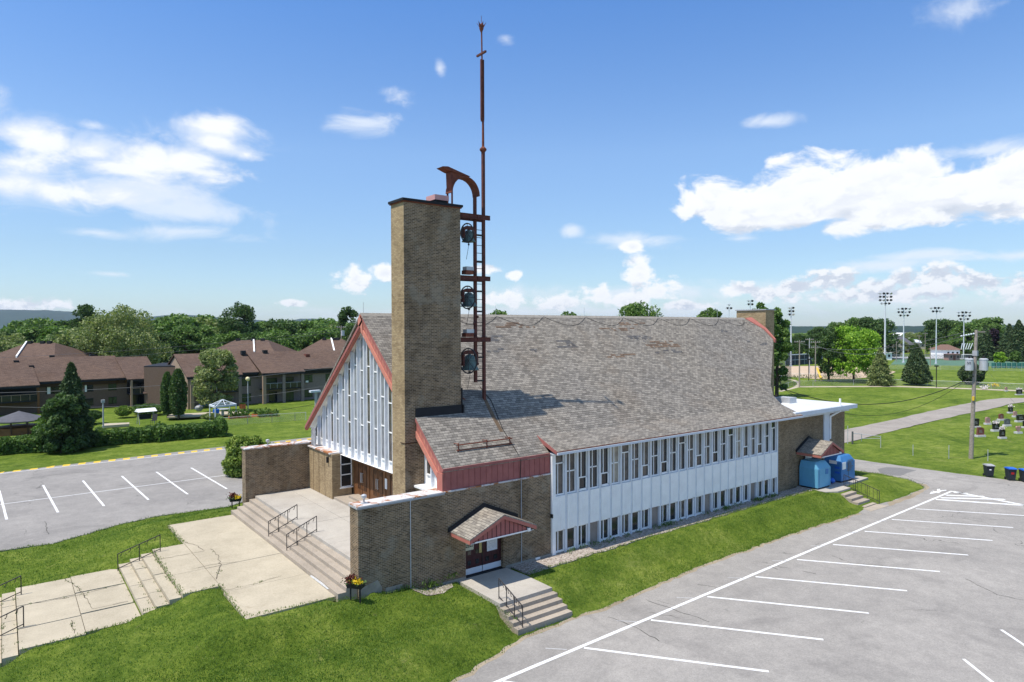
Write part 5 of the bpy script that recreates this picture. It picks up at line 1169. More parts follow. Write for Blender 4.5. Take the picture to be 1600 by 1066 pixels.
for u, v, w_, h_, cl_, sh, lb in GS:
    p = U(u, v, ZC); s_ = fdepth(p)/F_PX; W_ = w_*s_/2*.92; H_ = h_*s_; t = thing('gravestone', lb, 'gravestone', tuple(p), R(-37+8), group='gravestones')
    mt = {'black': M['stone_black'], 'red': M['stone_red'], 'pink': M['stone_pink'], 'grey': M['stone_grey'], 'heart': M['stone_pink']}[cl_]
    MB().box(-W_*1.2, -.25, -.1, W_*1.2, .25, .22).build('base', M['stone_base'], t)
    z0 = .22
    if sh in ('flat', 'flowers'): pr = [(-W_*.9, z0), (W_*.9, z0), (W_, z0+H_*.95), (W_*.4, z0+H_), (-W_*.4, z0+H_), (-W_, z0+H_*.95)]
    elif sh == 'slant': pr = [(-W_, z0), (W_, z0), (W_, z0+H_*.8), (W_*.3, z0+H_), (-W_*.8, z0+H_)]
    elif sh == 'heart': pr = [(0, z0), (W_*.9, z0+H_*.5), (W_, z0+H_*.8), (W_*.6, z0+H_), (W_*.2, z0+H_*.95), (0, z0+H_*.82), (-W_*.2, z0+H_*.95), (-W_*.6, z0+H_), (-W_, z0+H_*.8), (-W_*.9, z0+H_*.5)]
    else: pr = [(-W_, z0), (W_, z0)]+[(W_*math.cos(a_), z0+H_*.78+H_*.22*math.sin(a_)) for a_ in np.linspace(0, math.pi, 8)]
    MB().ext([(x, -.1, z) for x, z in pr], (0, .2, 0)).build('headstone', mt, t)
    e_ = MB(); 
    if sh != 'heart' and w_ > 6:
        for k in range(3): e_.box(-W_*.5, -.108, z0+H_*(.3+.15*k), W_*.5*(1-.2*k), -.1, z0+H_*(.3+.15*k)+.03)
        e_.build('inscription', M['grey'], t)
    if 'flowers on its top' in lb or sh == 'flowers':
        rs = np.random.RandomState(int(u)); leafmesh('flowers', rs.normal(size=(150, 3))*[W_*.5, .12, .1]+[0, 0, z0+H_+.12], 0, .13, M['flower_w'], t, aspect=1., rs=rs)
for u, v, lb in ((1537.5, 607.5, 'small pale flower bunch standing on the grass by the thin path'), (1554.5, 603.5, 'small yellow flower ball on a stick near the far fence')):
    p = U(u, v, ZC+.2); rs = np.random.RandomState(int(u)); t = thing('flower_bunch', lb, 'flowers', tuple(p)); leafmesh('flowers', rs.normal(size=(160, 3))*[.35, .35, .2]+np.array(p)+[0, 0, .25], 0, .2, M['flower_w'] if u < 1540 else M['flower_y'], t, aspect=1., rs=rs)
    MB().box(p.x-.15, p.y-.15, p.z-.3, p.x+.15, p.y+.15, p.z+.1).build('pot', M['stone_base'], t)
# ------------------------------------------------------------------ fences
def fence(name, pts, h, lb, z=ZC, mat=None, rail_=True, post_mat=None, every=3.):
    t = thing(name, lb, 'fence', (pts[0][0], pts[0][1], z)); pm_ = post_mat or M['metal']
    for a, c in zip(pts, pts[1:]):
        a, c = Vector((a[0], a[1], z)), Vector((c[0], c[1], z)); n = max(1, int(round((c-a).length/every)))
        for k in range(n+1): p = a+(c-a)*k/n; MB().tube(p-Vector((0, 0, .2)), p+Vector((0, 0, h+.06)), .035, n=6).build('post', pm_, t)
        if rail_: MB().tube(a+Vector((0, 0, h)), c+Vector((0, 0, h)), .025, n=6).build('top_rail', pm_, t)
        if mat: MB().face([a, c, c+Vector((0, 0, h)), a+Vector((0, 0, h))]).build('mesh_panel', mat, t, recalc=False)
    return t
fp = [P2(u, v, ZC) for u, v in [(1215, 612), (1240, 604.5), (1300, 602.6), (1400, 601.5), (1500, 605.2), (1600, 609.5), (1660, 612)]]
fence('chain_link_fence', fp, 1.25, 'long low chain link fence beyond the cemetery lawn', mat=M['chain'], every=5.)
fence('chain_link_fence', [P2(1390, 577, ZC), P2(1640, 581, ZC)], 1.3, 'chain link fence along the near side of the sports pitch', mat=M['chain'], every=7.)
fence('chain_link_fence', [P2(1385, 562, ZC), P2(1640, 564.5, ZC)], 2.2, 'chain link fence along the far side of the sports pitch', mat=M['chain_dark'], every=7., post_mat=M['grey'])
fence('garden_fence', [P2(u, v, -.25) for u, v in [(345, 668), (387, 665), (425, 662), (461, 659.5), (478, 658.5)]], 1.25, 'grey chain link fence behind the left hedge', z=-.3, mat=M['chain'], every=3.2)
for i, (u, v, vt, w_) in enumerate([(1376, 700, 683, .035), (1426.5, 712, 697, .035), (1482.5, 717, 698, .035), (1543.5, 721, 705, .035), (1324.5, 694, 667, .04)]):
    p = U(u, v, ZC); zt = zat(vt, p); o = MB().tube(p, (p.x, p.y, zt), w_, n=6).build('fence_post', M['metal'])
    prop(o, ['lone fence post right of the open gate', 'thin leaning fence post in the lawn, second from the gate', 'thin fence post near the wooden pole', 'thin fence post just behind the grey lidded bin', 'tall thin fence post at the annex corner'][i], 'post', group='old fence posts')
p = U(1332, 694, ZC); t = thing('gate', 'low open pipe gate at the start of the cemetery drive', 'gate', tuple(p))
a = U(1332, 694, ZC); c = U(1346, 691, ZC); e = U(1376, 698.5, ZC)
MB().tube(a, (a.x, a.y, zat(676, a)), .1, n=8).build('post', M['stone_grey'], t)
MB().tube((a.x, a.y, zat(679, a)), (c.x, c.y, zat(680, c)), .03).tube((c.x, c.y, ZC+.1), (c.x, c.y, zat(680, c)), .03).tube((c.x, c.y, zat(687, c)), (e.x, e.y, zat(687, e)), .03).tube((c.x, c.y, zat(680.5, c)), (e.x, e.y, zat(684, e)), .03).tube((e.x, e.y, ZC), (e.x, e.y, zat(683, e)), .035).build('gate_frame', M['metal'], t)
# ------------------------------------------------------------------ ball field
t = thing('backstop_shed', 'long grey netting shelter of the ball field behind the poles', 'shelter', tuple(U(1250, 572, ZC)))
a, c = U(1227, 571.5, ZC), U(1285, 568, ZC); za, zc_ = zat(556.5, a), zat(553.5, c); up3 = Vector((0, 0, 1)); back = Vector((a.x, a.y, 0)).normalized()*6
MB().face([a, c, Vector((c.x, c.y, zc_)), Vector((a.x, a.y, za))]).face([a+back, c+back, Vector((c.x, c.y, zc_))+back, Vector((a.x, a.y, za))+back]).build('netting', plain('dark_net', (.06, .07, .085), .9, .3, .6), t)
MB().bar((a.x, a.y, za), (c.x, c.y, zc_), .5, .25).bar((a.x, a.y, (za+ZC)/2), (c.x, c.y, (zc_+ZC)/2), .12).build('roof_edge', M['lightgrey'], t)
for k in range(9): q = a+(c-a)*k/8; MB().tube(q, (q.x, q.y, za+(zc_-za)*k/8), .1, n=6).build('post', M['grey'], t)
fence('backstop_fence', [P2(1210, 604, ZC), P2(1228, 603.5, ZC), P2(1236, 597, ZC)], 7.2, 'tall dark backstop netting left of the brown pole', mat=M['chain_dark'], post_mat=M['stone_grey'], every=3.)
fence('chain_link_fence', [P2(1214, 589.5, ZC), P2(1290, 592.5, ZC), P2(1345, 592.5, ZC)], 1.2, 'fence with dark leafy weeds along the ball field sand', mat=M['chain'], every=6.)
p = U(1213, 591, ZC); t = thing('service_cart', 'brown utility cart parked by the ball field fence', 'cart', tuple(p), R(-40))
MB().box(-1.3, -.7, .5, 1.3, .7, .9).build('bed', M['stone_red'], t); MB().box(-.2, -.65, .9, .9, .65, 1.3).build('seat', M['black'], t)
for x in (-.8, .8):
    for y in (-.7, .7): MB().tube((x, y-.1, .35), (x, y+.1, .35), .35, n=12).build('wheel', M['black'], t)
MB().box(-.3, -.7, 2.0, 1.0, .7, 2.1).build('canopy', M['teal'], t)
for x in (-.2, .9):
    for y in (-.6, .6): MB().tube((x, y, .9), (x, y, 2.0), .04).build('canopy_post', M['black'], t)
a, c = U(1277, 586, ZC), U(1284, 595, ZC); o = MB().tube((a.x, a.y, ZC+1.8), (c.x, c.y, ZC+.1), .3, n=8).build('guy_guard', M['yellow']); prop(o, 'yellow slanted guard tube beside the dark maple', 'pole guard')
for u, v, s_, lb, mt in [(1561, 576.5, .0, 'teal', 'teal')]:
    pass
t = thing('pitch_screen', 'row of teal mesh screens and frames beside the sports pitch', 'screen', tuple(U(1550, 575, ZC)))
for k in range(9):
    a, c = U(1549+k*8, 575.2+k*.1, ZC), U(1556+k*8, 575.3+k*.1, ZC); MB().box(min(a.x, c.x), min(a.y, c.y), ZC, max(a.x, c.x)+.05, max(a.y, c.y), zat(569.5, a)).build('screen', M['teal'], t)
for u, v, vt, w_, lb in [(1510.5, 562.6, 556.3, 3.2, 'white goal frame by the rightmost floodlight')]:
    p = U(u, v, ZC); t = thing('goal', lb, 'goal', tuple(p)); zt = zat(vt, p)
    a, c = Vector((p.x, p.y, ZC))-bas*w_*.6, Vector((p.x, p.y, ZC))+bas*w_*.8; MB().tube(a, (a.x, a.y, zt), .12).tube(c, (c.x, c.y, zt), .12).tube((a.x, a.y, zt), (c.x, c.y, zt), .12).build('frame', M['white'], t)
# ------------------------------------------------------------------ far houses and cars
def house(u0, u1, vb, ve, vr, wall, roof, lb, ddep=9., gable=False, z0=ZC):
    a, c = U(u0, vb, z0), U(u1, vb, z0); dep = fdepth(a); c = atd(u1, dep, z0); f = Vector((math.sin(yw), math.cos(yw), 0))
    w_ = (c-a).length; rz_ = math.atan2((c-a).y, (c-a).x); t = thing('house', lb, 'house', tuple(a), rz_); he = zat(ve, a)-z0; hr = zat(vr, a)-z0
    MB().box(0, 0, -.5, w_, ddep, he).build('wall', wall, t)
    if gable: MB().ext([(-.5, -.5, he), (w_+.5, -.5, he), (w_/2, -.5, hr)], (0, ddep+1, 0)).build('roof', roof, t); MB().ext([(.3, -.55, he+.1), (w_-.3, -.55, he+.1), (w_/2, -.55, hr-.5)], (0, .04, 0)).build('gable', wall, t)
    else: MB().add([(-.6, -.6, he), (w_+.6, -.6, he), (w_+.6, ddep+.6, he), (-.6, ddep+.6, he), (w_*.25, ddep/2, hr), (w_*.75, ddep/2, hr)], [(0, 1, 5, 4), (1, 2, 5), (2, 3, 4, 5), (3, 0, 4), (0, 3, 2, 1)]).build('roof', roof, t)
    for k in range(3): x = w_*(.18+.3*k); MB().box(x, -.06, he*.4, x+w_*.12, 0, he*.75).build('window', M['glass'], t)
    MB().box(w_*.42, -.07, 0, w_*.42+.9, 0, 2.0).build('door', M['stone_red'], t)
house(1389, 1411, 556, 545, 533, M['beige'], M['roof_far'], 'beige gabled house between the two left floodlight masts', 10, True)
house(1404, 1428, 551, 541, 528, M['beige'], M['roof_far'], 'grey roofed house behind the beige gabled one', 12)
house(1421, 1446, 546, 538, 533, M['beige'], M['lightgrey'], 'low pale flat roofed house among the trees', 9)
house(1407, 1417, 533, 527, 522, M['white'], M['white'], 'distant white roofed house far beyond the trees', 14, True)
house(1421, 1433, 533, 526, 521, M['white'], M['roof_far'], 'distant house with a white gable and little spire', 14, True)
house(1476, 1500, 560, 549, 541, M['white'], M['roof_far_b'], 'white house with a brown roof right of the two row floodlight', 10)
house(1495, 1512, 556, 545, 538, M['beige'], M['roof_far_b'], 'pale gabled house with brown roof by the rightmost floodlight', 10, True)
house(1366, 1394, 563, 553, 552.5, M['white'], M['white'], 'long low white shed behind the maple and the pale fir', 6)
house(1482, 1500, 563.5, 555.5, 555, M['stone_pink'], M['stone_pink'], 'low pinkish dugout box at the far side of the pitch', 3)
def car(u, v, rz, col, lb, z0=ZC):
    p = U(u, v, z0); t = thing('parked_car', lb, 'car', tuple(p), rz)
    pr = [(-2.2, .35), (2.2, .35), (2.25, .8), (1.5, .95), (.8, 1.45), (-1.2, 1.48), (-2.0, 1.0), (-2.25, .9)]
    MB().ext([(x, -.85, z) for x, z in pr], (0, 1.7, 0)).build('body', col, t)
    MB().ext([(x, -.87, z) for x, z in [(1.3, .95), (.75, 1.38), (-1.1, 1.4), (-1.7, 1.0)]], (0, 1.74, 0)).build('window', M['glass'], t)
    for x in (-1.4, 1.4):
        for y in (-.75, .75): MB().tube((x, y-.12, .33), (x, y+.12, .33), .33, n=12).build('wheel', M['black'], t)
car(1579, 558.5, R(-30), M['lightgrey'], 'pale silver car parked on the far road by the dark trees'); car(1596, 564, R(-35), M['binbody'], 'dark car on the far road at the right edge of the picture')
car(1573, 557.5, R(-30), M['white'], 'white car parked behind the silver one on the far road')
# ------------------------------------------------------------------ brown apartment blocks (left)
ZA = -1.5
def alongpx(p0, d, u):     # distance along line p0 + d*s seen in photo column u
    r_ = ray(u, 513); n_ = Vector((-r_.y, r_.x, 0)); return -(p0.x*n_.x+p0.y*n_.y)/(d.x*n_.x+d.y*n_.y)
def apt(p0, p1, us, lb, he_off, wallmat, roofmat, segs, rdepth, hr, wins, gable_l=False):
    d = (p1-p0); d.z = 0; L = d.length; d.normalize(); rz_ = math.atan2(d.y, d.x); t = thing('apartment_block', lb, 'building', (p0.x, p0.y, ZA), rz_)
    return t, d, L
def block(name, u0, v0, u1, v1, ve, vr, rd, segs, lb, wallmat, wins, ext0=0., ext1=0., fit=None):
    p0, p1 = U(u0, v0, ZA), U(u1, v1, ZA); d = p1-p0; d.z = 0; d.normalize(); t = thing('apartment_block', lb, 'building', (p0.x, p0.y, ZA), math.atan2(d.y, d.x))
    S_ = lambda u: alongpx(p0, d, u)
    he = zat(ve, p0)-ZA; q_ = p0+Vector((-d.y, d.x, 0))*rd*.5; hr = zat(vr, q_)-ZA
    return t, S_, he, hr
def aptwin(t, x, z, w, h, y=0., mat=None, fr=None):
    w_ = MB().box(x, y-.05, z, x+w, y, z+h).build('window', mat or M['glass'], t)
    f_ = MB().box(x-.05, y-.08, z-.06, x+w+.05, y-.04, z).box(x-.05, y-.08, z+h, x+w+.05, y-.04, z+h+.06).box(x+w/2-.03, y-.08, z, x+w/2+.03, y-.04, z+h); f_.build('window_frame', fr or M['apt_trim'], w_)
def roofslab(t, x0, x1, y0, y1, he, hr, mat):     # monopitch front slope, ridge, back slope
    ym = (y0+y1)/2
    MB().ext([(x0, y0, he), (x0, ym, hr), (x0, y1, he), (x0, y1, he-.2), (x0, ym, hr-.2), (x0, y0, he-.2)], (x1-x0, 0, 0)).build('roof', mat, t)
    MB().box(x0+.02, y0-.04, he-.42, x1-.02, y0+.02, he-.12).build('fascia', M['apt_trim'], t)
def balcony(t, x0, x1, z, dp, mat, railm):
    MB().box(x0, -dp, z-.2, x1, 0, z).build('balcony_slab', mat, t)
    m_ = MB().box(x0, -dp, z+.95, x1, -dp+.06, z+1.03)
    n = int((x1-x0)/1.2)
    for k in range(n+1): m_.box(x0+(x1-x0)*k/n-.03, -dp, z, x0+(x1-x0)*k/n+.03, -dp+.05, z+1)
    m_.build('balcony_rail', railm, t); MB().box(x0+.05, -dp+.02, z+.05, x1-.05, -dp+.04, z+.9).build('balcony_glass', M['glass'], t)
# block 1
t, SS, he, hr = block('a', 0, 649, 240, 631, 597, 558.5, 12, None, 'nearer brown brick apartment block with a long brown roof at the left edge', M['apt_brick'], None)
x_end = SS(197); xe2 = SS(242)
MB().box(-12, 0, -.5, xe2, 12, he-.2).build('wall', M['apt_brick'], t)
roofslab(t, -12, SS(56), -2.6, 14.5, he-.35, hr, M['shingle_brown']); roofslab(t, SS(56), SS(194), -1.0, 12.9, he+.05, hr+.02, M['shingle_brown']); roofslab(t, SS(192), SS(243), -2.2, 12.5, he-.2, hr-.25, M['shingle_brown'])
MB().box(SS(57), -.35, he-.95, SS(194), -.0, he-.3).build('cladding_band', M['wood_dark'], t)
zf = he*.44
for x0, x1 in ((-11, SS(55)), (SS(197), SS(241))):
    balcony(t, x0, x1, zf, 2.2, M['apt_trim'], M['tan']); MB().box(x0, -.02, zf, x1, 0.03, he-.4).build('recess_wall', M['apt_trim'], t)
    for x in (x0, x1-.25): MB().box(x, -2.3, -.4, x+.3, -2.0, he-.4).build('column', M['tan'] if x0 > 0 else M['wood'], t)
    aptwin(t, (x0+x1)/2-1.4, zf+.1, 2.2, 1.7, -.05); aptwin(t, (x0+x1)/2-1.4, .1, 2.2, 1.7, -.03)
    MB().box((x0+x1)/2+1.3, -.12, zf+1.2, (x0+x1)/2+1.6, -.05, zf+1.4).build('wall_lamp', M['flower_w'], t)
for u in (70, 80, 131, 168): aptwin(t, SS(u), zf+.75, 1.25, 1.15, 0, M['green_glass'] if u > 160 else M['glass']); aptwin(t, SS(u), .6, 1.25, 1.1, 0, M['green_glass'] if u == 168 else M['glass'])
MB().box(SS(72), -.12, zf+.7, SS(77), -.05, zf+1.95).build('white_shutter', M['white'], t); MB().box(SS(131), -.12, zf+.7, SS(134), -.05, zf+1.9).build('white_shutter', M['white'], t)
for u, yy in ((15, 7), (29, 4.6), (90, 6.2), (155, 6.2), (50, 3)): x = SS(u); z = hr - abs(6-yy)*(hr-he)/7; MB().box(x, yy, z-.2, x+.7, yy+.6, z+.45).build('roof_vent', M['black'], t)
# connector
t2 = thing('apartment_block', 'flat roofed dark link between the two brown apartment blocks', 'building', tuple(atd(228, 121, ZA)))
a, c = atd(224, 119, ZA), atd(282, 119, ZA)
MB().ext([(a.x, a.y, ZA), (c.x, c.y, ZA), (c.x+4, c.y+6, ZA), (a.x+4, a.y+6, ZA)], (0, 0, zat(572, a)-ZA)).build('wall', M['apt_brick'], t2)
MB().ext([(a.x, a.y, zat(572, a)), (c.x, c.y, zat(572, a)), (c.x+4, c.y+6, zat(570, a)), (a.x+4, a.y+6, zat(570, a))], (0, 0, .2)).build('roof', M['apt_trim'], t2)
MB().ext([(a.x-.2, a.y-.3, zat(614, a)), (a.x+4.2, a.y-.6, zat(614, a)), (a.x+4.2, a.y+1.8, zat(601, a)), (a.x-.2, a.y+1.8, zat(601, a))], (0, 0, .15)).build('porch_roof', M['shingle_brown'], t2)
# block 2
t, SS, he, hr = block('b', 293, 638.6, 516, 622, 585, 551.5, 13, None, 'farther mauve brick apartment block with balconies behind the garden', M['apt_brick2'], None)
W2 = SS(516)+14
MB().box(0, 0, -.5, W2, 13, he-.2).build('wall', M['apt_brick2'], t)
roofslab(t, -.6, SS(373), -2.0, 14.2, he-.15, hr, M['shingle_brown']); roofslab(t, SS(373), SS(402), -.8, 13.5, he+.1, hr-.03, M['shingle_brown']); roofslab(t, SS(402), SS(469), -2.2, 13.9, he-.1, hr+.02, M['shingle_brown']); roofslab(t, SS(469), W2, -1, 13.3, he+.25, hr-.04, M['shingle_brown'])
MB().ext([(-.35, -1.6, 0), (-.35, -1.6, he-.25), (-.35, 6, hr-.3), (-.35, 13.4, he-.25), (-.35, 13.4, 0)], (.3, 0, 0)).build('gable_wall', M['tan'], t)
zf = he*.47
for x0, x1, cols in ((0, SS(370), 2), (SS(404), SS(467), 3)):
    balcony(t, x0+.1, x1, zf, 1.9, M['apt_trim'], M['grey']); MB().box(x0+.1, -.03, zf, x1, .02, he-.4).build('recess_wall', M['apt_brick2'], t)
    for k in range(cols): x = x0+(x1-x0-.45)*k/(cols-1); MB().box(x, -2.0, -.4, x+.55, -1.5, he-.3).build('column', M['apt_brick2'] if k else M['tan'], t)
    for k in range(2): x = x0+(x1-x0)*(.18+.42*k); aptwin(t, x, zf+.1, 1.9, 1.7, -.04, M['glass'] if k else M['green_glass']); aptwin(t, x+.4, .1, 1.5, 1.8, -.04, M['green_glass'] if k else M['glass'])
for u in (377, 475, 508): aptwin(t, SS(u), zf+.7, 1.6, 1.35, 0, M['green_glass']); aptwin(t, SS(u), .55, 1.6, 1.3, 0, M['green_glass'])
MB().box(SS(373), -.3, he-.9, SS(402), 0, he-.2).box(SS(469), -.4, he-.7, W2, 0, he-.05).build('cladding_band', M['apt_trim'], t)
MB().box(SS(476), -.35, zf+.65, SS(480), -.05, zf+1.0).build('air_conditioner', M['white'], t)
MB().box(SS(490), 3.6, hr-1.3, SS(496), 4.8, hr-.6).build('roof_hatch', M['rust'], t)
for u in (345, 392, 427): MB().box(SS(u), 5.0, hr-.4, SS(u)+.8, 5.7, hr+.35).build('roof_vent', M['black'], t)
def hiproof(u0, u1, dep, vb, vt, lb, white=None, gx=.35):
    a, c = atd(u0, dep, ZA), atd(u1, dep, ZA); t = thing('apartment_block', lb, 'building', tuple(a), math.atan2((c-a).y, (c-a).x)); w_ = (c-a).length; he = zat(vb, a)-ZA; hr = zat(vt, a)-ZA
    MB().box(.5, .5, -.5, w_-.5, 15, he).build('wall', M['apt_brick2'], t)
    MB().add([(0, 0, he), (w_, 0, he), (w_, 16, he), (0, 16, he), (w_*gx, 7, hr), (w_*(1-gx), 7, hr)], [(0, 1, 5, 4), (1, 2, 5), (2, 3, 4, 5), (3, 0, 4), (0, 3, 2, 1)]).build('roof', M['shingle_brown'], t)
    if white: MB().ext([(w_*white, 7.0-.1, hr+.02), (w_*white+.32, 6.9, hr+.05), (w_*(white+.16)+.32, .6, he+.3), (w_*(white+.16), .6, he+.3)], (0, 0, .35)).build('fire_wall', M['white'], t)
    for k in (gx+.02, .5, 1-gx-.1): MB().box(w_*k, 6.5, hr-.2, w_*k+.8, 7.2, hr+.4).build('roof_vent', M['black'], t)
hiproof(318, 430, 150, 552, 531, 'brown hipped roof block with a white fire wall behind the farther apartment block', .52, .26)
hiproof(452, 560, 155, 556, 530, 'brown hipped roof block with a white fire wall partly hidden by the church gable', .48, .34)
hiproof(-30, 84, 138, 559, 534.5, 'brown hipped roof block at the left edge behind the nearer apartment block', .28, .3)
hiproof(228, 268, 190, 556, 543, 'small distant brown roof glimpsed between the trees', None, .3)
# ------------------------------------------------------------------ garden things
p = U(30, 672, -.6); t = thing('gazebo', 'round garden gazebo with a dark shingle roof behind the hedge', 'gazebo', tuple(p)); zz = zat(653, p); zt = zat(641, p)
MB().lathe([(3.05, zz-.15), (3.1, zz), (.25, zt+.0), (.05, zt+.1)], (p.x, p.y, 0), 10).build('roof', M['roof_far'], t); MB().lathe([(2.6, p.z-.5), (2.6, zz-.9), (2.62, zz-.85)], (p.x, p.y, 0), 10).build('wall', M['wood'], t)
for k in range(10): a_ = 2*math.pi*k/10; MB().tube((p.x+2.7*math.cos(a_), p.y+2.7*math.sin(a_), p.z-.3), (p.x+2.7*math.cos(a_), p.y+2.7*math.sin(a_), zz-.1), .09, n=6).build('post', M['wood_dark'], t)
def swing(u, v, w_, lb, rz_=0, seats=True):
    p = U(u, v, -.5); t = thing('garden_swing', lb, 'garden swing', tuple(p), R(rz_))
    for sx_ in (-w_/2, w_/2):
        MB().tube((sx_, -.5, -.2), (sx_, 0, 1.75), .04).tube((sx_, .5, -.2), (sx_, 0, 1.75), .04).build('leg', M['grey'], t)
    MB().ext([(-w_*.62, -.75, 1.5), (-w_*.62, 0, 1.9), (-w_*.62, .75, 1.5)], (w_*1.24, 0, 0)).build('awning', M['white'], t)
    if seats: MB().box(-w_*.4, -.3, .45, w_*.4, .3, .55).box(-w_*.4, .25, .5, w_*.4, .35, 1.1).build('seat', M['black'], t)
swing(228, 660, 1.9, 'white topped garden swing right of the tall spruce', 10); swing(70, 656, 2.0, 'small white awning between the gazebo and the spruce', 0);
p = U(240, 662, -.5); t = thing('garden_chair', 'black folding garden chair beside the white topped swing', 'chair', tuple(p), R(-30)); MB().box(-.3, -.3, .4, .3, .3, .45).build('seat', M['black'], t); MB().ext([(-.3, .28, .4), (.3, .28, .4), (.3, .6, 1.2), (-.3, .6, 1.2)], (0, .04, 0)).build('backrest', M['black'], t)
for x in (-.28, .28):
    for y in (-.28, .28): MB().tube((x, y, -.3), (x, y, .42), .02).build('leg', M['black'], t)
p = U(161.5, 668, -.4); t = thing('lamp_post', 'short garden lamp post before the swings', 'lamp post', tuple(p)); zt = zat(626, p); MB().tube(p, (p.x, p.y, zt), .09, n=8).build('pole', M['grey'], t); MB().box(p.x-.2, p.y-.2, zt-.1, p.x+.2, p.y+.2, zt+.25).build('lamp_head', M['grey'], t)
# shelter frame
p0 = U(328, 658, -.6); zt = zat(633, p0); zp_ = zat(624.5, p0); t = thing('shelter_frame', 'pale blue metal frame of a garden shelter without its cover', 'shelter', tuple(p0)); cs = []
for u, v in ((328, 656.5), (336.5, 660), (369, 655.5), (359, 652)):
    q = U(u, v, -.6); cs.append(Vector((q.x, q.y, zt))); MB().tube((q.x, q.y, -.9), (q.x, q.y, zt), .08, n=6).build('post', M['lightgrey'], t)
cs = [cs[0], cs[1], cs[2], cs[3]]
ctr = sum(cs, Vector((0, 0, 0)))/4; ctr.z = zp_
m_ = MB()
for k in range(4): m_.bar(cs[k], cs[(k+1) % 4], .2, .25); m_.tube(cs[k], ctr, .06, n=5); m_.tube((cs[k]+cs[(k+1) % 4])/2, ctr, .05, n=5)
m_.build('roof_frame', M['lightgrey'], t)
o = thing('kayak', 'bright blue canoe shaped boat leaning by the garden terrace', 'canoe', tuple(U(318, 637, -.9))); q = U(318, 634, -.3)
kb = MB(); vs = []
for k in range(9):
    s_ = -1+k/4.; w_ = .42*(1-s_*s_*.9)+.03
    c_ = q+bas*s_*1.5+Vector((0, 0, .55*s_)); vs += [c_-bk_*w_, c_+Vector((0, 0, w_*1.1)), c_+bk_*w_, c_-Vector((0, 0, w_*.5))]
kb.add(vs, [(4*i+j, 4*i+(j+1) % 4, 4*i+4+(j+1) % 4, 4*i+4+j) for i in range(8) for j in range(4)]); kb.build('hull', M['blue'], o, smooth=True)
q = U(338, 649, -.6); o = MB().ext([(q.x-.35, q.y-.3, -.7), (q.x+.35, q.y-.3, -.7), (q.x+.4, q.y+.3, -.7), (q.x-.4, q.y+.3, -.7)], (0, 0, 1.0)).build('storage_box', M['blue']); prop(o, 'small bright blue box under the shelter frame', 'box')
q = U(348, 646, -.6); t = thing('garden_table', 'grey stone garden table under the shelter frame', 'table', tuple(q)); MB().lathe([(.9, q.z+.6), (.9, q.z+.68)], (q.x, q.y, 0), 12).build('tabletop', M['metal'], t); MB().tube((q.x, q.y, q.z-.3), (q.x, q.y, q.z+.6), .2).build('leg', M['grey'], t)
q = U(311, 641, -.9); o = MB().lathe([(.3, -.2), (.6, .2), (.65, .5), (.4, .7), (.1, .8)], tuple(q), 10).build('planter_pot', M['grey']); prop(o, 'round grey stone planter on the garden terrace', 'planter')
BEDL = ['near orange red wooden raised bed behind the chain link fence', 'long brown raised garden bed on the right', 'small pale ended raised garden bed in the middle', 'small raised bed at the far end of the terrace']
for i, (u0, v0, u1, v1, dp_, h_, g_) in enumerate([(358, 660, 391.5, 658, 2.0, .75, 1.), (404, 658, 437, 656, 1.6, .5, 1.), (393, 653.5, 404, 654.5, 2.4, .6, .8), (377, 637.5, 384, 637, 1.0, .6, .3)]):
    a, c = U(u0, v0, -.6), U(u1, v1, -.6); t = thing('raised_bed', BEDL[i], 'garden bed', tuple(a), math.atan2((c-a).y, (c-a).x), group='raised garden beds'); w_ = (c-a).length
    MB().box(0, 0, -.3, w_, .08, h_).box(0, dp_, -.3, w_, dp_+.08, h_).box(0, .08, -.3, .08, dp_, h_).box(w_-.08, .08, -.3, w_, dp_, h_).build('frame', M['planter'], t); MB().box(.08, .08, -.2, w_-.08, dp_, h_-.08).build('soil', M['soil'], t)
    rs = np.random.RandomState(i+40); N = int(400*g_); c_ = np.stack([rs.rand(N)*w_, rs.rand(N)*dp_, h_+rs.rand(N)**2*(.9 if i < 3 else .3)*g_], 1); leafmesh('garden_plants', c_, 0, .3, M['weed'], t, rs=rs)
p = U(387.5, 640, -1.1); t = thing('lamp_post', 'tall garden lamp post with a pale yellow globe before the mauve block', 'lamp post', tuple(p)); zt = zat(591, p)
MB().tube(p, (p.x, p.y, zt-.3), .09, n=8).build('pole', M['grey'], t); MB().ball((p.x, p.y, zt), .36, seg=12, rings=8).build('lamp_globe', plain('globe', (.75, .68, .4), .4, .05, 2), t, smooth=True)
p = U(494, 650, -.9); t = thing('lamp_post', 'white headed lamp post peeping out beside the left gable edge', 'lamp post', tuple(p)); zt = zat(612, p); MB().tube(p, (p.x, p.y, zt), .22, n=8).build('pole', M['grey'], t); MB().box(p.x-.9, p.y-.4, zt, p.x+.6, p.y+.4, zt+.3).build('lamp_head', M['lightgrey'], t)
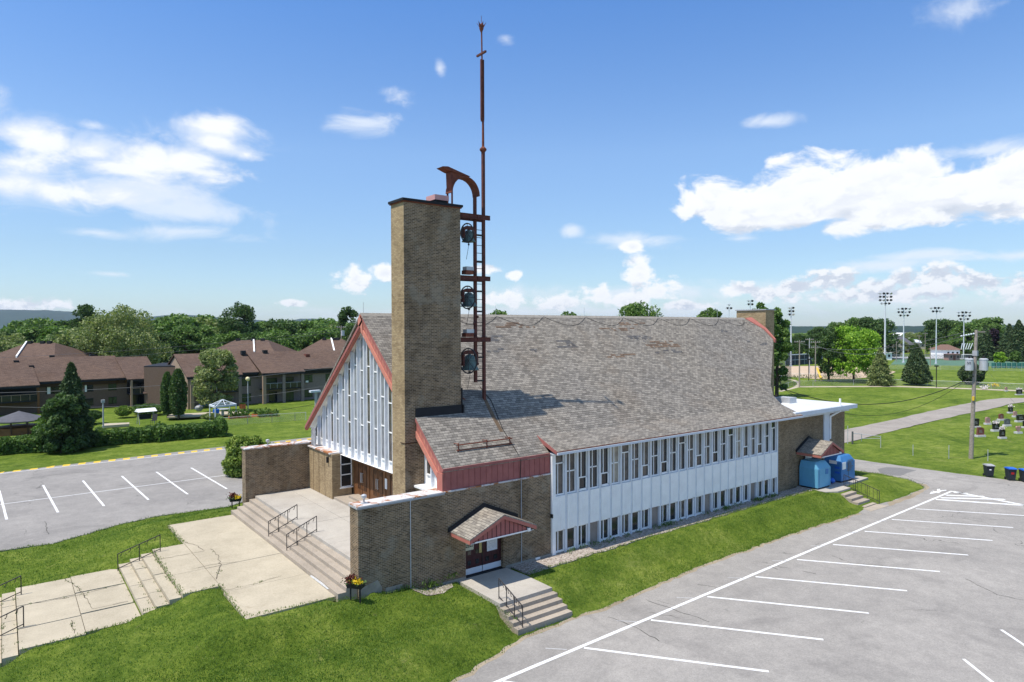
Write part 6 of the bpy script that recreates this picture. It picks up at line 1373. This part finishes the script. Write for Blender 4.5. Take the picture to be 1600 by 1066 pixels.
# ------------------------------------------------------------------ trees
def crown_points(rs, kind, N, H, Wd, base=.18):
    """leaf centres in a unit-less crown: height H, half width Wd"""
    if kind in ('round', 'tall', 'spread'):
        nl = {'round': 44, 'tall': 60, 'spread': 70}[kind]; pts = []
        L = []
        for k in range(nl):
            if kind == 'tall': z = H*(base+ (1-base)*rs.rand()**.85*.93); f = math.sin(math.pi*min(1, (z/H-base)/(1-base)*.8+.16))**.7
            elif kind == 'spread': z = H*(base+(1-base)*rs.rand()**.7*.9); f = math.sin(math.pi*min(1, (z/H-base)/(1-base)*.72+.24))**.6
            else: z = H*(base+(1-base)*rs.rand()**.8*.9); f = math.sin(math.pi*min(1, (z/H-base)/(1-base)*.78+.18))**.65
            a = rs.rand()*2*math.pi; r = Wd*f*(.35+.55*rs.rand()**.5); lr = Wd*(.17+.20*rs.rand())*(.9 if kind != 'tall' else 1.)
            L.append((r*math.cos(a), r*math.sin(a), min(z, H-lr*.7), lr))
        L.append((0, 0, H-Wd*.2, Wd*.24))
        wts = np.array([l[3]**2 for l in L]); wts /= wts.sum()
        for l, w in zip(L, wts):
            n = int(N*w); d = rs.normal(size=(n, 3)); d /= np.linalg.norm(d, axis=1)[:, None]; rad = l[3]*(.55+.5*rs.rand(n)**.5)
            # clumps inside the lobe
            bump_ = 1+.22*np.sin(d[:, 0]*7+l[0])*np.cos(d[:, 1]*6+l[1]*3)*np.sin(d[:, 2]*5)
            pts.append(d*(rad*bump_)[:, None]*np.array([1, 1, .8])+np.array(l[:3]))
        return np.concatenate(pts), L
    if kind in ('spruce', 'cone', 'column', 'ball'):
        t_ = rs.rand(N)**{'spruce': 1.35, 'cone': 1.3, 'column': .9, 'ball': 1.}[kind]; z = H*(.04+.96*t_); a = rs.rand(N)*2*math.pi
        if kind == 'spruce': r0 = Wd*(1-t_)**.8; lay = .68+.32*np.abs(np.sin(t_*H*2.1+np.sin(a*3)*.8)); r0 = r0*lay*(1+.25*np.sin(a*5+t_*9))+.1
        elif kind == 'cone': r0 = Wd*np.minimum((1-t_)**.72*1.12, (t_+.04)*9)**1.*(1+.09*np.sin(a*7+t_*19)); r0 = np.minimum(r0, Wd*1.05)+.06
        elif kind == 'column': r0 = Wd*np.sin(np.pi*np.clip(t_*.86+.12, 0, 1))**.6*(1+.14*np.sin(a*6+t_*15))
        else: r0 = Wd*np.sin(np.pi*np.clip(t_*.9+.06, 0, 1))**.6*(1+.1*np.sin(a*5+t_*11))
        r = r0*(1-.35*rs.rand(N)**1.6)
        return np.stack([r*np.cos(a), r*np.sin(a), z], 1), []
def mktree(name, label, kind, loc, H, Wd, N, size, mat, group=None, seed=1, base=.18, cat='tree', trunk=True, barkmat=None):
    rs = np.random.RandomState(seed); t = thing(name, label, cat, tuple(loc), group=group); lx, ly, lz = loc
    pts, L = crown_points(rs, kind, N, H, Wd, base)
    droop = None if kind not in ('spruce', 'cone') else np.stack([pts[:, 0]/Wd*1.2, pts[:, 1]/Wd*1.2, np.full(len(pts), -.5)], 1)
    leafmesh('crown', pts+np.array([lx, ly, lz]), 0, size, mat, t, aspect=.6 if droop is None else .42, droop=droop, rs=rs)
    if trunk:
        tr = MB(); rt_ = max(.1, H*.022); top = H*(.72 if L else .93)
        tr.tube((lx, ly, lz-.3), (lx+.02*H*math.sin(seed), ly, lz+top*.5), rt_, rt_*.7, n=8).tube((lx+.02*H*math.sin(seed), ly, lz+top*.5), (lx, ly, lz+top), rt_*.7, rt_*.2, n=7)
        for l in L[:9]:
            if l[2] > H*.2: tr.tube((lx, ly, lz+l[2]*.55), (lx+l[0]*.9, ly+l[1]*.9, lz+l[2]), rt_*.38, rt_*.1, n=5)
        tr.build('trunk', barkmat or M['bark'], t)
    return t
def place(src, loc, sc, rz, label, group, sz=None):
    c = src.copy(); COL.objects.link(c); c.location = loc; c.rotation_euler = (0, 0, rz); c.scale = (sc, sc, sz or sc); c['label'] = label
    if group: c['group'] = group
    elif 'group' in c: del c['group']
    for ch in KID.get(src, []):
        k = ch.copy(); COL.objects.link(k); k.parent = c
    return c
def grow(u, v, vt, z0, halfpx, kind, mat, N, size, label, seed, name='tree', base=.18, group=None, dep=None, cat='tree', trunk=True):
    p = U(u, v, z0) if dep is None else atd(u, dep, z0); H = zat(vt, p)-p.z; Wd = halfpx*fdepth(p)/F_PX
    return mktree(name, label, kind, tuple(p), H, Wd, N, size, mat, group, seed, base, cat, trunk)
# individually visible trees, right side
grow(1334, 597, 512, ZC, 42, 'spread', M['leaf_lime'], 15000, .55, 'big lime green maple on several stems beyond the cemetery lawn', 11, 'maple_tree', .16)
for dx in (-7, 6, 12): q = U(1330+dx, 597, ZC); MB().tube(q-Vector((0, 0, .2)), (q.x, q.y, 3.5), .22, .14, n=7)
grow(1295, 596, 512, ZC, 26, 'spread', M['leaf_dark'], 10000, .5, 'dark green round tree touching the left side of the lime maple', 12, 'maple_tree', .12)
grow(1375, 603, 546, ZC, 19, 'spruce', M['leaf_olive'], 7000, .55, 'pale olive fir with a loose outline right of the lime maple', 13, 'fir_tree')
grow(1432, 602, 541, ZC, 20, 'cone', M['leaf_conifer'], 9000, .5, 'neat dark cone shaped fir standing alone in the field', 14, 'fir_tree')
grow(1518, 601, 571, ZC, 17, 'ball', M['leaf_conifer'], 6000, .45, 'low round dark conifer behind the transformer pole', 15, 'fir_tree')
grow(1562, 573, 553, ZC, 9, 'round', M['leaf_lime'], 1800, .6, 'small bright green sapling left of the teal screens', 16, 'sapling', .3); grow(1586, 573, 551, ZC, 8, 'round', M['leaf'], 1600, .6, 'small darker sapling above the teal screens', 17, 'sapling', .3)
# behind the church ridge
for i, (u, hp, vt, dp, lb) in enumerate([(777, 28, 484, 150, 'leafy tree top showing over the ridge just right of the bell mast'), (884, 27, 487, 150, 'low tree top over the middle of the church ridge'), (1003, 44, 472, 145, 'widest tree crown showing over the church ridge'), (1109, 24, 482, 150, 'rounded tree top over the right part of the church ridge')]):
    grow(u, 0, vt, -1, hp, 'spread', M['leaf'], 9000, .55, lb, 21+i, 'leafy_tree', .3, dep=dp)
for i, (u, hp, vt, dp, lb) in enumerate([(1188, 24, 474, 124, 'tall poplar right behind the church chimney'), (1214, 21, 482, 126, 'tall poplar just right of the church chimney')]):
    grow(u, 0, vt, -1, hp, 'tall', M['leaf'], 11000, .5, lb, 31+i, 'poplar_tree', .1, dep=dp)
# left side singles
grow(113, 702, 566, 0, 31, 'spruce', M['leaf_conifer'], 13000, .4, 'tall dark spruce in front of the nearer apartment block', 41, 'spruce_tree')
grow(96, 706, 612, 0, 30, 'spread', M['leaf_dark'], 12000, .33, 'dark broad leafed tree growing against the tall spruce', 42, 'garden_tree', .05)
grow(88, 700, 645, 0, 30, 'round', M['leaf'], 5000, .3, 'light green shrub below the spruce at the hedge', 45, 'garden_shrub', .02)
grow(338, 641, 544, ZA+.4, 33, 'spread', M['leaf_olive'], 11000, .42, 'loose pale olive tree before the mauve apartment block', 43, 'willow_tree', .16)
for i, (u, v, vt, hp) in enumerate([(262, 650, 580, 9), (279, 651, 575, 12)]): grow(u, v, vt, -.9, hp, 'column', M['leaf_dark'], 6500, .34, ['slimmer left cedar column by the flat roofed link', 'fuller right cedar column by the flat roofed link'][i], 51+i, 'cedar_tree', .0)
grow(373, 0, 470, ZA, 30, 'spread', M['leaf_dark'], 9000, .6, 'tallest loose crowned tree in the row behind the farther apartment block', 44, 'leafy_tree', .3, dep=195)
grow(192, 0, 474, ZA, 64, 'spread', M['leaf_olive'], 20000, .55, 'large spreading pale tree behind the nearer apartment block', 46, 'leafy_tree', .15, dep=158)
grow(134, 0, 473, ZA, 20, 'tall', M['leaf_dark'], 7000, .6, 'tall blue green poplar left of the large spreading tree', 47, 'poplar_tree', .3, dep=200)
grow(545, 0, 478, ZA, 20, 'tall', M['leaf_dark'], 7000, .55, 'tall dark tree beside the church gable', 48, 'leafy_tree', .2, dep=170)
# masses
rs0 = random.Random(5)
PROT = []
for i, (kd, mt, H, Wd) in enumerate([('spread', 'leaf', 12, 5.2), ('tall', 'leaf', 14, 4.2), ('spread', 'leaf_dark', 12, 5), ('tall', 'leaf_dark', 14, 4), ('spread', 'leaf_olive', 11, 5), ('round', 'leaf', 10, 4.6)]):
    PROT.append((mktree('leafy_tree', 'x', kd, (0, 0, 0), H, Wd, 5200, .62, M[mt], None, 60+i, .06), H))
used_p = set()
def mass(u, vt, dep, label, group, z0, k=None, wscale=1.):
    k = rs0.randrange(len(PROT)) if k is None else k; src, H0 = PROT[k]; p = atd(u, dep, z0); H = zat(vt, p)-z0; sc = H/H0
    if k not in used_p:
        used_p.add(k); src.location = p; src.scale = (sc*wscale, sc*wscale, sc); src['label'] = label; src['group'] = group; return src
    return place(src, p, sc*wscale, rs0.uniform(0, 6.28), label, group, sc)
LG, LL = 'trees in the dense row behind the brown apartments', 'green leafy tree in the dense row behind the brown apartments'
prof = [(0, 503), (60, 497), (100, 497), (140, 492), (180, 490), (230, 500), (275, 490), (310, 492), (350, 500), (400, 503), (430, 500), (470, 495), (495, 498), (530, 503), (560, 497), (620, 500)]
def pv(u, pf):
    for (a, va), (c, vc) in zip(pf, pf[1:]):
        if a <= u <= c: return va+(vc-va)*(u-a)/(c-a)
    return pf[0][1] if u < pf[0][0] else pf[-1][1]
for row, (dep, dv, st) in enumerate(((215, 0, 20), (198, 7, 22), (184, 16, 30))):
    u = -90
    while u < 640:
        mass(u+rs0.uniform(-6, 6), pv(u, prof)+dv+rs0.uniform(-6, 10), dep+rs0.uniform(-7, 7), LL, LG, ZA, wscale=1.15); u += st*rs0.uniform(.85, 1.2)
LG2, LL2 = 'trees in the belt beyond the ball field', 'green leafy tree in the belt beyond the ball field'
for dep, dv, st, a, c in ((330, 0, 17, 1215, 1345), (285, 7, 20, 1205, 1345)):
    u = a
    while u < c: mass(u, 525+dv+rs0.uniform(-10, 5), dep+rs0.uniform(-8, 8), LL2, LG2, ZC, wscale=1.1); u += st*rs0.uniform(.85, 1.2)
for u, vt, dp, k, lb in [(1310, 505, 300, 1, 'taller green tree rising behind the lime maple on its left'), (1338, 498, 290, 1, 'pale tall tree rising behind the lime maple'), (1358, 497, 285, 3, 'tall tree with an airy top left of the nearest floodlight'), (1372, 499, 280, 2, 'dark leaning tree hugging the nearest floodlight mast'), (1276, 512, 300, 3, 'pointed dark tree above the dark maple'), (1470, 500, 320, 2, 'tall dark tree left of the two row floodlight'), (1484, 501, 315, 2, 'wide dark tree behind the two row floodlight'), (1500, 505, 310, 0, 'green tree left of the rightmost floodlight'), (1517, 505, 300, 0, 'green tree right of the rightmost floodlight'), (1535, 500, 305, 1, 'green tree with spiky top behind the transformer pole'), (1548, 498, 310, 1, 'tallest spiky topped tree right of the transformer pole')]:
    mass(u, vt, dp, lb, LG2, ZC, k, 1.25)
LG3, LL3 = 'low garden trees around the far houses', 'low green garden tree among the far houses'
for i in range(30):
    u = rs0.uniform(1385, 1600); mass(u, rs0.uniform(530, 545), rs0.uniform(310, 420) if u < 1460 else rs0.uniform(285, 300), LL3, LG3, ZC, None, 1.4)
for i in range(22):
    u = 1380+i*11; mass(u, rs0.uniform(519, 527), rs0.uniform(500, 640), 'far green tree in the hazy belt beyond the houses', 'trees in the hazy belt beyond the houses', ZC, None, 1.5)
for i, (u, vt, hp, dp, mt, kd) in enumerate([(1539, 513, 17, 262, 'leaf_conifer', 'spruce'), (1552, 516, 14, 265, 'purple', 'round'), (1577, 509, 20, 258, 'leaf_conifer', 'spruce'), (1592, 503, 22, 255, 'leaf_conifer', 'spruce'), (1612, 506, 22, 252, 'leaf_conifer', 'spruce')]):
    grow(u, 0, vt, ZC, hp, kd, M[mt], 5500, .8, ['blue grey spruce right of the transformer pole', 'dark purple leafed tree behind the blue grey spruce', 'dark fir beyond the far road, left of the two big ones', 'big dark fir at the right edge of the picture', 'dark fir cut by the right edge of the picture'][i], 80+i, 'fir_tree' if kd == 'spruce' else 'purple_tree', .1, dep=dp)
# ------------------------------------------------------------------ hedges and bushes
def hedge(name, pts, h, w_, N, size, mat, label, seed, cat='hedge'):
    rs = np.random.RandomState(seed); P_ = [Vector((p[0], p[1], 0)) for p in pts]; Ls = [(c-a).length for a, c in zip(P_, P_[1:])]; tot = sum(Ls); out = []
    for a, c, l in zip(P_, P_[1:], Ls):
        n = int(N*l/tot); t_ = rs.rand(n); d = (c-a).normalized(); nn = Vector((-d.y, d.x, 0)); th = rs.rand(n)*math.pi*1.25-.12*math.pi*1.25
        x = t_*l; bumpf = 1+.16*np.sin(x*1.7+np.cos(x*.6)*3)+.08*np.sin(x*4.3)
        r = (1-.25*rs.rand(n)**2)*bumpf
        cy = np.cos(th)*w_/2*r; cz = h*(.15+.85*np.clip(np.abs(np.sin(th))**.6*np.sign(np.sin(th)), -.1, 1))*r*.97; cz = np.where(rs.rand(n) < .35, rs.rand(n)*h*.8, cz)
        gz = -.05
        out.append(np.stack([a.x+d.x*x+nn.x*cy, a.y+d.y*x+nn.y*cy, np.full(n, gz)+cz], 1))
    o = leafmesh(name, np.concatenate(out), 0, size, mat, None, rs=rs); return prop(o, label, cat)
hedge('hedge', [P2(-60, 713, 0), P2(70, 702, 0), P2(150, 694, 0), P2(250, 687, 0), P2(352, 678, 0)], 1.75, 3.0, 34000, .30, M['leaf_hedge'], 'long dense green hedge between the lawn strip and the apartments', 3)
b1 = grow(383, 742, 680, 0, 32, 'spread', M['leaf_bush'], 20000, .22, 'large light green bush at the corner of the left parking lot', 71, 'bush', .0, cat='bush', trunk=False)
b2 = grow(418, 738, 690, 0, 26, 'spread', M['leaf_bush'], 10000, .22, 'lower part of green bush just behind the far brick wing', 72, 'bush', .0, cat='bush', trunk=False)
for i, (u, v, vt, hp, z, mt, lb) in enumerate([(193, 650, 633, 12, -1.2, 'leaf_bush', 'clipped round shrub by the apartment terrace'), (233, 647, 630, 22, -1.3, 'leaf_hedge', 'clipped low hedge block by the apartment porch'), (215, 646, 631, 8, -1.3, 'leaf_hedge', 'small clipped shrub between the two larger ones'), (145, 656, 640, 14, -.9, 'leaf_dark', 'dark shrub beside the tall spruce'), (330, 655, 645, 14, -.6, 'leaf_olive', 'loose low plants below the shelter frame')]):
    grow(u, v, vt, z, hp, 'ball', M[mt], 3000, .28, lb, 90+i, 'garden_shrub', 0., cat='shrub', trunk=False)
# ------------------------------------------------------------------ grass tufts: ragged edges and weeds
rs = np.random.RandomState(9)
def tuftcloud(name, pts, hgt, per, size, mat, label, spread=.1):
    P_ = np.array(pts); n = len(P_)*per; c = np.repeat(P_, per, 0)+rs.normal(size=(n, 3))*[spread, spread, 0]; c[:, 2] += rs.rand(n)*hgt
    up_ = np.tile([0, 0, 1.6], (n, 1)); o = leafmesh(name, c, 0, size, mat, None, aspect=.28, droop=up_, rs=rs); return prop(o, label, 'grass', kind='stuff')
def edge_pts(poly, z, step=.09, off=.05, closed=False):
    out = []
    L = list(zip(poly, poly[1:]+([poly[0]] if closed else [])))[:len(poly) if closed else len(poly)-1]
    for a, c in L:
        n = max(1, int(math.dist(a, c)/step))
        for k in range(n): out.append((a[0]+(c[0]-a[0])*k/n+rs.normal()*off, a[1]+(c[1]-a[1])*k/n+rs.normal()*off, z))
    return out
E_ = edge_pts(edgeR[4:], ZR-.02)+edge_pts(edgeR2, ZR-.02, .12)+edge_pts(edgeL, ZL-.02)+edge_pts(slab1, .58, .09, .04, True)+edge_pts([(4.5, 31.5), (.3, 30.9)], -.02)+edge_pts([(4.5, 39.0), (.3, 38.7)], -.02)+edge_pts([(6.1, 31.3), (4.5, 31.5)], .25)+edge_pts([(6.1, 39), (4.5, 39.1)], .25)
E_ = [e for e in E_ if not (e[0] > 11.0 and 27 < e[1] < 43.5 and e[2] > .3)]
E_ += edge_pts(gp, .0, .07, .06)+edge_pts([(20.2, 25.3), (20.25, 23.4), (20.3, 22.1)], -.25)+edge_pts([(17.05, 26.8), (17.05, 23.4), (17.05, 22.1)], -.2)+edge_pts([(12.2, 26.7), (14, 26.75)], .35, .06)
tuftcloud('grass_edge', E_, .06, 5, .10, M['tuft'], 'ragged grass along the edges of lawn and paving', .06)
n = 52000; gx = rs.uniform(2, 48, n); gy = 20.5+rs.rand(n)*6.2; keep = ~((gx > 17) & (gx < 20.4) & (gy > 22)); gx, gy = gx[keep], gy[keep]
lowb = np.interp(gx, [2, 12.8, 17.2, 26, 47], [17.5, 20.9, 22.15, 22.5, 22.75]); keep = (gy > lowb) & ((gx < 20.4) | (gy < 25.4)); gx, gy = gx[keep], gy[keep]
gz = height(gx, gy); tuftcloud('grass_blades', np.stack([gx, gy, gz], 1), .04, 2, .085, M['tuft'], 'short grass blades on the lawn along the church', .12)
n = 30000; gx = rs.uniform(-1, 12, n); gy = rs.uniform(22, 48, n); gz = height(gx, gy)
def inany(x, y): 
    r_ = np.zeros(x.shape, bool)
    for pl in (slab1, slab2, midst, st3, slab3, lotL, rect(11, 26.9, 13, 44)): r_ |= pdist(x, y, pl)[0] < .05
    return r_
kp = ~inany(gx, gy); tuftcloud('grass_blades', np.stack([gx, gy, gz], 1)[kp], .04, 2, .09, M['tuft'], 'short grass blades on the front lawn beside the path', .12)
W_ = []
for L in CR1[1:3]+CR2[:2]+[CR2[3]]:
    for k in range(5): a = L[rs.randint(len(L)-1)]; i = L.index(a); c = L[i+1]; f = rs.rand(); W_.append((a[0]+(c[0]-a[0])*f, a[1]+(c[1]-a[1])*f, .61 if L in CR1 else .01))
for xx, zz in ((4.5, .0), (5.0, .15), (5.5, .3), (6.03, .45), (.35, 0), (-.1, -.15)):
    for k in range(8): W_.append((xx-.03, rs.uniform(31.6, 38.8), zz))
tuftcloud('weeds', W_, .03, 7, .08, M['weed'], 'weeds growing in the cracks and step joints of the path', .05)
WW = [(rs.uniform(23.5, 44), 26.55+rs.normal()*.07, .02) for k in range(46)]+[(x+rs.normal()*.25, 26.5+rs.normal()*.1, .02) for x in (32.2, 38, 41.9, 43.6) for k in range(9)]+[(rs.uniform(12.6, 17), 26.7, .25) for k in range(16)]+[(15.6+rs.normal()*.2, 26.6, .15) for k in range(9)]
tuftcloud('weeds', WW, .22, 14, .14, M['weed'], 'weeds along the foot of the window wall and brick wing', .09)
# hedge of ball field weeds
wf = [(p.x, p.y, ZC) for p in [U(1216+k*1.3, 590+rs.rand()*2.5, ZC) for k in range(100)]]; tuftcloud('weeds', wf, .9, 8, .4, M['leaf_dark'], 'dark leafy weeds in front of the ball field sand', .6)

# ------------------------------------------------------------------ haze
hm = bpy.data.materials.new('haze'); hm.use_nodes = True; ht = hm.node_tree; ht.nodes.clear(); ho = ht.nodes.new('ShaderNodeOutputMaterial'); hv = ht.nodes.new('ShaderNodeVolumePrincipled')
hv.inputs['Color'].default_value = (.72, .84, 1, 1); hv.inputs['Density'].default_value = .00004; hv.inputs['Anisotropy'].default_value = .2
ht.links.new(hv.outputs[0], ho.inputs['Volume'])
hb = MB().box(-12500, -12500, -9, 12500, 12500, 290).build('haze', hm); hb['kind'] = 'stuff'; hb['label'] = 'thin blue summer haze over the distance'
